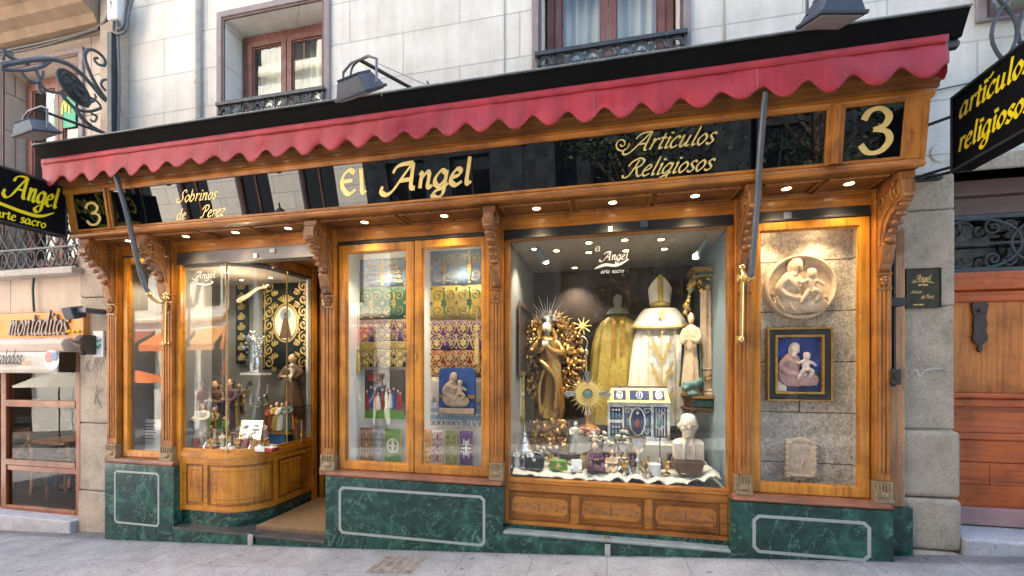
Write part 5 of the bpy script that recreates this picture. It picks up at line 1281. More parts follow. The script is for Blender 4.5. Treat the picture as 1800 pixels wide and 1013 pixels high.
def far_building(name, label, x0, x1, yf, h, mat, win_w, step, frame_mat, floors, z1st, awn=None, h_w=1.9, band_=True):
    t = thing(name, label, 'building', ((x0+x1)/2, yf, GZ((x0+x1)/2)))
    holes = []; x = x0+step*.35
    gz = min(GZ(x0), GZ(x1))-.5
    xs = []
    while x+win_w < x1-.3: xs.append(x); x += step
    for k in range(floors):
        for x in xs: holes.append((x, x+win_w, z1st+k*3.1, z1st+k*3.1+h_w))
    shops = [(x-.25, x+win_w+.35, gz+.6, z1st-1.05) for x in xs]
    m = MB(); wall_holes(m, x0, x1, gz, h, holes+shops, 0, .3)
    for v in m.v: v.y = yf-v.y
    m.build('wall', mat, t)
    m = MB(); m.box(x0, x1, yf-6, yf-.45, gz, h); m.build('core', 'interior_dark', t)
    if band_:
        m = MB()
        for k in range(floors+1): z = z1st+k*3.1-.55; m.prism([(yf, z), (yf+.16, z+.06), (yf+.18, z+.16), (yf+.1, z+.2), (yf, z+.22)], 'x', x0-.02, x1+.02)
        m.build('string_course', mat if mat != 'facade_far' else 'cream', t)
    for (a, b, c, d) in holes:
        m = MB(); m.frame(a, b, c, d, .06, yf-.2, yf-.14); m.box((a+b)/2-.03, (a+b)/2+.03, yf-.2, yf-.14, c+.06, d-.06); w = m.build('window', frame_mat, t)
        m = MB(); m.box(a+.06, b-.06, yf-.19, yf-.18, c+.06, d-.06); m.build('pane', 'black_glass', w)
    for i, (a, b, c, d) in enumerate(shops):
        m = MB(); m.frame(a, b, c, d, .09, yf-.25, yf-.12); w = m.build('shop_window', frame_mat, t); m = MB(); m.box(a+.09, b-.09, yf-.22, yf-.21, c+.09, d-.09); m.build('pane', 'black_glass', w)
        if awn:
            m = MB(); z = d+.1; m.prism([(yf, z+.15), (yf+.9, z-.45), (yf+.9, z-.68), (yf+.885, z-.68), (yf+.885, z-.47), (yf, z+.13)], 'x', a-.05, b+.05); m.build('awning', awn[i % len(awn)], t)
    return t
far_building('far_building', 'cream building with dark windows and orange shop awnings across the street', -22, -7.2, -9.6, 17, 'facade_far', 1.25, 2.35, 'brownframe', 4, 3.75, ['orange', 'red_cloth', 'orange', 'sign_orange'])
far_building('far_building', 'tall building across the street, its shade painted in as dark slate blue', -7.15, -1.4, -9.6, 12, 'facade_painted_shade', 1.2, 2.0, 'black_metal', 3, 3.3, None)
far_building('far_building', 'stone building painted dark for shade behind the street trees across the street', -1.35, 14, -11.5, 12, 'facade_painted_shade', 1.2, 2.4, 'black_metal', 3, 3.6, None)
far_building('far_building', 'pale distant building down the street across the road', -45, -22.05, -9.6, 15, 'facade_far', 1.25, 2.6, 'stone_trim', 2, 3.2, ['awning_beige', 'teal_cloth'])
# street lamp seen in the fascia
lx = -9.2; t = thing('street_lamp', 'cast iron street lamp on the far pavement in front of the cream building', 'street lamp', (lx, -8.2, GZ(lx)))
m = MB(); z = GZ(lx); m.lathe([(.16, 0), (.16, .1), (.1, .2), (.09, .9), (.06, 1.0), (.045, 3.6), (.07, 3.65), (.05, 3.75)], (lx, -8.2, z), 12); m.build('post', 'iron_dark', t, smooth=True)
m = MB(); m.lathe([(.08, 3.76), (.20, 4.3), (.20, 4.32)], (lx, -8.2, z), 6); m.build('lantern', 'white_letter', t); m = MB(); m.lathe([(.24, 4.33), (.10, 4.52), (.03, 4.56), (.02, 4.7)], (lx, -8.2, z), 6); m.build('cap', 'iron_dark', t)
# cafe parasols on the far pavement
for i, (x, y, mt, lb) in enumerate(((-17.5, -6.4, 'white_cloth', 'white cafe parasol across the street'), (-8.6, -6.6, 'red_cloth', 'red cafe parasol across the street'), (-14.5, -6.6, 'orange', 'orange cafe parasol across the street'))):
    z = GZ(x)-.13; t = thing('cafe_parasol', lb, 'parasol', (x, y, z), 'cafe parasols across the street')
    m = MB(); m.tube([(x, y, z), (x, y, z+2.35)], .022, 8); m.lathe([(.22, 0), (.22, .05), (.05, .08)], (x, y, z), 12); m.build('pole', 'grey_metal', t)
    m = MB(); m.lathe([(1.15, 1.95), (.6, 2.22), (.02, 2.4)], (x, y, z), 8); m.build('canopy', mt, t, solid=.01)
# ---------------------------------------------------------------- passers-by across the street, seen only in the glass
def person(label, loc, rz, shirt, trousers, hairm='hair_brown', h=1.7, seed=0, stride=.18):
    rr = random.Random(seed); t = thing('person', label, 'person', (0, 0, 0), 'people walking across the street'); s = h/1.72
    def V3(x, y, z): return Vector((x, y, z))*s
    hipz = .92
    def limb(m, pts, rs): m.tube(cr([V3(*p) for p in pts], 5), [r*s for r in [rs[0]+(rs[-1]-rs[0])*i/(5*(len(pts)-1)) for i in range(5*(len(pts)-1)+1)]], 8)
    m = MB(); m.ell(V3(0, .0, 1.61), (.075*s, .095*s, .115*s), n=12); m.ell(V3(0, -.095, 1.60), (.014*s, .02*s, .022*s), n=6)
    for e in (-1, 1): m.ell(V3(e*.078, 0, 1.61), (.014*s, .02*s, .03*s), n=6)
    limb(m, [(0, 0, 1.55), (0, .01, 1.45), (0, .01, 1.40)], [.05, .055])
    for e in (-1, 1):
        k = e*stride
        limb(m, [(e*.19, 0, 1.38), (e*.24, k*.5, 1.12), (e*.23, k*1.0-.08, .90)], [.05, .03]); m.ell(V3(e*.23, k-.10, .84), (.03*s, .022*s, .055*s), n=7)
        limb(m, [(e*.09, 0, .9), (e*.10, -k*.6-.03, .5), (e*.10, -k*1.2+.04, .08)], [.08, .045]); m.ell(V3(e*.10, -k*1.2-.02, .045), (.045*s, .12*s, .045*s), n=8)
    m.ell(V3(0, 0, 1.2), (.15*s, .1*s, .25*s), n=12); m.ell(V3(0, 0, .95), (.15*s, .11*s, .12*s), n=10)
    m.build('body', 'skin', t, remesh=.016, lap=3)
    m = MB(); m.ell(V3(0, .0, 1.22), (.185*s, .125*s, .24*s), n=12); m.ell(V3(0, 0, 1.03), (.17*s, .12*s, .14*s), n=12); m.ell(V3(0, 0, 1.36), (.2*s, .09*s, .08*s), n=10)
    for e in (-1, 1): limb(m, [(e*.19, 0, 1.39), (e*.225, e*stride*.25, 1.25), (e*.24, e*stride*.5, 1.13)], [.07, .058])
    m.build('shirt', shirt, t, remesh=.018, lap=3)
    m = MB(); m.ell(V3(0, 0, .93), (.165*s, .125*s, .12*s), n=10)
    for e in (-1, 1): k = e*stride; limb(m, [(e*.085, 0, .9), (e*.10, -k*.6-.03, .5), (e*.10, -k*1.2+.04, .12)], [.10, .065])
    m.build('trousers', trousers, t, remesh=.018, lap=2)
    m = MB(); m.ell(V3(0, .022, 1.65), (.088*s, .095*s, .095*s), n=12); m.build('hair', hairm, t, smooth=True)
    t.location = loc; t.rotation_euler = (0, 0, rz); return t
for i, (x, y, rz, sh, tr, lb) in enumerate(((-8.9, -5.9, 1.3, 'blue_cloth', 'black_cloth', 'person in a blue shirt and black trousers walking across the street'), (-10.2, -6.1, -1.4, 'white_cloth', 'brown_cloth', 'person in a white shirt and brown trousers walking across the street'),
        (-7.6, -7.9, 1.6, 'pink_cloth', 'blue_cloth', 'person in a pink top and blue trousers walking across the street'), (-6.3, -7.4, -1.6, 'lightblue_cloth', 'black_cloth', 'person in a pale blue shirt walking across the street'), (-12.2, -7.6, 1.5, 'red_cloth', 'black_cloth', 'person in a red top walking across the street'))):
    person(lb, (x, y, GZ(x)-(.13 if y > -7.2 else 0)), rz, sh, tr, h=1.62+.03*i, seed=i)
LK = .30
# ---------------------------------------------------------------- display interiors (parts of the shopfront)
def disp(x0, x1, y0, y1, z0, z1, wallm, floorm, ceilm, lm=None, rm=None):
    m = MB(); t = .02; m.box(x0, x1, y1, y1+t, z0-t, z1+t); o = m.build('display_back', wallm, SH)
    m = MB(); m.box(x0-t, x0, y0, y1+t, z0-t, z1+t); m.build('display_side', lm or wallm, SH)
    m = MB(); m.box(x1, x1+t, y0, y1+t, z0-t, z1+t); m.build('display_side', rm or wallm, SH)
    m = MB(); m.box(x0, x1, y0, y1, z0-t, z0); m.build('display_floor', floorm, SH)
    m = MB(); m.box(x0, x1, y0, y1, z1, z1+t); m.build('display_ceiling', ceilm, SH)
    return o
disp(AX0+.03, AX1+.0, .135, .42, .60, 2.74, 'interior_grey', 'white_paper', 'ceiling_beige')
lamp_spot(((AX0+AX1)/2, .22, 2.70), ((AX0+AX1)/2, .35, 1.2), 5, 110)
# notice card in the narrow window
c = P(263, 752, .3); t = thing('notice_card', 'white card of printed lines at the bottom of the narrow left window', 'card', (c.x, .3, .6))
m = MB(); m.box(c.x-.17, c.x+.15, .30, .31, .602, .95); m.build('card_body', 'white_paper', t)
m = MB(); fr = wall_frame(c.x-.10, .298, .90)
for k in range(6): m.stroke([(.01*(k % 2), -.034*k), (.08+.05*((k*7) % 3)/2+.03, -.034*k-.001), (.2-.02*((k*5) % 3), -.034*k)], fr, .009, .009, 0, 0, nsm=0)
m.build('printed_lines', 'dark_ink', t)
# B
XB1 = XS-.03
m = MB(); m.box(-5.24, XB1+.03, 1.10, 1.12, .55, 2.66); m.build('display_back', 'interior_grey', SH)
m = MB(); m.box(BXL-.0, BXL+.02, .16, .46, .55, 2.66); m.build('display_side', 'interior_grey', SH)
m = MB(); m.box(-5.24, -5.22, .48, 1.099, .55, 2.66); m.build('display_side', 'interior_grey', SH)
m = MB(); m.box(-5.24, BXL+.02, .461, .479, .55, 2.66); m.build('partition', 'interior_grey', SH)
m = MB(); m.box(-5.22, BXL+.0205, .48, 1.099, .60, .66); m.build('display_floor', 'linen', SH)
m = MB(); m.box(-5.22, BXL+.0205, .48, 1.099, 2.60, 2.64); m.build('display_ceiling', 'ceiling_beige', SH)
m = MB(); a = bpath(-.022, 12, 1.08); vs = [(x, y) for x, y in a]+[(BXL+.021, 1.08)]; m.prism(vs, 'z', .60, .66); m.build('display_floor', 'linen', SH)
m = MB(); m.prism(vs, 'z', 2.60, 2.64); m.build('display_ceiling', 'ceiling_beige', SH)
# D
disp(DXa+.02, DXb-.02, .165, 1.55, .54, 2.69, 'interior_brown', 'linen', 'ceiling_beige', 'interior_grey', 'interior_blue')
# C
disp(CX0+.02, CX1-.02, .135, .45, .565, 2.74, 'white_paper', 'white_paper', 'white_paper')
# E stone behind
disp(EX0+.01, EX1-.01, .135, .30, .565, 2.68, 'display_stone', 'display_stone', 'ceiling_beige', 'display_stone', 'display_stone')
ZB, ZD = .66, .54
def lit(x, y, z, tx, ty, tz, p, size=75, col=(1, .86, .68)): lamp_spot((x, y, z), (tx, ty, tz), p*LK, size, col, .015, .7)
# downlights inside D ceiling
t = None
for k, (px, py) in enumerate(((940, 437), (978, 440), (1035, 426), (1035, 443), (1098, 421), (1100, 440), (1162, 420), (1168, 437), (1010, 470))):
    tt = (2.69-CZ)/((HY-py)/F); a, b = _ray(px); x, y = a*tt, CY+b*tt
    y = min(max(y, .3), 1.45)
    m = MB(); m.lathe([(.028, 0), (.042, -.004), (.046, 0), (.046, .006), (.028, .006)], (x, y, 2.683), 16); f = m.build('spot_fitting', 'brass', SH, smooth=True)
    m = MB(); m.lathe([(0, 0), (.028, 0), (.028, .003), (0, .003)], (x, y, 2.682), 14); m.build('lamp', 'lamp_glow', f)
    if k % 2 == 0: lit(x, y, 2.67, x, y+.05, .5, 20, 100)
for (px, py, d) in ((1240, 425, -1), (945, 437, 1)):
    c = P(px, py, .38); t = thing('display_spotlight', 'white tubular spotlight at the top %s corner of the main window' % ('right' if d < 0 else 'left'), 'spotlight', c, 'spotlights in the main window')
    m = MB(); e = c+Vector((d*.07, .0, -.12)); m.tube([c, e], .022, 12); m.tube([e, e+Vector((d*.006, 0, -.012))], [.034, .038], 12); m.build('lamp_tube', 'interior_blue', t, smooth=True)
    m = MB(); m.tube([c, c+Vector((0, 0, 2.69-c.z))], .006, 6); m.build('stem', 'silver', t); m = MB(); q = e+Vector((d*.010, 0, -.017)); m.ell(q, (.026, .026, .01), n=10); m.build('lamp', 'lamp_white', t)
    lit(q.x+d*.02, q.y, q.z-.03, q.x+d*.5, .8, .9, 16, 80, (1, .9, .75))
lit(-.75, .3, 2.62, -.3, .9, .9, 15, 90); lit(.7, .3, 2.62, .5, .9, .9, 15, 90)
# B, C, E lights
for x, y in ((-4.1, .35), (-3.85, .7), (-4.3, .75), (-4.75, .75)):
    m = MB(); m.lathe([(.02, 0), (.032, -.004), (.034, .004), (.02, .004)], (x, y, 2.595), 14); f = m.build('spot_fitting', 'brass', SH, smooth=True); m = MB(); m.lathe([(0, 0), (.02, 0), (.02, .003), (0, .003)], (x, y, 2.593), 12); m.build('lamp', 'lamp_glow', f)
    lit(x, y, 2.57, x+.1, y+.02, .6, 11, 100)
for x in ((CX0*3+CX1)/4, (CX0+CX1*3)/4):
    m = MB(); m.lathe([(0, 0), (.03, 0), (.03, .01), (0, .01)], (x, .24, 2.725), 14); m.build('lamp', 'lamp_glow', SH); lit(x, .16, 2.71, x, .36, .6, 15, 110)
for x in (EX0+.15, EX1-.28):
    m = MB(); m.lathe([(0, 0), (.03, 0), (.03, .01), (0, .01)], (x, .20, 2.668), 14); m.build('lamp', 'lamp_glow', SH); lit(x, .15, 2.655, x, .25, .6, 9, 110, (1, .74, .45))
# small lettering on the glass
def gtext(px0, px1, py, Y, parent, words, xh, mat='white_letter', sl=.25):
    m = MB(); s = (PX(px1, Y)-PX(px0, Y))/text_width(words); write(m, words, wall_frame(PX(px0, Y), Y, PZ(px0, py, Y)), s, xh, sl, .24, .09, .7); return m.build('glass_lettering', mat, parent)
gtext(1062, 1103, 458, YD-.002, fd, 'Angel', .042); gtext(1045, 1054, 442, YD-.002, fd, 'El', .025); gtext(1056, 1097, 481, YD-.002, fd, 'arte sacro', .022, sl=0)
m = MB(); fr = wall_frame(PX(1045, YD), YD-.0025, PZ(1045, 473, YD)); L = PX(1106, YD)-PX(1045, YD); m.stroke([(0, 0), (L*.3, .03), (L*.65, .022), (L, .07)], fr, .022, .006, 1.6, 0, 6, taper=True); m.build('glass_swash', 'white_letter', fd)
gtext(345, 378, 490, YB-.004, cb, 'Angel', .042)
m = MB(); fr = wall_frame(PX(342, YB), YB-.004, PZ(342, 502, YB)); m.stroke([(0, 0), (.06, .015), (.15, 0), (.24, .02)], fr, .018, .005, 1.6, 0, 6, taper=True); m.build('glass_swash', 'white_letter', cb)

# ---------------------------------------------------------------- cloth panels with embroidery
def scrollwork(m, fr, w, h, nx=1, ny=1, W=.012, seedv=0, dens=1):
    k = 0
    for i in range(nx):
        for j in range(ny):
            cx = w*((i+.5)/nx-.5); cz = h*((j+.5)/ny-.5); a = w/nx*.24; b = h/ny*.24; r = min(a, b)
            for sx in (-1, 1):
                for sz in (-1, 1):
                    k += 1
                    m.stroke([(cx+sx*p[0], cz+sz*p[1]) for p in [(q[0], q[1]) for q in spiral((a, b), r*.9, 1.35, math.pi*.75, -1, 18)]], fr, W, W*.4, .6, (k % 3)*3e-4, 0)
            m.stroke([(cx, cz-b*1.6), (cx+a*.12, cz-b*.7), (cx-a*.12, cz), (cx+a*.12, cz+b*.7), (cx, cz+b*1.6)], fr, W*1.5, W*.7, 0, .001)
            for q in range(4):
                an = math.pi/4+q*math.pi/2; m.stroke([(cx, cz), (cx+a*.5*math.cos(an), cz+b*.5*math.sin(an))], fr, W*2.2, W*.9, an+1.57, .0013, 0)
def cloth_panel(label, px0, px1, py0, py1, Y, mat, thread='gold_thread', nx=2, ny=1, W=.010, group=None, cat='cloth', name='embroidered_cloth', fringe=True):
    pm = (px0+px1)/2; x0, x1 = PX(px0, Y), PX(px1, Y); z1, z0 = PZ(pm, py0, Y), PZ(pm, py1, Y)
    t = thing(name, label, cat, ((x0+x1)/2, Y, z0), group)
    m = MB(); m.grid(lambda u, v: Vector((x0+(x1-x0)*u, Y+(.010*math.sin(u*9+z0*5)+.005*math.sin(u*23+z0*9))*(1-v), z0+(z1-z0)*v)), 48, 4); m.build('fabric', mat, t, smooth=True, solid=.004)
    m = MB(); fr = wall_frame((x0+x1)/2, Y-.010, (z0+z1)/2); ww, hh_ = (x1-x0), (z1-z0); rr = random.Random(int(px0*7+py0))
    if nx == 3:   # ogee lattice with medallions
        for i in range(4):
            for j in range(2):
                cx = ww*(-.375+.25*i); cz = hh_*(.24 if (i+j) % 2 else -.24); a, b = ww*.10, hh_*.20
                m.stroke([(cx+a*math.cos(q*.5236), cz+b*math.sin(q*.5236)) for q in range(12)], fr, W*.8, W*.5, .4, 0, 2, closed=True)
                for q in range(6): m.stroke([(cx, cz), (cx+a*.7*math.cos(q*1.047+.5), cz+b*.7*math.sin(q*1.047+.5))], fr, W*1.6, W*.6, q*1.047+2.07, .0004+.0001*q, 0)
                for s in (-1, 1): m.stroke([(cx+s*a, cz), (cx+s*a*1.3, cz+b*.8), (cx+s*a*.6, cz+b*1.3)], fr, W, W*.4, .5, .0012)
        for k in range(26):
            cx, cz = ww*rr.uniform(-.48, .48), hh_*rr.uniform(-.46, .46); q = rr.uniform(0, 6.28); m.stroke([(cx, cz), (cx+.012*math.cos(q), cz+.012*math.sin(q)), (cx+.018*math.cos(q+.8), cz+.018*math.sin(q+.8))], fr, .008, .004, q, .002+.0001*k)
    elif nx == 1:
        for s in (-1, 1):
            for k in range(5):
                q = .25+.45*k; L = .42-.03*k; m.stroke([(0, -hh_*.35+hh_*.14*k), (s*ww*L*.4, -hh_*.3+hh_*.15*k), (s*ww*L, -hh_*.36+hh_*.17*k), (s*ww*L*.85, -hh_*.26+hh_*.17*k)], fr, W*1.1, W*.5, .6, .0003*k)
        m.stroke([(0, -hh_*.45), (0, hh_*.45)], fr, W*1.8, W*1.4, 0, .002, 0); m.stroke([(-ww*.12, hh_*.25), (ww*.12, hh_*.25)], fr, W*1.2, W*1.2, 0, .0024, 0)
    elif nx >= 4:
        for i in range(nx*3):
            for j in range(3):
                cx, cz = ww*(-.47+.94*(i+.5*(j % 2))/(nx*3)), hh_*(-.3+.3*j)
                for q in range(4): m.stroke([(cx, cz), (cx+.014*math.cos(q*1.57+.4), cz+.014*math.sin(q*1.57+.4))], fr, .007, .004, q*1.57+2, .0002*q, 0)
    else: scrollwork(m, fr, ww*.96, hh_*.90, nx, ny, W*.8)
    if hh_ > .15:
        for k in range(nx*2+1):
            for zz in (-.42, .42, 0):
                cx = ww*(-.48+.96*k/(nx*2)); q = .011 if zz else .016
                for a in range(5): m.stroke([(cx, zz*hh_), (cx+q*math.cos(a*1.257+k), zz*hh_+q*math.sin(a*1.257+k))], fr, .011, .006, a*1.257+k+1.57, .0016+.0001*a, 0)
    m.build('embroidery', thread, t)
    if fringe:
        m = MB(); n = 40
        for k in range(n): x = x0+(x1-x0)*(k+.5)/n; m.box(x-.002, x+.002, Y-.008, Y-.004, z0-.012, z0+.004)
        m.build('fringe', 'gold_thread', t)
    return t
GC = 'embroidered cloths hanging in the double window'
L0, L1, R0, R1 = 633, 714, 757, 850
for k, (a, b, y0, y1, Y, mt, th, lb, nx, W) in enumerate((
    (L0, L1, 455, 505, .43, 'lightblue_cloth', 'gold_thread', 'pale blue cloth with gold motif, topmost in the left half of the double window', 1, .012),
    (L0, L1, 505, 562, .425, 'darkgreen_cloth', 'gold_cloth', 'green and gold damask cloth in the left half of the double window', 2, .014),
    (L0, L1, 562, 600, .42, 'purple_cloth', 'gold_thread', 'purple damask cloth below the green one, left half of the double window', 3, .010),
    (L0, L1, 600, 615, .415, 'gold_cloth', 'gold_thread', 'narrow gold band above the black cloth, left half of the double window', 4, .004),
    (L0, L1, 615, 645, .41, 'black_cloth', 'gold_thread', 'black cloth with gold scrolls, left half of the double window', 3, .012),
    (R0, R1, 440, 502, .43, 'lightblue_cloth', 'gold_thread', 'blue and gold brocade, topmost in the right half of the double window', 2, .012),
    (R0, R1, 502, 563, .425, 'gold_cloth', 'darkgreen_cloth', 'gold cloth with dark green emblem, right half of the double window', 2, .014),
    (R0, R1, 563, 616, .42, 'purple_cloth', 'gold_thread', 'purple cloth with large gold medallions, right half of the double window', 3, .013),
    (R0, R1, 616, 663, .415, 'red_cloth', 'gold_thread', 'red and gold damask cloth above the relief plaque', 3, .012),
    (R0, R1, 663, 708, .41, 'white_cloth', 'rose_white', 'white lace cloth behind the relief plaque', 4, .006),
    (R0, R1, 708, 748, .405, 'lightblue_cloth', 'white_cloth', 'pale blue satin cloth below the relief plaque', 5, .012))):
    cloth_panel(lb, a, b, y0, y1, Y, mt, th, nx, 1, W, GC)
def tassel(label, px, py0, py1, Y):
    c = P(px, py0, Y); e = P(px, py1, Y); L = c.z-e.z; t = thing('tassel', label, 'tassel', c)
    m = MB(); m.tube([(c.x, Y, c.z+.35), c], .003, 5); m.lathe([(.004, 0), (.014, -.01), (.015, -.03), (.008, -.04), (.018, -.055), (.024, -L)], c, 12, fold=lambda a, t: 1+.12*math.cos(a*6)); m.build('cord', 'gold_thread', t, smooth=True)
tassel('gold tassel hanging at the left edge of the double window', 629, 612, 655, .38); tassel('gold tassel hanging in front of the purple cloth, right half of the double window', 838, 585, 640, .36)
def stole(label, px0, px1, py0, py1, Y, mat, motif='gold_thread', kind=0):
    x0, x1 = PX(px0, Y), PX(px1, Y); pm = (px0+px1)/2; z1, z0 = PZ(pm, py0, Y), PZ(pm, py1, Y); xc = (x0+x1)/2; zc = (z0+z1)/2; w = x1-x0; h = z1-z0
    t = thing('stole', label, 'stole', (xc, Y, z0), 'stoles along the bottom of the double window')
    m = MB(); m.grid(lambda u, v: Vector((x0+w*u, Y+.008*math.sin(u*3.14), z0+h*v)), 6, 3); m.build('band', mat, t, smooth=True, solid=.005)
    m = MB(); fr = wall_frame(xc, Y-.006, zc)
    if kind == 0: scrollwork(m, fr, w*.9, h*.95, 1, 3, .008)
    elif kind == 1:
        m.stroke([(0, -h*.22), (0, h*.22)], fr, w*.11, w*.11, 0, 0, 0); m.stroke([(-w*.33, 0), (w*.33, 0)], fr, w*.11, w*.11, 0, .001, 0)
        for sx in (-1, 1):
            m.stroke([(sx*w*.16, -h*.28), (sx*w*.16, -h*.1), (sx*w*.36, -h*.1)], fr, w*.06, w*.06, 0, .0015, 0); m.stroke([(sx*w*.16, h*.28), (sx*w*.16, h*.1), (sx*w*.36, h*.1)], fr, w*.06, w*.06, 0, .0015, 0)
    else:
        m.stroke([(w*.32*math.cos(a), w*.36*math.sin(a)) for a in [q*.5236 for q in range(12)]], fr, w*.08, w*.08, 0, 0, 3, closed=True); m.stroke([(0, -w*.3), (0, w*.3)], fr, w*.1, w*.1, 0, .001, 0); m.stroke([(-w*.25, 0), (w*.25, 0)], fr, w*.1, w*.1, 0, .0015, 0)
    m.build('motif', motif, t)
    m = MB(); m.box(x0+.002, x0+.008, Y-.008, Y-.003, z0, z1); m.box(x1-.008, x1-.002, Y-.008, Y-.003, z0, z1); m.build('edging', 'gold_thread', t)
for a in ((633, 656, 752, 812, .36, 'red_cloth', 'gold_thread', 0, 'red stole with gold medallions, leftmost in the double window'), (659, 674, 753, 812, .365, 'lightblue_cloth', 'white_cloth', 0, 'pale blue narrow stole between the red and green ones'), (676, 706, 754, 813, .36, 'green_cloth', 'white_cloth', 2, 'bright green stole with a ringed white cross'),
          (747, 757, 756, 815, .36, 'orange', 'gold_thread', 0, 'thin orange-red stole at the left edge of the right half'), (758, 780, 757, 816, .355, 'white_cloth', 'red_cloth', 0, 'cream stole with red and brown crosses'), (783, 804, 758, 817, .36, 'green_cloth', 'gold_thread', 0, 'green stole with gold leaves beside the purple one'), (807, 833, 758, 818, .355, 'purple_cloth', 'white_letter', 1, 'deep purple stole with a white cross, rightmost')):
    stole(a[8], *a[:5], a[5], a[6], a[7])

# ---------------------------------------------------------------- mother and child relief, built as lumps
def relief(cx, cz, Y, s, d=.5):
    """returns dict of MB: skin, robe, mantle, child; s = overall height; d depth factor"""
    g = {k: MB() for k in ('skin', 'robe', 'hair', 'child')}
    def E(k, x, z, rx, rz, y=0, ry=None, rot=0): g[k].ell((cx+x*s, Y-y*s*d, cz+z*s), (rx*s, (ry or min(rx, rz))*s*d, rz*s), rot=(Matrix.Rotation(rot, 4, 'Y').to_quaternion() if rot else None), n=12)
    def L(k, pts, r0, r1, y=.1): p = cr([(cx+q[0]*s, Y-(q[2] if len(q) > 2 else y)*s*d, cz+q[1]*s) for q in pts], 5); g[k].tube(p, [s*(r0+(r1-r0)*i/(len(p)-1)) for i in range(len(p))], 8)
    E('skin', -.06, .33, .075, .095, .16, .07); E('skin', -.05, .32, .014, .022, .235); L('skin', [(-.07, .26), (-.09, .18)], .045, .05, .1)
    E('hair', -.065, .37, .095, .09, .08, .08); E('hair', -.14, .30, .04, .1, .08); E('hair', -.0, .30, .03, .06, .08)
    E('robe', -.12, .06, .17, .2, .06, .13); E('robe', -.05, -.22, .32, .17, .05, .14); E('robe', .15, -.25, .2, .13, .12, .12); L('robe', [(-.2, .14), (-.3, .0), (-.2, -.12), (-.02, -.16)], .07, .045, .14)
    L('skin', [(-.04, -.16), (.06, -.17), (.12, -.13)], .03, .02, .22)
    for k in range(5): L('robe', [(-.34+.13*k, -.12), (-.3+.13*k, -.24), (-.22+.13*k, -.36)], .022, .014, .16)
    for k in range(3): L('robe', [(-.22+.04*k, .18-.03*k), (-.14+.03*k, .06-.02*k), (-.02, .0-.05*k)], .016, .012, .2)
    E('child', .12, .19, .065, .072, .22, .07); E('child', .11, .04, .075, .115, .18, .085); L('child', [(.06, .1), (-.03, .06), (-.06, .10)], .03, .02, .24); L('child', [(.17, .09), (.25, .04), (.27, .0)], .03, .02, .22)
    L('child', [(.12, -.05), (.22, -.1), (.16, -.22)], .045, .025, .24); L('child', [(.08, -.05), (.02, -.14), (-.03, -.24)], .045, .022, .25); E('child', .12, .23, .07, .045, .2)
    return g
# roundel
c = P(1405, 505, .27); r = PS(1405, .27)*57
t = thing('relief_roundel', 'round carved stone relief of a mother and child in the right window', 'relief', (c.x, .30, c.z))
m = MB(); m.lathe([(0, 0), (r*.86, 0), (r*.88, .025), (r*.93, .04), (r*.985, .034), (r, .0), (r, -.03), (0, -.03)], (c.x, .27, c.z), 48, axis='y'); m.build('disc', 'relief_stone', t, smooth=True)
g = relief(c.x-.0, c.z-.01, .268, r*2.05, .55); m = MB()
for k in g: m.v, m.f = m.v, m.f; m.add(g[k].v, g[k].f)
for a in range(14):
    an = math.pi*(1.08+a*.06); m.ell((c.x+r*.78*math.cos(an), .262, c.z+r*.78*math.sin(an)), (r*.08, .014, r*.05), n=7)
o = m.build('figures', 'relief_stone', t, remesh=r*.018, lap=2)
m = MB(); hc = (c.x-.06*r*2, c.z+.36*r*2)
m.tube([(hc[0]+r*.26*math.cos(q*.2618), .266, hc[1]+r*.26*math.sin(q*.2618)) for q in range(24)], .004, 6, closed=True); m.build('halo', 'relief_stone', t)
# framed painting-relief
c = P(1405, 641, .24); s_ = PS(1405, .24); fw2, fh2 = (PX(1462, .24)-PX(1347, .24))/2, 64.5*s_
t = thing('framed_picture', 'blue and pink mother and child picture in a black and gilt frame, below the roundel', 'picture', (c.x, .29, c.z))
def fr4(m, hw, hh, w, y0, y1): m.frame(c.x-hw, c.x+hw, c.z-hh, c.z+hh, w, y0, y1)
m = MB(); fr4(m, fw2, fh2, .014, .225, .285); m.build('outer_frame', 'gold_paint', t, bevel=.003)
m = MB(); fr4(m, fw2-.0142, fh2-.0142, .042, .235, .285); m.build('frame', 'black_metal', t, bevel=.004)
m = MB(); fr4(m, fw2-.0565, fh2-.0565, .020, .228, .285); m.build('inner_frame', 'gold_paint', t, bevel=.005)
m = MB(); m.box(c.x-fw2+.07, c.x+fw2-.07, .27, .288, c.z-fh2+.07, c.z+fh2-.07); m.build('background', 'picture_sky', t)
h = (fh2-.08)*2; g = relief(c.x, c.z-.015, .268, h*1.0, .35)
for k, mt in (('skin', 'rose_white'), ('robe', 'robe_rose'), ('hair', 'ivory'), ('child', 'rose_white')): g[k].build({'skin': 'face', 'robe': 'robe', 'hair': 'veil', 'child': 'child'}[k], mt, t, remesh=h*.014, lap=1)
m = MB(); m.box(c.x-fw2+.078, c.x-fw2+.15, .258, .271, c.z-fh2+.078, c.z-fh2+.20); m.build('parapet', 'cream', t); m = MB(); m.ell((c.x+.1, .265, c.z-.09), (.06, .01, .03), n=8); m.build('shrub', 'leaf_green', t)
m = MB(); m.lathe([(.01, 0), (.01, .06), (.006, .09), (.0, .12)], (c.x-fw2+.1, .262, c.z-fh2+.2), 8); m.build('tower', 'white_letter', t)
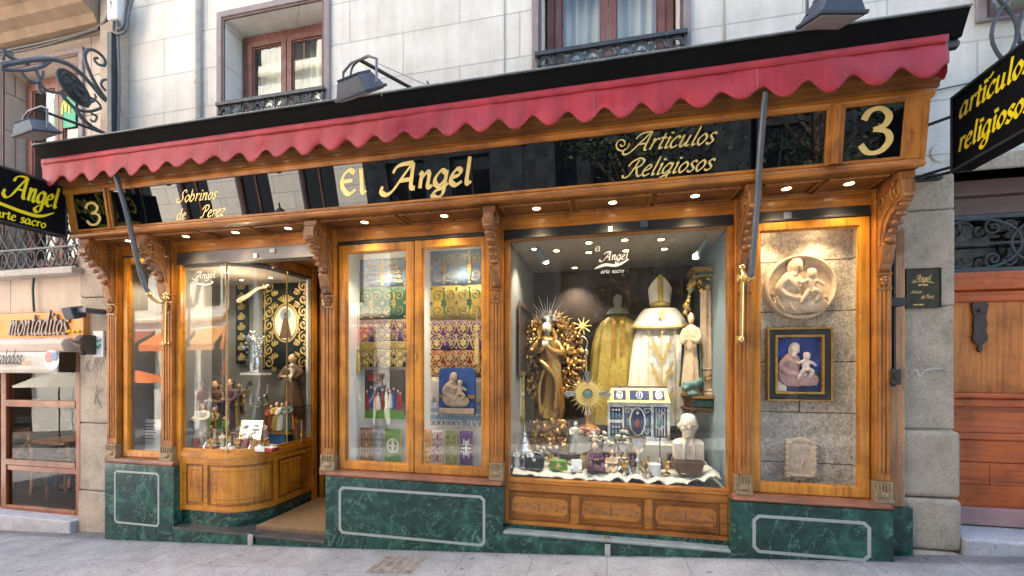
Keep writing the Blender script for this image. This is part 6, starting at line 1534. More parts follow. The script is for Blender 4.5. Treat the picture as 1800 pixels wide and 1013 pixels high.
# terracotta cartouche
c = P(1407, 806, .26); s_ = PS(1407, .26); hw, hh = 25*s_, 38*s_
t = thing('stone_cartouche', 'small sandy carved cartouche hanging on a cord below the framed picture', 'relief', (c.x, .29, c.z))
m = MB(); m.box(c.x-hw*.82, c.x+hw*.82, .26, .292, c.z-hh*.85, c.z+hh*.82); m.prism([(c.x-hw*.5, c.z-hh*.8), (c.x+hw*.5, c.z-hh*.8), (c.x+hw*.25, c.z-hh*1.02), (c.x-hw*.25, c.z-hh*1.02)], 'y', .258, .292)
m.frame(c.x-hw*.88, c.x+hw*.88, c.z-hh*.86, c.z+hh*.86, .018, .245, .27)
for sx in (-1, 1):
    for q in spiral((sx*hw*.8, hh*.82), hw*.22, 1, 0, sx, 10)[:8]: m.ell((c.x+q[0], .25, c.z+q[1]), .012, n=6)
    for q in spiral((sx*hw*.85, -hh*.75), hw*.2, 1, 0, sx, 10)[:8]: m.ell((c.x+q[0], .25, c.z+q[1]), .012, n=6)
    for k in range(5): m.ell((c.x+sx*hw*.93, .252, c.z-hh*.5+k*hh*.25), (.012, .014, .02), n=6)
for k in range(9): m.ell((c.x+(k-4)*hw*.16, .25, c.z+hh*(.93-.012*(k-4)**2)), (.012, .014, .018), n=6); m.ell((c.x+(k-4)*hw*.17, .25, c.z-hh*.8), (.014, .012, .01), n=6)
for k in range(8): m.ell((c.x+R.uniform(-.4, .4)*hw, .258, c.z+R.uniform(-.5, .5)*hh), (.014, .008, .02), n=6)
m.build('carving', 'sandstone', t, remesh=.0045, lap=1)
m = MB(); m.tube([(c.x, .28, c.z+hh), (c.x-.002, .285, c.z+hh+.16)], .003, 5); m.build('cord', 'linen', t)
# blue relief plaque in C
c = P(803, 688, .33); s_ = PS(803, .33); hw, hh = (PX(835, .33)-PX(771, .33))/2, 41*s_
t = thing('relief_plaque', 'blue plaque with a brown mother and child relief in the double window', 'relief', (c.x, .33, c.z))
m = MB(); rc = hw*.35; pts = [(c.x-hw, c.z-hh), (c.x+hw, c.z-hh)]+[(c.x+hw-rc+rc*math.cos(a), c.z+hh-rc*.6+rc*.6*math.sin(a)) for a in [q*math.pi/12 for q in range(7)]]+[(c.x-hw+rc+rc*math.cos(a), c.z+hh-rc*.6+rc*.6*math.sin(a)) for a in [q*math.pi/12 for q in range(6, 13)]]
m.prism(pts, 'y', .33, .36); m.build('plate', 'blue_cloth', t, bevel=.004)
g = relief(c.x+.0, c.z+.005, .328, hh*1.75, .45); m = MB()
for k in g: m.add(g[k].v, g[k].f)
m.box(c.x-hw*.95, c.x+hw*.95, .31, .331, c.z-hh*.97, c.z-hh*.72); m.build('figures', 'terracotta', t, remesh=.0045, lap=1)
m = MB(); m.box(c.x+hw*.6, c.x+hw*.98, .32, .331, c.z-hh*.3, c.z-hh*.15); m.box(c.x-hw*.98, c.x-hw*.6, .32, .331, c.z-hh*.3, c.z-hh*.15); m.build('band', 'gold_paint', t)
# colour print of a procession in C left
c = P(676, 690, .34); hw = (PX(708, .34)-PX(638, .34))/2; hh = 40*PS(676, .34)
t = thing('procession_print', 'colour print of robed figures on a green lawn, left half of the double window', 'picture', (c.x, .34, c.z))
m = MB(); m.box(c.x-hw, c.x+hw, .34, .35, c.z-hh, c.z+hh); m.build('print', 'interior_brown', t)
m = MB(); m.box(c.x-hw*.98, c.x+hw*.98, .336, .3395, c.z-hh*.98, c.z-hh*.45); m.build('lawn', 'interior_grey', t); m = MB(); m.box(c.x-hw*.98, c.x+hw*1.0, .33, .3355, c.z-hh*1.15, c.z-hh*.78); m.build('green_border', 'green_cloth', t)
m = MB(); m.prism([(c.x+hw*.1+hw*.2*math.cos(a), c.z+hh*.3+hh*.45*math.sin(a)) for a in [q*math.pi/8 for q in range(9)]], 'y', .332, .339); m.build('arch', 'black_cloth', t)
R.seed(11)
for k in range(10):
    x = c.x-hw*.85+hw*1.7*k/9+R.uniform(-.01, .01); hz = hh*R.uniform(.75, 1.0); z = c.z-hh*R.uniform(.65, .8); mt = R.choice(['white_cloth', 'white_cloth', 'white_cloth', 'red_cloth', 'blue_cloth', 'cream'])
    m = MB(); m.ell((x, .332, z+hz*.4), (hw*.10, .005, hz*.45), n=8); m.ell((x+.004, .331, z+hz*.2), (hw*.12, .004, hz*.25), n=8); f = m.build('printed_figure', mt, t)
    m = MB(); m.ell((x, .330, z+hz*.92), (hw*.055, .005, hw*.07), n=8); m.build('printed_head', 'skin', f)
for k, (px, mt) in enumerate(((655, 'red_cloth'),)):
    q = P(px, 665, .333); m = MB(); m.box(q.x-.05, q.x+.05, .333, .3385, q.z-.03, q.z+.03); m.build('banner', mt, t)
t = thing('book_stand', 'small white price card standing by the printed picture', 'card', P(668, 640, .32)) if 0 else None

# ---------------------------------------------------------------- statues
def statue(label, loc, h, robe='brown_cloth', skin='skin', mantle=None, base='gold_paint', child=False, yaw=0, lean=0, hair='hair_brown', halo=False, name='statue', cat='statue', group=None, arm=0, vox=None, basew=.2, seed=0, slim=1):
    t = thing(name, label, cat, (0, 0, 0), group); rr = random.Random(seed)
    bh = .10 if base else 0; H = 1-bh; v = vox or .010
    def q(x, y, z): return Vector((x+lean*math.sin(z*3.1)*.06, y, bh+z*H))*h
    if base:
        m = MB(); m.lathe([(basew*h, 0), (basew*h, .025*h), (basew*.85*h, .04*h), (basew*.85*h, .08*h), (basew*.95*h, bh*h), (0, bh*h)], (0, 0, 0), 16, sy=.8); m.build('base', base, t, smooth=True)
    # robe
    m = MB(); f = rr.random()*6
    prof = [(.175, 0), (.165, .12), (.145, .3), (.125, .48), (.115, .6), (.13, .70), (.125, .78), (.06, .83)]
    n = 28; vs = []
    for r, z in prof:
        for k in range(n):
            a = 2*math.pi*k/n; w = 1+.09*math.cos(a*7+f)*max(0, 1-z*1.2)+.04*math.cos(a*11)*max(0, 1-z*1.2)
            vs.append(q(r*w*math.cos(a), r*w*.72*math.sin(a), z))
    m.add(vs, [(i*n+k, i*n+(k+1) % n, (i+1)*n+(k+1) % n, (i+1)*n+k) for i in range(len(prof)-1) for k in range(n)]+[tuple(range(n-1, -1, -1)), tuple((len(prof)-1)*n+k for k in range(n))])
    for s in (-1, 1):
        ez = (.60+arm*.08) if s > 0 else .60
        m.tube(cr([q(s*.11, 0, .77), q(s*.165, -.03, .67), q(s*.12, -.12, ez), q(s*.05, -.155, ez+.03)], 5), [h*r for r in [.046-.0006*i for i in range(16)]], 9)
    m.build('robe', robe, t, remesh=v*h, lap=3)
    m = MB(); m.ell(q(0, -.01, .915), (.052*h, .058*h, .072*h), n=14); m.ell(q(0, -.068, .908), (.010*h, .012*h, .016*h), n=6); m.ell(q(0, -.055, .878), (.022*h, .014*h, .012*h), n=6)
    m.tube([q(0, 0, .80), q(0, 0, .87)], .032*h, 8)
    for s in (-1, 1):
        ez = (.60+arm*.08) if s > 0 else .60
        m.ell(q(s*.035, -.165, ez+.035), (.024*h, .018*h, .014*h), n=8)
        for k in range(4): m.tube([q(s*.035, -.165, ez+.045-.008*k), q(s*.005, -.182, ez+.052-.010*k)], .0055*h, 5)
        m.ell(q(s*.054, 0, .915), (.010*h, .014*h, .02*h), n=6)
    m.build('body', skin, t, remesh=v*h*.7, lap=2)
    m = MB(); m.ell(q(0, .016, .93), (.060*h, .058*h, .068*h), n=12); m.ell(q(0, .045, .87), (.05*h, .03*h, .07*h), n=10); m.build('hair', hair, t, smooth=True)
    if mantle:
        m = MB()
        def fn(u, w):
            a = math.pi*(-.08+1.16*u); z = .80*(1-w)-.0*w; r = (.14+.07*w)*(1+.08*math.cos(a*9)*w)
            return q(r*math.cos(a), r*.75*math.sin(a)+.0, z+.0)
        m.grid(fn, 30, 10); m.build('mantle', mantle, t, smooth=True, solid=.012*h)
    if child:
        m = MB(); m.ell(q(.115, -.13, .80), (.032*h, .034*h, .038*h), n=10); m.ell(q(.115, -.12, .71), (.038*h, .035*h, .062*h), n=10); m.tube(cr([q(.09, -.13, .75), q(.05, -.16, .76), q(.03, -.17, .80)]), .012*h, 6); m.tube(cr([q(.10, -.13, .66), q(.08, -.18, .62), q(.08, -.17, .56)]), .016*h, 6); m.tube(cr([q(.13, -.13, .66), q(.13, -.18, .61), q(.14, -.17, .55)]), .016*h, 6)
        m.build('child_figure', 'ivory' if child is True else child, t, remesh=v*h*.7, lap=2)
    if halo:
        m = MB(); m.tube([q(.11*math.cos(k*.2618), .03, .93+.11*math.sin(k*.2618)) for k in range(24)], .006*h, 6, closed=True)
        for k in range(16): a = k*math.pi/8; m.tube([q(.10*math.cos(a), .03, .93+.10*math.sin(a)), q(.155*math.cos(a), .03, .93+.155*math.sin(a))], [.005*h, .001*h], 5)
        m.build('halo', 'gold', t)
    t.location = loc; t.rotation_euler = (0, 0, yaw); t.scale = (slim, slim, 1); return t
def plinth(label, x, y, z0, z1, w, d, mat, name='display_box', cat='box'):
    t = thing(name, label, cat, (x, y, z0))
    m = MB(); m.box(x-w/2, x+w/2, y-d/2, y+d/2, z0+.001, z1-.004); m.build('box_body', mat, t, bevel=.004)
    m = MB(); m.box(x-w/2-.004, x+w/2+.004, y-d/2-.004, y+d/2+.004, z1-.0035, z1); m.build('box_top', mat, t); return t
def ontop(px, py, Y): return PX(px, Y), Y, PZ(px, py, Y)
def heightof(px, pt, pb, Y): return (pb-pt)*PS(px, Y)

# --- corner window B
def tapestry(label, px0, px1, py0, py1, Y, oval=True):
    x0, x1 = PX(px0, Y), PX(px1, Y); pm = (px0+px1)/2; z1, z0 = PZ(pm, py0, Y), PZ(pm, py1, Y); xc, zc = (x0+x1)/2, (z0+z1)/2; w, h = x1-x0, z1-z0
    t = thing('tapestry', label, 'tapestry', (xc, Y, z0)); m = MB(); m.grid(lambda u, v: Vector((x0+w*u, Y+.004*math.sin(u*8), z0+h*v)), 20, 3); m.build('fabric', 'tapestry_dark', t, smooth=True, solid=.006)
    m = MB(); fr = wall_frame(xc, Y-.009, zc)
    n = 7 if oval else 8
    for s in (-1, 1):
        for k in range(n):
            zz = h*(-.42+.84*k/(n-1)); r = w*(.10 if oval else .26)
            m.stroke(spiral((s*(w*.36 if oval else w*.12*(-1)**k), zz), r, 1.4, math.pi/2, s*(-1)**k, 20), fr, .026, .012, .6, .0004*k, 0)
            if oval:
                for dx_, dz_ in ((.2, .08), (.44, .10), (.24, -.07)): m.stroke(spiral((s*w*dx_, zz+h*dz_), r*.55, 1.2, dx_*9, -s, 16), fr, .020, .009, .6, .0004*k+.0002, 0)
        if oval: m.stroke([(s*w*.46, -h*.48), (s*w*.44, 0), (s*w*.46, h*.48)], fr, .008, .008, 0, .002)
    if oval:
        for k in range(7): a = math.pi*(.2+.1*k); m.stroke([(0, h*.24), (.07*math.cos(a)*2, h*.24+.1*math.sin(a))], fr, .018, .007, a+1.57, .001+.0002*k, 0)
        m.stroke([(w*.25*math.cos(a), h*.02+h*.21*math.sin(a)) for a in [q*.2618 for q in range(24)]], fr, .022, .018, 0, .002, 2, closed=True)
    m.build('embroidery', 'gold_thread', t)
    if oval:
        m = MB(); m.prism([(xc+w*.22*math.cos(a), zc+h*.02+h*.19*math.sin(a)) for a in [q*.2618 for q in range(24)]], 'y', Y-.014, Y-.008); m.build('oval_picture', 'cream', t)
        m = MB(); m.prism([(xc-w*.13, zc-h*.15), (xc+w*.13, zc-h*.15), (xc+w*.04, zc+h*.08), (xc-w*.04, zc+h*.08)], 'y', Y-.018, Y-.0145); m.build('figure_robe', 'brown_cloth', t)
        m = MB(); m.prism([(xc+w*.11*math.cos(a), zc+h*.11+w*.11*math.sin(a)) for a in [q*.2618 for q in range(24)]], 'y', Y-.016, Y-.0142); m.build('figure_halo', 'lightblue_cloth', t); m = MB(); m.ell((xc, Y-.018, zc+h*.11), (w*.035, .006, w*.045), n=8); m.build('figure_head', 'hair_brown', t)
    return t
tapestry('black and gold tapestry with an oval robed figure at the back of the corner window', 462, 546, 492, 650, 1.04)
tapestry('narrow black and gold scroll tapestry left of the large one in the corner window', 415, 436, 492, 640, 1.06, False)
# glass shelf
m = MB(); m.box(PX(385, .8), PX(545, .95), .70, 1.05, PZ(440, 712, .85)-.006, PZ(440, 712, .85)); sh_ = m.build('glass_shelf', 'glass_cafe', SH)
m = MB(); m.box(PX(395, .8), PX(480, .9), .695, .70, PZ(440, 712, .85)-.008, PZ(440, 712, .85)+.002); m.build('shelf_edge', 'silver', SH)
x, y, z = ontop(515, 742, .92); plinth('pink display box under the friar statue in the corner window', x+.01, .92, ZB, PZ(520, 742, .92), .24, .20, 'pink_box')
statue('brown-robed friar statue holding a child in the corner window', (x, y, z), heightof(515, 622, 742, .92), 'brown_cloth', 'skin', None, 'gold_paint', True, yaw=-.1, seed=1)
plinth('bright blue display box near the corner window glass', -3.73, .70, ZB, PZ(496, 762, .7), .27, .14, 'blue_box')
KG = 'small painted kings on the blue box'
for i, (px, rb, mn, lb, h) in enumerate(((477, 'red_cloth', 'gold_cloth', 'small painted king figure in red, leftmost on the blue box', 50), (487, 'gold_cloth', 'green_cloth', 'small painted king figure in gold on the blue box', 55), (496, 'white_cloth', 'red_cloth', 'small painted king figure in white with red cloak on the blue box', 54), (505, 'teal_cloth', 'orange', 'small painted king figure in teal at the right end of the blue box', 58), (464, 'cream', 'pink_cloth', 'small cream painted figure left of the kings', 38))):
    zt = PZ(496, 762, .7) if i < 4 else .68; statue(lb, (PX(px, .69 if i < 4 else .53), .69 if i < 4 else .53, zt), h*PS(490, .69), rb, 'skin', mn, 'gold_paint', seed=i, yaw=R.uniform(-.4, .4), group=KG, vox=.014)
plinth('low white block under the cream figure left of the blue box', PX(464, .53), .53, ZB, .68, .08, .08, 'white_paper')
# silver monstrance & cups on the glass shelf
def monstrance(label, loc, h, mat='gold', glow='gold', rays=28, r=.34, cross=True, name='monstrance'):
    x, y, z = loc; t = thing(name, label, 'monstrance', loc); r *= h
    m = MB(); m.lathe([(.17*h, 0), (.17*h, .015*h), (.12*h, .04*h), (.04*h, .07*h), (.025*h, .12*h), (.05*h, .17*h), (.05*h, .2*h), (.02*h, .25*h), (.03*h, .30*h), (.018*h, .36*h), (.02*h, h-r*1.9)], loc, 18); m.build('stem', mat, t, smooth=True)
    zc = z+h-r*1.25; m = MB()
    for k in range(rays):
        a = 2*math.pi*k/rays; L = r*(.92 if k % 2 else .74)*R.uniform(.92, 1.05); b = 1.5*math.pi/rays
        p = [(r*.34*math.cos(a-b), r*.34*math.sin(a-b)), (L*math.cos(a), L*math.sin(a)), (r*.34*math.cos(a+b), r*.34*math.sin(a+b))]; m.prism([(x+q[0], zc+q[1]) for q in p], 'y', y-.004, y+.004)
    m.lathe([(0, -.003), (r*.55, -.002), (r*.55, .003), (0, .004)], (x, y, zc), 24, axis='y'); m.build('rays', glow, t)
    if cross:
        m = MB()
        for a in (0, math.pi/2, math.pi, 1.5*math.pi):
            d = Vector((math.cos(a), 0, math.sin(a))); n = Vector((-d.z, 0, d.x)); o = Vector((x, y-.002, zc))
            m.prism([((o+d*r*k+n*r*w).x, (o+d*r*k+n*r*w).z) for k, w in ((.5, -.06), (.95, -.15), (1.06, 0), (.95, .15), (.5, .06))], 'y', y-.010, y+.008)
        m.build('cross_arms', 'silver', t)
    m = MB(); m.lathe([(0, -.01), (r*.2, -.01), (r*.24, .004), (r*.24, .012), (r*.18, .014), (0, .008)], (x, y, zc), 24, axis='y'); m.build('rim', mat, t, smooth=True)
    m = MB(); m.lathe([(0, .008), (r*.16, .010), (r*.16, .018), (0, .02)], (x, y, zc), 20, axis='y'); m.build('lunette', 'enamel_teal' if mat == 'gold' else 'ivory', t); return t
zsh = PZ(440, 712, .85)
monstrance('small silver monstrance on the glass shelf in the corner window', (PX(441, .85), .85, zsh), 50*PS(441, .85), 'silver', 'silver', 20, .30, False)
def chalice(label, loc, h, mat='silver', inner='gold', group=None, wide=1):
    t = thing('chalice', label, 'chalice', loc, group); m = MB()
    m.lathe([(.26*h, 0), (.26*h, .02*h), (.15*h, .07*h), (.04*h, .14*h), (.03*h, .26*h), (.08*h, .34*h), (.03*h, .42*h), (.04*h, .5*h), (.17*h*wide, .62*h), (.22*h*wide, .8*h), (.24*h*wide, h)], loc, 20); m.build('cup', mat, t, smooth=True)
    m = MB(); m.lathe([(0, .985*h), (.225*h*wide, .99*h), (.243*h*wide, 1.006*h), (.225*h*wide, 1.01*h), (.12*h*wide, .999*h), (0, .996*h)], loc, 20); m.build('lip', inner, t, smooth=True); return t
chalice('low silver cup at the left of the glass shelf in the corner window', (PX(412, .85), .85, zsh), .11, wide=1.5); chalice('small silver cup right of the little monstrance on the glass shelf', (PX(457, .85), .85, zsh), .10)
# white-blue porcelain angel cluster on a small shelf
x, y, z = ontop(446, 655, .8); t = thing('porcelain_angel', 'white and blue porcelain angel on a small white shelf in the corner window', 'figurine', (x, y, z))
m = MB(); m.box(x-.14, x+.16, y-.06, y+.1, z-.03, z-.004); m.build('shelf', 'white_letter', t)
hh = 82*PS(446, .8); m = MB(); m.lathe([(.10*hh, 0), (.13*hh, .2*hh), (.09*hh, .5*hh), (.07*hh, .7*hh), (.03*hh, .78*hh)], (x, y, z), 14, fold=lambda a, q: 1+.15*math.cos(a*5)); m.ell((x, y, z+.84*hh), .05*hh, n=10)
for s in (-1, 1): m.ell((x+s*.14*hh, y+.02, z+.62*hh), (.06*hh, .02, .2*hh), rot=Matrix.Rotation(s*.5, 4, 'Y').to_quaternion(), n=10)
R.seed(5)
for k in range(40): a = R.uniform(0, 6.28); r_ = R.uniform(.10, .25)*hh; m.ell((x+r_*math.cos(a), y-.02, z+.5*hh+r_*1.6*math.sin(a)), R.uniform(.018, .035)*hh, n=6)
m.build('figure', 'silver', t, remesh=.006, lap=1)
m = MB()
for k in range(12): a = R.uniform(0, 6.28); r_ = R.uniform(.12, .24)*hh; m.ell((x+r_*math.cos(a), y-.05, z+.5*hh+r_*1.6*math.sin(a)), .028*hh, n=7)
m.build('flowers', 'lightblue_cloth', t, smooth=True)
# bronze arm
a = P(425, 528, .7); b = P(460, 508, .7); t = thing('bronze_arm', 'bronze sculpted arm reaching across the top of the corner window', 'sculpture', a)
m = MB(); p = cr([a+Vector((-.05, 0, -.01)), a+(b-a)*.4+Vector((0, -.02, -.0)), a+(b-a)*.75+Vector((0, 0, .03)), b+Vector((.03, 0, .02))], 6); m.tube(p, [.028-.0008*i for i in range(len(p))], 10)
e = p[-1]; m.ell(e, (.03, .014, .018), n=8)
for k in range(4): m.tube([e+Vector((.01, 0, .012-.008*k)), e+Vector((.05-.004*k, -.005, .026-.010*k)), e+Vector((.065-.006*k, -.005, .018-.012*k))], .005, 5)
m.tube([e+Vector((-.01, 0, .01)), e+Vector((.0, -.01, .035))], .005, 5); m.build('arm', 'terracotta', t, remesh=.004, lap=1)
# statues in the left part of B
statue('haloed dark-robed saint statue at the back left of the corner window', (PX(378, .7), .70, ZB+.001), heightof(378, 675, 780, .7), 'brown_cloth', 'skin', 'dark_purple', 'gold_paint', yaw=.3, seed=4, halo=True)
statue('short saint statue in green and gold robe, left front of the corner window', (PX(355, .3), .30, ZB+.001), heightof(355, 715, 792, .3), 'cream', 'skin', 'green_cloth', 'gold_paint', yaw=.2, seed=5)
statue('green and bronze saint statue beside the left brass mullion', (PX(378, .45), .45, ZB+.001), heightof(378, 718, 785, .45), 'gold_paint', 'skin', 'leaf_green', 'gold_paint', yaw=-.3, seed=6, child=True)
statue('purple-robed saint statue behind the left brass mullion', (PX(405, .75), .75, ZB+.001), heightof(405, 660, 780, .75)*.9, 'dark_purple', 'skin', 'gold_cloth', 'gold_paint', yaw=-.1, seed=14, slim=.8)
statue('tiny blue-robed figure between the silver plaque and the mullion', (PX(418, .5), .5, ZB+.001), .20, 'blue_cloth', 'skin', 'white_cloth', 'gold_paint', yaw=.1, seed=15, vox=.016)
for px, Y, h_, rb, mn, lb in ((372, .34, .24, 'red_cloth', 'cream', 'small red-robed saint figure beside the cream saint in the corner window'), (363, .28, .20, 'teal_cloth', 'gold_cloth', 'small teal-robed figure in front of the cream saint'), (391, .30, .17, 'cream', 'blue_cloth', 'small cream and blue virgin figure touching the left mullion'), (366, .55, .36, 'gold_cloth', 'red_cloth', 'tall gold saint with red cloak at the left of the corner window'), (395, .62, .30, 'green_cloth', 'brown_cloth', 'green-robed saint beside the purple one'), (430, .62, .26, 'cream', 'gold_cloth', 'cream and gold saint behind the silver plaque'), (455, .70, .22, 'blue_cloth', 'cream', 'blue-robed saint below the small monstrance')):
    statue(lb, (PX(px, Y), Y, ZB+.001), h_, rb, 'skin', mn, 'gold_paint', yaw=R.uniform(-.4, .4), seed=px, vox=.015)
for i, (px, Y, mt, lb) in enumerate(((400, .78, 'silver', 'silver ciborium on the glass shelf by the left mullion'), (430, .80, 'brass', 'brass cup on the glass shelf'), (466, .9, 'silver', 'silver cup at the right of the glass shelf'))):
    chalice(lb, (PX(px, Y), Y, zsh), .13, mt)
R.seed(77)
def small_goods(kind, n, label, name, cat, group, area):
    for i in range(n):
        px, Y, zz = area(i); x = PX(px, Y); t = thing(name, label, cat, (x, Y, zz), group)
        if kind == 0:
            m = MB(); m.lathe([(.028, 0), (.026, .01), (.016, .035), (.010, .045), (.006, .05), (.008, .075), (.010, .08), (0, .085)], (x, Y, zz+.001), 12); m.build('bell_body', 'silver', t, smooth=True)
            m = MB(); m.ell((x, Y, zz+.09), .010, n=8); m.build('knob', 'gold', t, smooth=True)
        elif kind == 1:
            m = MB(); m.frame(x-.035, x+.035, zz+.001, zz+.105, .010, Y-.005, Y+.008); m.build('frame', 'gold', t, bevel=.002)
            m = MB(); m.box(x-.025, x+.025, Y, Y+.006, zz+.012, zz+.095); m.build('picture', 'enamel_blue', t); m = MB(); m.ell((x, Y-.001, zz+.042), (.014, .004, .026), n=8); m.ell((x, Y-.001, zz+.074), (.008, .004, .010), n=8); m.build('painted_figure', 'pink_cloth', t)
        else:
            m = MB(); m.lathe([(.022, 0), (.024, .005), (.008, .015), (.008, .03), (.024, .045), (.027, .075), (.024, .075), (.018, .05), (0, .048)], (x, Y, zz+.001), 12); m.build('cup', 'brass', t, smooth=True); m = MB(); m.lathe([(0, .05), (.02, .05), (.02, .066), (0, .068)], (x, Y, zz), 10); m.build('wax', 'red_cloth', t)
        t.scale = (1.45,)*3; t.rotation_euler = (0, 0, R.uniform(-.3, .3))
small_goods(0, 7, 'small silver bell among the goods on the corner window floor', 'altar_bell', 'bell', 'small silver bells in the corner window', lambda i: ((362, 376, 392, 404, 424, 442, 457)[i], (.24, .38, .36, .24, .38, .30, .52)[i], ZB))
small_goods(1, 6, 'tiny gilt-framed icon standing among the goods in the corner window', 'framed_icon', 'icon', 'tiny framed icons in the corner window', lambda i: ((368, 384, 398, 412, 426, 452)[i], (.62, .42, .52, .44, .74, .60)[i], ZB))
small_goods(2, 7, 'small brass votive cup with red wax in the corner window', 'votive_cup', 'candle', 'brass votive cups in the corner window', lambda i: ((356, 371, 388, 400, 417, 446, 466)[i], (.34, .22, .30, .42, .28, .26, .38)[i], ZB))
plinth('pale stepped riser at the left back of the corner window', PX(403, .9), .92, ZB, ZB+.28, .42, .22, 'linen')
for i, (px, Y, rb, mn, lb) in enumerate(((385, .9, 'teal_cloth', 'cream', 'teal and cream saint on the pale riser, leftmost'), (402, .9, 'gold_cloth', 'dark_purple', 'gold and purple saint on the pale riser, middle'), (421, .92, 'brown_cloth', 'cream', 'brown friar figure on the pale riser, rightmost'))):
    statue(lb, (PX(px, Y), Y, ZB+.281), .34+.03*i, rb, 'skin', mn, 'gold_paint', yaw=R.uniform(-.3, .3), seed=40+i, vox=.014, halo=(i == 1))
for i, (px, Y) in enumerate(((388, .82), (425, .9), (470, .92), (530, .85))):
    x = PX(px, Y); z0 = zsh if i < 3 else ZB; t = thing('brass_candlestick', ('leftmost brass candlestick on the glass shelf of the corner window', 'middle brass candlestick on the glass shelf', 'rightmost brass candlestick on the glass shelf', 'brass candlestick on the floor behind the friar statue')[i], 'candlestick', (x, Y, z0), 'brass candlesticks in the corner window')
    m = MB(); m.lathe([(.035, 0), (.035, .008), (.012, .02), (.010, .07), (.018, .08), (.008, .09), (.010, .14), (.022, .15), (.018, .16)], (x, Y, z0+.001), 14); m.build('stick', 'brass', t, smooth=True); m = MB(); m.lathe([(.009, .155), (.009, .25), (0, .252)], (x, Y, z0), 10); m.build('candle', 'ivory', t, smooth=True)
# silver plaque, red and blue boxes on floor
x, y = PX(441, .45), .45; t = thing('silver_plaque', 'embossed silver plaque leaning low in the corner window', 'plaque', (x, y, ZB)); m = MB(); hw = .15
m.obox((x, y, ZB+.15), (hw, 0, 0), (0, .008, -.002), (0, .03, .145)); m.build('plate', 'silver', t, bevel=.02); m = MB()
for k in range(14): m.ell((x+R.uniform(-.09, .09), y-.012+.0, ZB+.15+R.uniform(-.09, .09)), (.022, .012, .018), n=7)
m.build('embossing', 'silver', t, smooth=True)
for i, (px, mt, lb, w) in enumerate(((368, 'red_cloth', 'flat dark red jewel case at the left front of the corner window', .2), (408, 'white_paper', 'white open box beside the left brass mullion', .1), (425, 'red_cloth', 'red box with white lid edge in the corner window', .12), (462, 'white_paper', 'white rosary box low in the corner window', .12), (478, 'red_cloth', 'small red case by the curved glass', .10), (398, 'white_paper', 'white card tray next to the dark red case', .08))):
    Y = .26 if i != 2 else .36; x = PX(px, Y); hgt = (.03, .035, .10, .05, .04, .03)[i]; t = thing('jewel_case', lb, 'box', (x, Y, ZB), 'jewel cases in the corner window')
    m = MB(); m.box(x-w/2, x+w/2, Y-.05, Y+.05, ZB+.001, ZB+hgt); m.build('case', mt, t, bevel=.006)
    m = MB(); m.box(x-w/2+.012, x+w/2-.012, Y-.04, Y+.04, ZB+hgt+.0005, ZB+hgt+.008); m.ell((x, Y, ZB+hgt+.01), (.018, .018, .012), n=8); m.build('insert', 'white_letter' if mt == 'red_cloth' else 'silver', t)
for px, mt, lb in ((345, 'red_cloth', 'red votive glass at the left front of the corner window'),):
    x = PX(px, .22); t = thing('votive_candle', lb, 'candle', (x, .22, ZB)); m = MB(); m.lathe([(.03, 0), (.034, .08), (.034, .11), (.03, .11), (.03, .03), (0, .03)], (x, .22, ZB+.001), 16); m.build('glass_cup', mt, t, smooth=True); m = MB(); m.lathe([(0, 0), (.028, 0), (.028, .05), (0, .05)], (x, .22, ZB+.032), 12); m.build('wax', 'ivory', t)
lamp_point((-4.0, .35, 2.3), 2.5)

# --- main window D
# draped white cloth along the floor
xD0, xD1 = DXa+.05, DXb-.055
t = thing('draped_cloth', 'rumpled white cloth spread across the floor of the main window', 'cloth', ((xD0+xD1)/2, .3, ZD))
m = MB()
def dcl(u, v):
    x = xD0+(xD1-xD0)*u; y = .175+1.3*v*v; n1 = noise.noise(Vector((x*6, y*5, 0))); n2 = noise.noise(Vector((x*14+y*9, y*3, 4)))
    edge = max(0, 1-v*5)
    z = ZD+.04+.09*abs(n1)*(1-.7*v)+.03*abs(n2)-.03*edge*(1 if u < .85 else 0)+.05*edge*max(0, u-.75)*4*abs(noise.noise(Vector((x*9, 1, 2))))
    z += .05*max(0, 1-abs(u-.97)*14)
    return Vector((x, y+.02*n2, z))
m.grid(dcl, 110, 30); m.build('drape', 'linen', t, smooth=80, solid=.004)
GZ0 = ZD+.06
# golden virgin
YG = .85; x, z0 = PX(966, YG), PZ(966, 800, YG); z0 = max(z0, .62)
t = thing('gilded_statue', 'tall gilded crowned virgin statue with flame mandorla at the left of the main window', 'statue', (x, YG, z0))
zt = PZ(966, 535, YG); hF = PZ(966, 566, YG)-PZ(966, 735, YG); zf = PZ(966, 735, YG)
m = MB()
def body(z): return x+.035*math.sin((z-zf)/hF*5.0)
pr = [(.12, 0), (.13, .1), (.11, .25), (.095, .42), (.105, .55), (.085, .66), (.10, .75), (.09, .82), (.04, .86)]
n = 26; vs = []
for r_, q in pr:
    for k in range(n): a = 2*math.pi*k/n; w = 1+.13*math.cos(a*6+q*5)*(1-q); vs.append(Vector((body(zf+q*hF)+r_*w*hF*1.05*math.cos(a), YG+r_*w*hF*.8*math.sin(a), zf+q*hF)))
m.add(vs, [(i*n+k, i*n+(k+1) % n, (i+1)*n+(k+1) % n, (i+1)*n+k) for i in range(len(pr)-1) for k in range(n)]+[tuple(range(n-1, -1, -1)), tuple((len(pr)-1)*n+k for k in range(n))])
xh = body(zf+.93*hF)+.01
for s in (-1, 1): m.tube(cr([(xh+s*.10*hF, YG, zf+.79*hF), (xh+s*.17*hF, YG-.05, zf+.68*hF), (xh+s*.06*hF, YG-.13*hF, zf+.70*hF), (xh-s*.0, YG-.14*hF, zf+.76*hF)]), [hF*(.04-.001*i) for i in range(19)], 8)
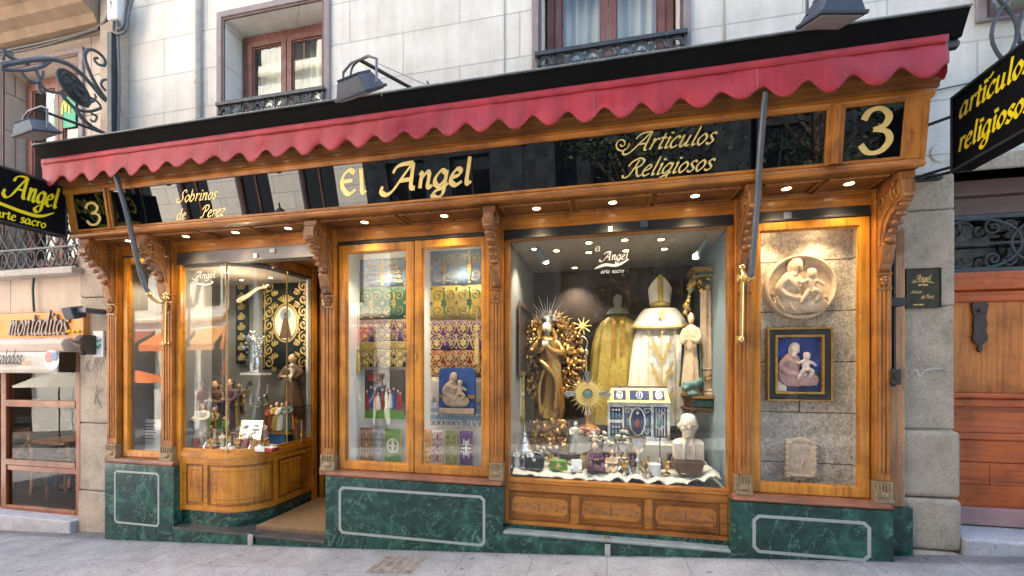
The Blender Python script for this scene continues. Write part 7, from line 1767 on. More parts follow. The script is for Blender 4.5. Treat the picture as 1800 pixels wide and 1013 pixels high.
m.tube(cr([(xh-.12*hF, YG-.03, zf+.62*hF), (xh-.02*hF, YG-.14*hF, zf+.56*hF), (xh+.1*hF, YG-.1*hF, zf+.40*hF), (xh+.09*hF, YG-.1*hF, zf+.1*hF)]), .03*hF, 8)
m.tube(cr([(xh-.02*hF, YG-.12*hF, zf+.5*hF), (xh-.07*hF, YG-.12*hF, zf+.3*hF), (xh-.05*hF, YG-.11*hF, zf+.05*hF)]), .022*hF, 8)
m.build('robe', 'gold', t, remesh=.008, lap=2)
m = MB(); m.ell((xh, YG-.02, zf+.935*hF), (.052*hF, .058*hF, .07*hF), n=14); m.ell((xh, YG-.02-.058*hF, zf+.925*hF), (.010*hF, .012*hF, .018*hF), n=6); m.tube([(xh, YG, zf+.83*hF), (xh, YG, zf+.9*hF)], .03*hF, 8)
for s in (-1, 1): m.ell((xh+s*.015*hF, YG-.16*hF, zf+.765*hF), (.02*hF, .016*hF, .035*hF), n=8)
m.build('face_and_hands', 'ivory', t, remesh=.005, lap=1)
m = MB(); m.ell((xh, YG+.0, zf+.955*hF), (.062*hF, .06*hF, .062*hF), n=12)
for s in (-1, 1): m.tube(cr([(xh+s*.05*hF, YG, zf+.93*hF), (xh+s*.08*hF, YG, zf+.86*hF), (xh+s*.09*hF, YG-.02, zf+.78*hF)]), .022*hF, 7)
m.build('hair', 'gold_paint', t, smooth=True)
m = MB(); R.seed(21)
zc_ = zf+.62*hF
for k in range(44):   # flame mandorla
    a = 2*math.pi*k/44; rx, rz = .28*hF, .44*hF; L = R.uniform(1.0, 1.22); b = .05
    m.tube([(x+rx*.8*math.cos(a), YG+.10, zc_+rz*.8*math.sin(a)), (x+rx*L*math.cos(a+.08), YG+.09, zc_+rz*L*math.sin(a+.08)), (x+rx*(L+.18)*math.cos(a-.03), YG+.08, zc_+rz*(L+.14)*math.sin(a-.03))], [.022, .014, .002], 6)
for k in range(360):
    a = R.uniform(0, 6.28); q = R.uniform(.5, 1.2); m.ell((x+.30*hF*q*math.cos(a), YG+.08+R.uniform(-.03, .02), zc_+.42*hF*q*math.sin(a)), (R.uniform(.012, .034), .018, R.uniform(.012, .034)), n=6)
m.build('mandorla', 'gold', t, remesh=.0075, lap=1)
m = MB(); m.ell((x, YG+.13, zc_), (.33*hF, .03, .46*hF), n=24)
for k in range(130): a = R.uniform(0, 6.28); q = R.uniform(.55, 1.1); m.ell((x+.30*hF*q*math.cos(a), YG+.06, zc_+.42*hF*q*math.sin(a)), (R.uniform(.008, .02),)*3, n=5)
m.build('dark_ornament', 'brown_cloth', t)
m = MB(); zr = zf+hF*1.02
for k in range(17): a = math.pi*(k/16*1.0); L = (.17 if k % 2 else .24)*hF; m.tube([(xh+.06*hF*math.cos(a), YG+.02, zr+.06*hF*math.sin(a)), (xh+L*math.cos(a), YG+.02, zr+L*1.15*math.sin(a))], [.007, .0015], 5)
m.lathe([(.05*hF, 0), (.065*hF, .06*hF), (.05*hF, .09*hF), (.01*hF, .13*hF)], (xh, YG, zr-.05*hF), 12); m.build('crown', 'silver', t)
m = MB()
for k in range(9): a = k*.7; m.tube([(x+.34*hF, YG, zf+.95*hF), (x+.34*hF+.09*hF*math.cos(a), YG-.01, zf+.95*hF+.09*hF*math.sin(a))], [.012, .004], 5)
m.lathe([(0, 0), (.035, 0), (.03, .015), (0, .02)], (x+.34*hF, YG-.01, zf+.95*hF), 12, axis='y'); m.build('gilded_flower', 'gold_leaf', t)
m = MB(); hb = zf-z0
for k in range(150):
    a = R.uniform(0, 6.28); q = R.random(); r_ = (.20-.06*q)*R.uniform(.7, 1.05); m.ell((x+r_*math.cos(a)*1.1, YG+r_*.6*math.sin(a), z0+hb*q*.98), (R.uniform(.018, .04),)*3, n=6)
m.lathe([(.13, 0), (.14, .03), (.10, hb*.5), (.11, hb)], (x, YG, z0), 14, sy=.6); m.build('carved_base', 'gold', t, remesh=.010, lap=1)
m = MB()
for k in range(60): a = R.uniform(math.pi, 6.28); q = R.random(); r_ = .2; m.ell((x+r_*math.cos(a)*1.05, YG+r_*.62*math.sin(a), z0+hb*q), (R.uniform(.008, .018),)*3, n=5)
m.build('base_dark_leaves', 'brown_cloth', t)  # small dark brown leaves scattered over the front of the carved base
plinth('cloth-covered box under the gilded statue', x, YG, .56, z0, .38, .3, 'linen')
# crozier
x, y = PX(1022, 1.0), 1.0; zt = PZ(1022, 612, 1.0); t = thing('crozier', 'silver bishop crozier with curved hook standing behind the monstrance', 'crozier', (x, y, .56))
m = MB(); m.tube([(x+.05, y, .6), (x+.05, y, zt)], .009, 8); m.lathe([(.01, 0), (.024, .02), (.024, .05), (.01, .07)], (x+.05, y, zt-.08), 12); m.build('staff', 'silver', t, smooth=True)
m = MB(); m.tube(cr([(x+.05, y, zt), (x+.06, y, zt+.07), (x+.02, y, zt+.12), (x-.04, y, zt+.09), (x-.05, y, zt+.03), (x-.02, y, zt+.0), (x-.01, y, zt+.03)]), [.010-.00018*i for i in range(37)], 8); m.build('hook', 'silver', t, smooth=True)
# gold monstrance
Y = .62; z = PZ(1033, 752, Y); monstrance('golden sunburst monstrance with silver cross arms in the main window', (PX(1033, Y), Y, z), 108*PS(1033, Y), 'gold', 'gold_leaf', 44, .36, True); plinth('cloth-covered block under the golden monstrance', PX(1033, Y), Y, .56, z, .2, .18, 'linen')
# vestment mannequins
def vestment(label, px, Y, pz0, pz1, w, mat, head=False, name='vestment_stand'):
    x = PX(px, Y); z1 = PZ(px, pz0, Y); z0 = max(PZ(px, pz1, Y), .58); h = z1-z0; t = thing(name, label, 'vestment', (x, Y, z0))
    m = MB(); n = 96; prof = [(w*1.0, 0), (w*.97, .2*h), (w*.9, .45*h), (w*.80, .7*h), (w*.68, .83*h), (w*.52, .90*h), (w*.25, .955*h), (w*.13, h)]
    def fold(a, q): k = max(0, 1-q*1.15); return 1+(.07*math.cos(a*14)+.05*math.cos(a*9+1))*k
    vs = []
    for i, (r_, zz) in enumerate(prof):
        for k in range(n): a = 2*math.pi*k/n; f = fold(a, i/(len(prof)-1)); vs.append(Vector((x+r_*f*math.cos(a), Y+r_*f*.5*math.sin(a), z0+zz)))
    m.add(vs, [(i*n+k, i*n+(k+1) % n, (i+1)*n+(k+1) % n, (i+1)*n+k) for i in range(len(prof)-1) for k in range(n)]+[tuple((len(prof)-1)*n+k for k in range(n))])
    m.build('robe', mat, t, smooth=70); return t, x, z0, z1, h
t, x, z0, z1, h = vestment('mannequin wearing a golden cope, left of the white one in the main window', 1086, 1.15, 546, 745, .335, 'olive_gold')
m = MB(); m.lathe([(.05, 0), (.045, .05), (.04, .08), (.055, .12), (.05, .17), (.02, .2), (0, .205)], (x, 1.15, z1-.03), 16); m.lathe([(.12, -.01), (.10, .03), (.07, .055), (.06, .05)], (x, 1.15, z1-.03), 16, sy=.7); m.build('neck_form', 'interior_grey', t, smooth=True)
m = MB()
for s in (-1, 1): m.grid(lambda u, v: Vector((x+s*(.015+.05*u)+s*.02*(1-v), 1.15-.145-.005*math.sin(v*9)+.045*max(0, v-.75)*4*.6, z0+h*.93*v)), 3, 16)
m.build('orphrey', 'gold_paint', t, smooth=True, solid=.005)
for k in range(1): pass
t, x, z0, z1, h = vestment('mannequin wearing a white cope embroidered with gold scrolls in the main window', 1160, 1.0, 540, 745, .325, 'white_cloth')
m = MB(); 
def hood(u, v):
    a = -math.pi*u; r_ = .26*(.55+.45*v); z = z1-.02-.17*v**1.3*(1)-.03*math.sin(u*math.pi)*v; return Vector((x+r_*1.05*math.cos(a), 1.0+r_*.62*math.sin(a), z))
m.grid(hood, 30, 8); m.build('hood_panel', 'white_cloth', t, smooth=True, solid=.006)
m = MB(); p = [hood(u/30, 1.0)+Vector((0, -.006, 0)) for u in range(31)]; m.tube(p, .020, 8); m.build('hood_border', 'gold_leaf', t, smooth=True)
m = MB(); m.tube([hood(.5, .0), hood(.5, 1.0)], .006, 6); m.box(x-.012, x+.012, 1.0-.178, 1.0-.168, z1-.15, z1-.05); m.box(x-.04, x+.04, 1.0-.176, 1.0-.166, z1-.10, z1-.08); m.build('clasp', 'gold_leaf', t)
def curvefr(a, b, hh_):  # wrap flat art round the robe front
    q = max(0, min(1, (b+h*.5)/h)); r_ = .325*(.97-.12*q); aa = -math.pi/2+a/r_/1.0
    return Vector((x+a*1.0, 1.0-.5*math.sqrt(max(1e-6, (r_*1.12)**2-(a)**2))-.004-hh_, z0+b+h*.5))
m = MB()
for s in (-1, 1):
    m.stroke([(s*.125, -h*.5+.02), (s*.13, 0), (s*.12, h*.28)], curvefr, .006, .006, 0, .003, 8)
    for zz in (-.30, -.08, .14):
        m.stroke([(s*.015, (zz-.1)*h), (s*.05, (zz-.02)*h), (s*.10, (zz+.10)*h)], curvefr, .034, .010, .4*s, .002)
        m.stroke(spiral((s*.065, (zz+.02)*h), .035, 1.4, 0, s, 18), curvefr, .016, .009, .6, .0035, 0)
m.stroke([(0, -h*.5+.02), (0, 0), (0, h*.3)], curvefr, .010, .010, 0, .0042, 8)
m.build('embroidery', 'gold_thread', t)
m = MB()
for s in (-1, 1):
    for zz in (-.2, .02, .22): m.stroke(spiral((s*.08, zz*h), .026, 1.2, 1, -s, 14), curvefr, .012, .005, .6, .004, 0)
m.build('silver_embroidery', 'lightblue_cloth', t)
# mitre: a thing resting on the mannequin
zm = z1+.0; hm = PZ(1160, 484, 1.0)-zm; t = thing('mitre', 'white pointed mitre with gold bands on top of the white cope', 'mitre', (x, 1.0, zm))
m = MB()
def mit(side):
    def f(u, v):
        a = math.pi*u; wx = .095*(1+.18*v); e = abs(u-.5)*2; top = hm*(1-e*.52) if True else hm
        return Vector((x+wx*math.cos(a)*(1-.0*v), 1.0+side*.06*math.sin(a)*(1-.65*v), zm-.02+.02+v*top))
    return f
m.grid(mit(-1), 24, 12); m.grid(mit(1), 24, 12); m.build('cap', 'white_cloth', t, smooth=60, solid=.005)
m = MB(); m.grid(lambda u, v: mit(-1)(.42+.16*u, v)+Vector((0, -.006, 0)), 4, 12); m.grid(lambda u, v: mit(-1)(u, v*.18)+Vector((0, -.007, 0)), 24, 2); m.build('bands', 'gold_cloth', t, smooth=True, solid=.004)
m = MB(); m.tube([mit(-1)(u/24, 1.0) for u in range(25)], .005, 6); m.build('gold_edge', 'gold_leaf', t)
# reliquary chest
Y = .62; x0, x1 = PX(1068, Y), PX(1178, Y); zb = PZ(1120, 775, Y); ze = PZ(1120, 708, Y); zr = PZ(1120, 682, Y); t = thing('reliquary_chest', 'silver and gold house-shaped reliquary chest with blue enamel panels, centre of the main window', 'reliquary', ((x0+x1)/2, Y+.1, zb))
m = MB(); m.box(x0, x1, Y, Y+.22, zb, ze); m.box(x0-.012, x1+.012, Y-.012, Y+.232, zb-.02, zb+.012); m.box(x0-.006, x1+.006, Y-.006, Y+.226, ze-.012, ze); m.build('case', 'silver', t, bevel=.003)
m = MB(); e = .04; m.add([(x0-.006, Y-.008, ze+.001), (x1+.006, Y-.008, ze+.001), (x1+.006, Y+.23, ze+.001), (x0-.006, Y+.23, ze+.001), (x0+e, Y+.08, zr), (x1-e*.6, Y+.08, zr), (x1-e*.6, Y+.14, zr), (x0+e, Y+.14, zr)], [(0, 1, 5, 4), (1, 2, 6, 5), (2, 3, 7, 6), (3, 0, 4, 7), (4, 5, 6, 7), (3, 2, 1, 0)]); m.build('roof', 'gold_leaf', t, bevel=.003)
ru = Vector((0, .088, zr-ze)).normalized(); L = math.hypot(.088, zr-ze); W_ = x1-x0
m = MB()
for u0, u1 in ((.10, .30), (.36, .68), (.73, .92)):
    for v0 in (.18,):
        a = Vector((x0+W_*u0, Y-.008, ze))+ru*L*v0; b = ru*L*.62; nn = Vector((0, -ru.z, ru.y))*.004; c1 = Vector((W_*(u1-u0), 0, 0)); m.obox(a+c1/2+b/2+nn*.6, c1/2, nn*.6, b/2)
for a in ((.04, .40, .14, .26), (.27, .10, .70, .90) if 0 else (.27, .70, .12, .90), (.04, .24, .54, .88), (.04, .24, .1, .46), (.74, .95, .1, .9)):
    if a == (.04, .40, .14, .26): continue
    u0, u1, v0, v1 = a; m.box(x0+W_*u0, x0+W_*u1, Y-.004, Y+.001, zb+(ze-zb)*v0, zb+(ze-zb)*v1)
m.build('enamel', 'enamel_blue', t)
m = MB(); fr = plane_frame((x0, Y-.006, zb), (1, 0, 0), (0, 0, 1), (0, -1, 0)); H_ = ze-zb
m.stroke([(W_*.485+W_*.12*math.cos(a), H_*.51+H_*.36*math.sin(a)) for a in [q*.5236 for q in range(12)]], fr, .010, .010, 0, .002, 3, closed=True)
for u, v in ((.33, .78), (.64, .78), (.33, .25), (.64, .25), (.84, .7), (.84, .35)): m.stroke(spiral((W_*u, H_*v), H_*.10, 1.2, 0, 1, 12), fr, .006, .004, .5, .001, 0)
for u0, u1, v in ((.10, .30, .5), (.36, .68, .5), (.73, .92, .5)):
    o = Vector((x0+W_*(u0+u1)/2, Y-.008, ze))+ru*L*.49+Vector((0, -.006, .002)); f2 = plane_frame(o, (1, 0, 0), ru, (0, -ru.z, ru.y)); m.stroke([(W_*.045*math.cos(a), L*.24*math.sin(a)) for a in [q*.5236 for q in range(12)]], f2, .006, .006, 0, .001, 3, closed=True); m.stroke([(-W_*.03, 0), (W_*.03, 0)], f2, .006, .006, 0, .002, 0); m.stroke([(0, -L*.15), (0, L*.15)], f2, .006, .006, 0, .0025, 0)
for u0, u1, v0, v1 in ((.03, .25, .05, .95), (.26, .71, .05, .95), (.73, .96, .05, .95)):
    m.stroke([(W_*u0, H_*v0), (W_*u1, H_*v0), (W_*u1, H_*v1), (W_*u0, H_*v1)], fr, .007, .007, 0, .003, 0, closed=True)
for k in range(9): m.stroke(spiral((W_*(.30+.05*k), H_*(.2 if k % 2 else .84)), .012, 1.1, k, 1, 8), fr, .005, .003, .5, .0035, 0)
for k in range(4): m.stroke([(W_*.78+W_*.045*k, H_*.14), (W_*.78+W_*.045*k, H_*.86)], fr, .005, .005, 0, .0036, 0)
m.build('gold_tracery', 'silver', t)
m = MB(); fx = x0+W_*.485
m.ell((fx, Y-.01, zb+H_*.45), (.02, .006, .05), n=8); f_ = m.build('enamel_figure', 'enamel_red', t, smooth=True); m = MB(); m.ell((fx, Y-.012, zb+H_*.72), (.012, .006, .014), n=8)
for v in (.7, .25):
    for du in (-.05, 0, .05): m.ell((x0+W_*(.14+du), Y-.008, zb+H_*(v+.1)), (.008, .005, .010), n=6)
m.build('enamel_faces', 'ivory', t)
m = MB()
for v in (.7, .25):
    for i_, du in enumerate((-.055, 0, .055)): m.ell((x0+W_*(.14+du), Y-.007, zb+H_*(v-.05)), (.012, .005, .028), n=7)
for u in (.33, .64): m.ell((x0+W_*u, Y-.007, zb+H_*.5), (.014, .005, .04), n=7)
m.ell((x0+W_*.84, Y-.007, zb+H_*.5), (.03, .006, .05), n=8); m.build('enamel_robes', 'enamel_teal', t)
m = MB()
for k in range(11): m.ell((x0+e+(W_-1.6*e)*k/10, Y+.08, zr+.006), (.008, .008, .008), n=7)
m.build('ridge_crest', 'enamel_red', t); m = MB(); m.box(x0+e, x1-e*.6, Y+.075, Y+.085, zr-.004, zr+.014); m.build('ridge', 'silver', t)
plinth('cloth-covered box under the reliquary chest', (x0+x1)/2, Y+.1, .56, zb-.021, W_+.08, .34, 'linen')
# retable column with bracket shelf on the right
Yc = .75; xc = PX(1243, Yc); zsf = PZ(1235, 695, Yc); t = thing('altarpiece_fragment', 'green and gilt fluted altarpiece column on a carved bracket, right side of the main window', 'altarpiece', (xc, Yc, zsf))
m = MB(); m.prism([(xc-.22, Yc-.02), (xc-.14, Yc-.14), (xc+.12, Yc-.14), (xc+.12, Yc+.2), (xc-.22, Yc+.2)], 'z', zsf-.03, zsf); m.prism([(xc-.18, Yc), (xc-.12, Yc-.10), (xc+.12, Yc-.10), (xc+.12, Yc+.2), (xc-.18, Yc+.2)], 'z', zsf-.11, zsf-.0305); m.prism([(xc-.22, Yc), (xc-.15, Yc-.12), (xc+.12, Yc-.12), (xc+.12, Yc+.2), (xc-.22, Yc+.2)], 'z', zsf-.14, zsf-.1105); m.prism([(xc-.14, Yc), (xc-.09, Yc-.06), (xc+.12, Yc-.06), (xc+.12, Yc+.2), (xc-.14, Yc+.2)], 'z', zsf-.17, zsf-.1405); m.build('bracket_shelf', 'brown_cloth', t, bevel=.01)
m = MB(); m.prism([(xc-.15, Yc-.115), (xc+.11, Yc-.115), (xc+.11, Yc-.102), (xc-.14, Yc-.102)], 'z', zsf-.10, zsf-.04); m.build('painted_frieze', 'green_box', t); m = MB(); m.box(xc-.16, xc+.12, Yc-.147, Yc-.141, zsf-.022, zsf-.004); m.build('gilt_edge', 'gold_paint', t)
zct = PZ(1243, 478, Yc)
m = MB(); m.lathe([(.075, 0), (.075, .02), (.062, .03), (.07, .05), (.058, .06), (.062, .24), (.07, .25), (.06, .26)], (xc, Yc, zsf), 18); m.lathe([(.06, 0), (.054, zct-zsf-.26-.18)], (xc, Yc, zsf+.26), 40, fold=lambda a, q: 1+.08*(1 if math.cos(a*10) > 0 else -1)); m.build('column', 'terracotta', t, smooth=30)
m = MB()
for k in range(30): a = R.uniform(0, 6.28); m.ell((xc+.062*math.cos(a), Yc+.062*math.sin(a), zsf+R.uniform(.07, .23)), .014, n=6)
for k in range(40): a = R.uniform(0, 6.28); q = R.random(); m.ell((xc+(.058+.03*q)*math.cos(a), Yc+(.058+.03*q)*math.sin(a), zct-.19+.12*q), .017, n=6)
m.build('capital', 'gold', t, remesh=.006, lap=1)
m = MB(); m.box(xc-.10, xc+.09, Yc-.10, Yc+.2, zct-.06, zct-.045); m.box(xc-.13, xc+.10, Yc-.12, Yc+.2, zct-.018, zct+.004); m.box(xc-.16, xc+.11, Yc-.14, Yc+.2, zct+.0045, zct+.018); m.build('cornice', 'gold_paint', t, bevel=.003)
m = MB(); m.box(xc-.09, xc+.08, Yc-.09, Yc+.2, zct-.0445, zct-.0185); m.box(xc+.06, xc+.10, Yc+.05, Yc+.2, zsf, zct-.06); m.build('frieze', 'darkgreen_cloth', t)
m = MB()
for k in range(46): q = R.random(); m.ell((xc-.09-.10*q+R.uniform(-.02, .02), Yc+.02+R.uniform(-.02, .02), zct-.03-.38*q*q+R.uniform(-.05, .03)), (R.uniform(.012, .028),)*3, n=6)
m.build('carved_wing', 'gold_paint', t, remesh=.008, lap=1)
m = MB()
for k in range(24): q = R.random(); m.ell((xc-.09-.10*q, Yc+.0, zct-.05-.36*q*q+R.uniform(-.04, .03)), .013, n=6)
m.build('painted_leaves', 'teal_cloth', t, smooth=True)
statue('slim painted saint statue beside the altarpiece column', (PX(1214, .72), .70, zsf+.001), heightof(1214, 545, 690, .72)*1.0, 'terracotta', 'skin', 'teal_cloth', 'gold_paint', yaw=-.4, seed=9, slim=.62)
m = MB(); cx_, cz_ = PX(1216, .68), zsf; m.ell((cx_, .67, cz_+.10), (.09, .06, .05), n=10); m.ell((cx_-.05, .66, cz_+.07), (.05, .05, .035), n=8); m.ell((cx_+.06, .66, cz_+.13), (.04, .04, .04), n=8)
for k in range(3): pass
t = thing('cloud_carving', 'small grey-green carved cloud with cherub heads at the saint statue feet', 'carving', (cx_, .67, cz_)); m.lathe([(.06, 0), (.07, .02), (.03, .07)], (cx_, .67, cz_), 12); m.build('cloud', 'teal_cloth', t, remesh=.008, lap=2)
# bust
Yb_ = .36; xb_ = PX(1209, Yb_); zb0 = PZ(1209, 830, Yb_); zb0 = max(zb0, .60); S = PS(1209, Yb_)
t = thing('portrait_bust', 'ivory bust of a man in a skullcap on a dark wooden base, main window', 'bust', (xb_, Yb_, zb0))
ztop = PZ(1209, 724, Yb_); zs = PZ(1209, 806, Yb_)
m = MB()
def trap(z0, z1, w0, w1, d0, d1): m.add([(xb_-w0, Yb_-d0, z0), (xb_+w0, Yb_-d0, z0), (xb_+w0, Yb_+d0, z0), (xb_-w0, Yb_+d0, z0), (xb_-w1, Yb_-d1, z1), (xb_+w1, Yb_-d1, z1), (xb_+w1, Yb_+d1, z1), (xb_-w1, Yb_+d1, z1)], [(0, 3, 2, 1), (4, 5, 6, 7), (0, 1, 5, 4), (1, 2, 6, 5), (2, 3, 7, 6), (3, 0, 4, 7)])
hb = zs-zb0; trap(zb0, zb0+hb*.7, .095, .118, .07, .085); trap(zb0+hb*.7+.0005, zb0+hb*.85, .126, .128, .09, .09); trap(zb0+hb*.85+.0005, zs, .118, .108, .085, .08); m.build('wooden_base', 'brown_cloth', t, bevel=.005)
m = MB(); hH = ztop-zs; hc = zs+hH*.71; rx = hH*.185
m.ell((xb_+.004, Yb_, hc+.01*hH), (rx, rx*1.15, hH*.225), n=20); m.ell((xb_+.004, Yb_-rx*.35, hc-hH*.12), (rx*.72, rx*.75, hH*.11), n=16)
m.ell((xb_, Yb_-rx*1.13, hc-hH*.02), (rx*.15, rx*.22, hH*.045), n=8); m.ell((xb_, Yb_-rx*1.02, hc-hH*.105), (rx*.30, rx*.12, hH*.012), n=8); m.ell((xb_, Yb_-rx*.98, hc-hH*.135), (rx*.26, rx*.12, hH*.014), n=8); m.ell((xb_, Yb_-rx*.92, hc-hH*.185), (rx*.26, rx*.18, hH*.03), n=8)
for s in (-1, 1):
    m.ell((xb_+s*rx*.42, Yb_-rx*.93, hc+hH*.035), (rx*.30, rx*.16, hH*.018), n=8); m.ell((xb_+s*rx*.42, Yb_-rx*.92, hc+hH*.003), (rx*.17, rx*.12, hH*.016), n=8); m.ell((xb_+s*rx*1.02, Yb_+rx*.05, hc-hH*.02), (rx*.14, rx*.24, hH*.055), n=8); m.ell((xb_+s*rx*.55, Yb_-rx*.70, hc-hH*.06), (rx*.3, rx*.28, hH*.05), n=8)
m.tube([(xb_, Yb_+.01, zs+hH*.35), (xb_, Yb_, hc-hH*.1)], rx*.62, 12)
m.box(xb_-rx*1.62, xb_+rx*1.62, Yb_-rx*.85, Yb_+rx*.75, zs, zs+hH*.34); m.ell((xb_, Yb_, zs+hH*.33), (rx*1.75, rx*.95, hH*.12), n=16)
for s in (-1, 1): m.tube([(xb_+s*rx*.55, Yb_-rx*.9, zs+hH*.01), (xb_+s*rx*.5, Yb_-rx*.98, zs+hH*.3), (xb_+s*rx*.3, Yb_-rx*.75, zs+hH*.46)], rx*.12, 6)
m.tube([(xb_+rx*.5*math.cos(q*.5236), Yb_-rx*.05+rx*.62*math.sin(q*.5236), zs+hH*.47) for q in range(12)], rx*.14, 6, closed=True)
m.build('bust_figure', 'ivory', t, remesh=.0042, lap=2)
m = MB(); m.lathe([(rx*.80, 0), (rx*.74, hH*.035), (rx*.55, hH*.07), (rx*.2, hH*.09), (0, hH*.093)], (xb_+.004, Yb_+.012, hc+hH*.158), 20, sy=1.1); m.build('skullcap', 'white_letter', t, smooth=True)
m = MB(); q = zs+hH*.22; m.box(xb_-.004, xb_+.004, Yb_-rx*1.08, Yb_-rx*.98, q-.035, q+.03); m.box(xb_-.02, xb_+.02, Yb_-rx*1.07, Yb_-rx*.98, q, q+.009); m.tube(cr([(xb_, Yb_-rx*1.02, q+.03), (xb_+.02, Yb_-rx*1.0, q+.07), (xb_+.045, Yb_-rx*.8, q+.12)]), .0025, 5); m.tube(cr([(xb_, Yb_-rx*1.02, q+.03), (xb_-.02, Yb_-rx*1.0, q+.07), (xb_-.045, Yb_-rx*.8, q+.12)]), .0025, 5); m.build('pectoral_cross', 'gold', t)
# small goods in the front row
YF_ = .36
def floorz(x, y): return ZD+.075
# censer
x, y = PX(922, .34), .34; z = floorz(x, y); h = heightof(922, 738, 812, .34); t = thing('censer', 'tall silver censer with pierced lid at the left front of the main window', 'censer', (x, y, z))
m = MB(); m.lathe([(.07, 0), (.07, .012), (.03, .03), (.025, .06), (.065, .10), (.075, .14), (.078, .16), (.07, .17), (.06, .20), (.045, .22), (.05, .235), (.035, .26), (.022, .285), (.028, .30), (.008, .33), (.004, h)], (x, y, z), 20); m.build('vessel', 'silver', t, smooth=True)
m = MB()
for s in (-1, 1): m.tube(cr([(x+s*.07, y, z+.16), (x+s*.09, y-.02, z+.05), (x+s*.12, y-.03, z+.01)]), .003, 5)
m.build('chain', 'silver', t)
for px, lb in ((908, 'tiny silver and white angel figure left of the censer'), (932, 'tiny white angel figure right of the censer')): statue(lb, (PX(px, .28), .28, ZD+.075), .17, 'white_letter', 'ivory', 'silver', 'silver', hair='ivory', seed=px, name='figurine', cat='figurine', vox=.018)
# black case and green pouch
x, y = PX(940, .3), .3; z = ZD+.075; t = thing('black_case', 'black leather case with a white tag at the left front of the main window', 'case', (x, y, z)); m = MB(); m.box(x-.09, x+.085, y-.05, y+.06, z, z+.115); m.build('case_body', 'black_cloth', t, bevel=.018, seg=3)
m = MB(); m.tube([(x+.09*math.cos(a)*.8, y+.0, z+.118+.03*math.sin(a)) for a in [q*.3142 for q in range(11)]], .005, 6); m.build('handle', 'silver', t); m = MB(); m.box(x-.012, x+.018, y-.056, y-.0525, z+.075, z+.10); m.build('tag', 'white_letter', t)
x, y = PX(982, .28), .28; t = thing('green_pouch', 'bright green embroidered pouch beside the black case', 'pouch', (x, y, z)); m = MB(); m.prism([(x-.085, z), (x+.085, z), (x+.065, z+.09), (x-.07, z+.095)], 'y', y-.03, y+.04); m.build('pouch_body', 'green_cloth', t, bevel=.012, seg=3)
m = MB(); fr = wall_frame(x, y-.0325, z+.045)
for k in range(6): a = k*1.047; m.stroke([(0, 0), (.03*math.cos(a), .03*math.sin(a))], fr, .008, .004, a+1.57, .0004*k, 0)
m.stroke([(0, 0), (.0, .10)], fr, .005, .004, 0, .003, 0); m.build('embroidered_star', 'gold_leaf', t)
x, y = PX(1013, .26), .26; t = thing('satin_case', 'small open case lined with pale satin right of the green pouch', 'case', (x, y, z)); m = MB(); m.box(x-.05, x+.05, y-.03, y+.04, z, z+.035); m.obox((x, y+.045, z+.06), (.05, 0, 0), (0, .006, 0), (0, .01, .035)); m.build('case_body', 'white_letter', t, bevel=.005); m = MB(); m.ell((x, y, z+.035), (.03, .02, .012), n=8); m.build('satin', 'lightblue_cloth', t, smooth=True)
# dark wooden boat with small white figure
x, y = PX(1000, .55), .55; z = ZD+.10; t = thing('wooden_boat', 'dark wooden model boat behind the black case', 'model boat', (x, y, z)); m = MB()
def hull(u, v): a = (u-.5)*2; w = .055*(1-a*a)**.6; b = math.pi*v; return Vector((x+a*.22, y+w*math.cos(b), z+.075+.05*a*a-.06*math.sin(b)*(1-a*a*.6)))
m.grid(hull, 24, 10); m.build('hull', 'interior_dark', t, smooth=True, solid=.006); m = MB(); m.tube([(x, y, z+.03), (x, y, z+.36)], .005, 6)
for s in (-1, 1): m.tube([(x, y, z+.36), (x+s*.10, y, z+.10)], .0022, 4)
m.build('mast', 'iron', t); m = MB(); m.box(x-.16, x+.16, y-.004, y+.004, z+.062, z+.070); m.build('deck_thwart', 'oldoak_v', t)
statue('white ceramic robed figure standing behind the wooden boat', (PX(1012, .66), .66, ZD+.13), heightof(1012, 742, 800, .66)*1.05, 'white_letter', 'white_letter', 'white_cloth', 'white_letter', hair='white_letter', seed=31, name='figurine', cat='figurine')
# seated shepherd/nativity pair
def seated(label, loc, h, robe, mantle, yaw=0, seed=0, skin='skin'):
    t = thing('seated_figure', label, 'figurine', (0, 0, 0)); m = MB(); q = lambda a, b, c: Vector((a, b, c))*h
    m.ell(q(0, 0, .42), (.17*h, .15*h, .26*h), n=12); m.ell(q(0, -.06, .14), (.30*h, .24*h, .15*h), n=12); m.tube(cr([q(-.12, -.02, .25), q(-.2, -.22, .28), q(-.14, -.26, .06)]), .09*h, 8); m.tube(cr([q(.12, -.02, .25), q(.2, -.2, .22), q(.12, -.3, .06)]), .09*h, 8)
    for s in (-1, 1): m.tube(cr([q(s*.16, 0, .58), q(s*.22, -.1, .42), q(s*.07, -.2, .42)]), .055*h, 8)
    for k in range(6): m.tube(cr([q(-.26+.1*k, -.2, .2), q(-.28+.11*k, -.27, .04)]), .035*h, 6)
    m.build('robe', robe, t, remesh=.014*h, lap=2)
    m = MB(); m.ell(q(0, -.02, .82), (.085*h, .095*h, .11*h), n=12); m.ell(q(0, -.115, .81), (.016*h, .02*h, .025*h), n=6); m.tube([q(0, 0, .62), q(0, 0, .75)], .05*h, 8)
    for s in (-1, 1): m.ell(q(s*.04, -.225, .43), (.035*h, .03*h, .025*h), n=8)
    m.build('body', skin, t, remesh=.012*h, lap=1); m = MB(); m.ell(q(0, .03, .85), (.105*h, .1*h, .12*h), n=12); m.ell(q(0, .09, .68), (.13*h, .08*h, .18*h), n=10); m.build('veil', mantle, t, smooth=True)
    t.location = loc; t.rotation_euler = (0, 0, yaw); return t
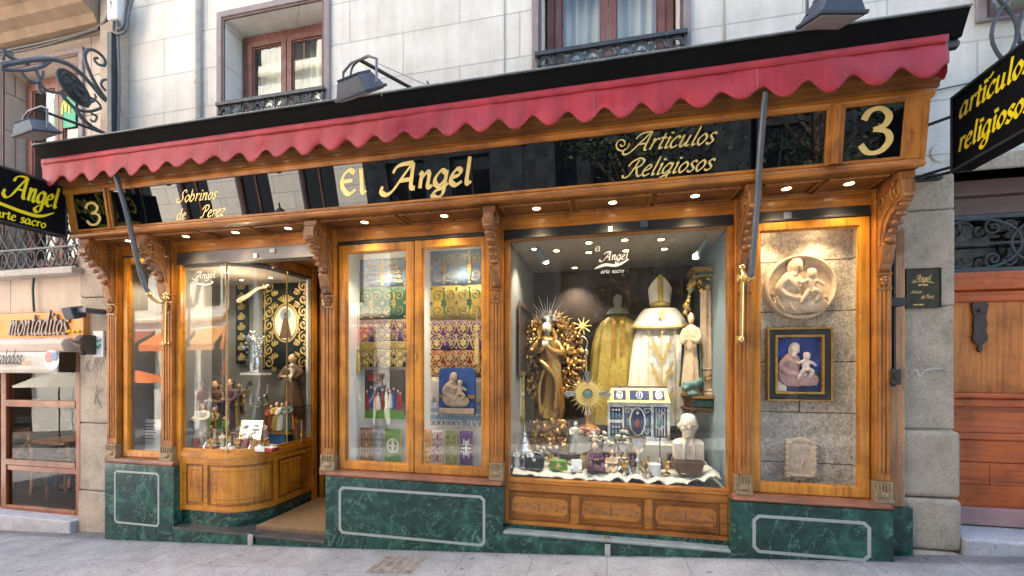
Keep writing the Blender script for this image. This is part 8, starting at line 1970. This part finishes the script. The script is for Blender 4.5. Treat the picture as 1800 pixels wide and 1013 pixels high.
seated('purple-brown seated nativity figure in the middle front of the main window', (PX(1045, .30), .30, ZD+.07), heightof(1045, 772, 828, .3), 'dark_purple', 'brown_cloth', .3)
seated('reddish seated nativity figure right of the purple-brown one', (PX(1076, .30), .30, ZD+.07), heightof(1076, 782, 826, .3), 'terracotta', 'dark_purple', -.2)
# rose spray and pale flowers
def roses(label, px, py, Y, n, mat, w, hgt, seed):
    rr = random.Random(seed); c = P(px, py, Y); t = thing('flower_spray', label, 'flowers', c); m = MB()
    cs = [c+Vector((rr.uniform(-w, w), rr.uniform(-.05, .05), rr.uniform(-hgt, hgt))) for _ in range(n)]
    for p in cs:
        for k in range(7): a = k*.9; m.ell(p+Vector((.011*math.cos(a), .011*math.sin(a)-.004, rr.uniform(-.004, .008))), (.012, .012, .014), n=6)
    m.build('blooms', mat, t, smooth=True); m = MB()
    for p in cs:
        m.tube([p, Vector((c.x+(p.x-c.x)*.4, c.y+.02, c.z-hgt-.03))], .0025, 4)
        for k in range(2): d = Vector((rr.uniform(-.03, .03), rr.uniform(-.02, .02), rr.uniform(-.02, .02))); m.ell(p+d-Vector((0, 0, .02)), (.016, .006, .008), n=5)
    m.build('leaves', 'leaf_green', t); return t
roses('spray of pale cream roses behind the purple-brown figure', 1055, 768, .42, 12, 'rose_white', .09, .045, 1); roses('spray of dusty pink roses at the foot of the gilded monstrance', 1036, 758, .5, 9, 'pink_cloth', .08, .03, 2); roses('cream roses low between chalices in the main window', 1092, 765, .5, 8, 'rose_white', .05, .04, 4); roses('cream flowers at the foot of the gilded statue', 962, 792, .6, 10, 'rose_white', .10, .03, 5)
chalice('silver chalice with gilt bowl, in front of the reliquary chest', (PX(1121, .33), .33, ZD+.075), heightof(1121, 778, 832, .33)*1.15); chalice('wide dull silver chalice left of the taller one, before the chest', (PX(1092, .42), .42, ZD+.08), heightof(1092, 778, 822, .42), 'silver', 'gold', wide=1.25)
x, y = PX(1160, .42), .42; z = ZD+.10; h = heightof(1160, 758, 812, .42); t = thing('standing_crucifix', 'small silver crucifix on a stepped foot in front of the reliquary chest', 'crucifix', (x, y, z)); m = MB(); m.lathe([(.06, 0), (.055, .02), (.03, .05), (.015, .09), (.01, .10)], (x, y, z), 4); m.build('foot', 'silver', t, bevel=.003); m = MB(); m.box(x-.005, x+.005, y-.004, y+.004, z+.10, z+h+.06); m.box(x-.032, x+.032, y-.0035, y+.0035, z+h+.01, z+h+.022); m.build('cross', 'iron_dark', t)
x, y = PX(1150, .30), .30; z = ZD+.07; t = thing('white_candle_box', 'short thick white candle in front of the bust', 'candle', (x, y, z)); m = MB(); m.lathe([(.05, 0), (.055, .01), (.055, .095), (.045, .10), (.03, .09), (0, .088)], (x, y, z), 20); m.build('wax', 'white_letter', t, smooth=True); m = MB(); m.tube([(x, y, z+.088), (x+.002, y, z+.11)], .0015, 5); m.build('wick', 'dark_ink', t)
for i, px in enumerate((1098, 1110, 1128, 1134, 1140)):
    x, y = PX(px, .24), .24; z = ZD+.045; t = thing('holy_water_bottle', ('tiny silver-capped bottle near the purple-brown figures', 'tiny squat glass bottle left of the silver chalice', 'tiny bottle at the foot of the silver chalice', 'tiny bottle with brown base right of the silver chalice', 'tiny bottle nearest the white candle')[i], 'bottle', (x, y, z), 'tiny bottles on the white cloth')
    m = MB(); m.lathe([(.014, 0), (.017, .01), (.017, .035), (.008, .045), (.008, .055)], (x, y, z), 10); m.build('bottle_body', ('silver', 'ivory', 'silver', 'terracotta', 'silver')[i], t, smooth=True); m = MB(); m.lathe([(.010, .055), (.010, .066), (0, .068)], (x, y, z), 10); m.build('cap', 'gold', t)
x, y = PX(1078, .66), .66; plinth('gold fabric covered box behind the seated figures', PX(1085, .5), .55, .58, ZD+.16, .16, .1, 'cream')
# dark framed picture on the left wall of D, and a hanging stole
x = DXa+.045; t = thing('side_picture', 'dark framed picture on the left side wall inside the main window', 'picture', (x, .85, 1.9)); m = MB(); m.box(x-.018, x, .5, 1.2, 1.5, 2.15); m.build('canvas', 'interior_dark', t)
m = MB(); m.box(x+.0005, x+.014, .46, .50, 1.46, 2.19); m.box(x+.0005, x+.014, 1.2, 1.24, 1.46, 2.19); m.box(x+.0005, x+.013, .50, 1.2, 1.46, 1.5); m.box(x+.0005, x+.013, .50, 1.2, 2.15, 2.19); m.build('frame', 'brown_cloth', t, bevel=.004)
x = PX(915, .7); t = thing('hanging_stole', 'gold stole hanging at the left wall of the main window behind the censer', 'stole', (x, .7, 1.2)); z1 = PZ(915, 655, .7); z0 = PZ(915, 745, .7); m = MB(); m.grid(lambda u, v: Vector((x-.04+.08*u, .7+.006*math.sin(u*6), z0+(z1-z0)*v)), 6, 8); m.build('band', 'gold_cloth', t, smooth=True, solid=.006); m = MB(); m.box(x-.012, x+.012, .69, .695, z0+.08, z1-.05); m.box(x-.04, x+.04, .688, .6945, (z0+z1)/2+.03, (z0+z1)/2+.055); m.build('cross_motif', 'white_cloth', t)
# dark back panels behind the statues
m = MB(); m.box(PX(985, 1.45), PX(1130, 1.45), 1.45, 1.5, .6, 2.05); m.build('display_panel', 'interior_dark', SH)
# goods deep in the shop, seen through the entry
for k in range(4):
    for j in range(3):
        x = XS+.3+.22*j; z = .33+k*.45; t = thing('shelf_vase', 'small gilt vase on the %s shelf deep inside the shop doorway' % ('lowest', 'second', 'third', 'top')[k], 'vase', (x, 2.75, z), 'gilt vases on the shop shelves')
        m = MB(); m.lathe([(.04, 0), (.06, .08), (.05, .14), (.025, .18), (.04, .21)], (x, 2.75, z+.001), 12); m.build('vessel', ('gold', 'silver', 'gold_paint')[(j+k) % 3], t, smooth=True)

R.seed(99)
GS = 'small silver goods along the front of the main window'
small_goods(0, 6, 'small silver bell among the goods at the front of the main window', 'altar_bell', 'bell', 'small silver bells in the main window', lambda i: ((897, 917, 1022, 1062, 1104, 1140)[i], (.30, .44, .40, .48, .34, .44)[i], ZD+.07))
small_goods(2, 6, 'small brass votive cup with red wax at the front of the main window', 'votive_cup', 'candle', 'brass votive cups in the main window', lambda i: ((902, 968, 1030, 1098, 1134, 1172)[i], (.42, .42, .48, .28, .34, .34)[i], ZD+.07))
small_goods(1, 4, 'tiny gilt-framed icon standing at the front of the main window', 'framed_icon', 'icon', 'tiny framed icons in the main window', lambda i: ((928, 1066, 1112, 1182)[i], (.50, .44, .46, .50)[i], ZD+.08))
# ---------------------------------------------------------------- camera, light, world
cam = bpy.data.cameras.new('Camera'); co = bpy.data.objects.new('Camera', cam); COL.objects.link(co); SC.camera = co
co.location = (0, CY, CZ); co.rotation_euler = (math.radians(90), 0, TH)
cam.sensor_fit = 'HORIZONTAL'; cam.sensor_width = 36; cam.lens = 36*F/1800; cam.shift_x = 0; cam.shift_y = -(506.5-HY)/1800
cam.clip_start = .05; cam.clip_end = 500
EL, AZ = math.radians(57), math.radians(-14)   # sun behind the shop, azimuth from +Y towards -X
sd = Vector((math.sin(AZ)*math.cos(EL), math.cos(AZ)*math.cos(EL), math.sin(EL)))
sl_ = bpy.data.lights.new('sun', 'SUN'); sl_.energy = 5; sl_.angle = math.radians(.5); sl_.color = (1, .93, .80)
so = bpy.data.objects.new('sun', sl_); COL.objects.link(so); so.location = (0, 20, 30); so.rotation_euler = (-sd).to_track_quat('-Z', 'Y').to_euler()
w = bpy.data.worlds.new('World'); SC.world = w; w.use_nodes = True; t_ = w.node_tree; t_.nodes.clear()
sk = t_.nodes.new('ShaderNodeTexSky'); sk.sky_type = 'NISHITA'; sk.sun_disc = False; sk.sun_elevation = EL; sk.sun_rotation = AZ
sk.air_density = 1.0; sk.dust_density = 3.5; sk.ozone_density = .2
bg = t_.nodes.new('ShaderNodeBackground'); bg.inputs['Strength'].default_value = .14
ow = t_.nodes.new('ShaderNodeOutputWorld'); t_.links.new(sk.outputs[0], bg.inputs[0]); t_.links.new(bg.outputs[0], ow.inputs[0])
SC.view_settings.view_transform = 'Standard'; SC.view_settings.look = 'None'; SC.view_settings.gamma = 1; SC.view_settings.exposure = 2.78
SC.cycles.use_denoising = True; SC.cycles.max_bounces = 7; SC.cycles.diffuse_bounces = 3; SC.cycles.transparent_max_bounces = 12; SC.cycles.sample_clamp_indirect = 6
SC.cycles.caustics_reflective = False; SC.cycles.caustics_refractive = False
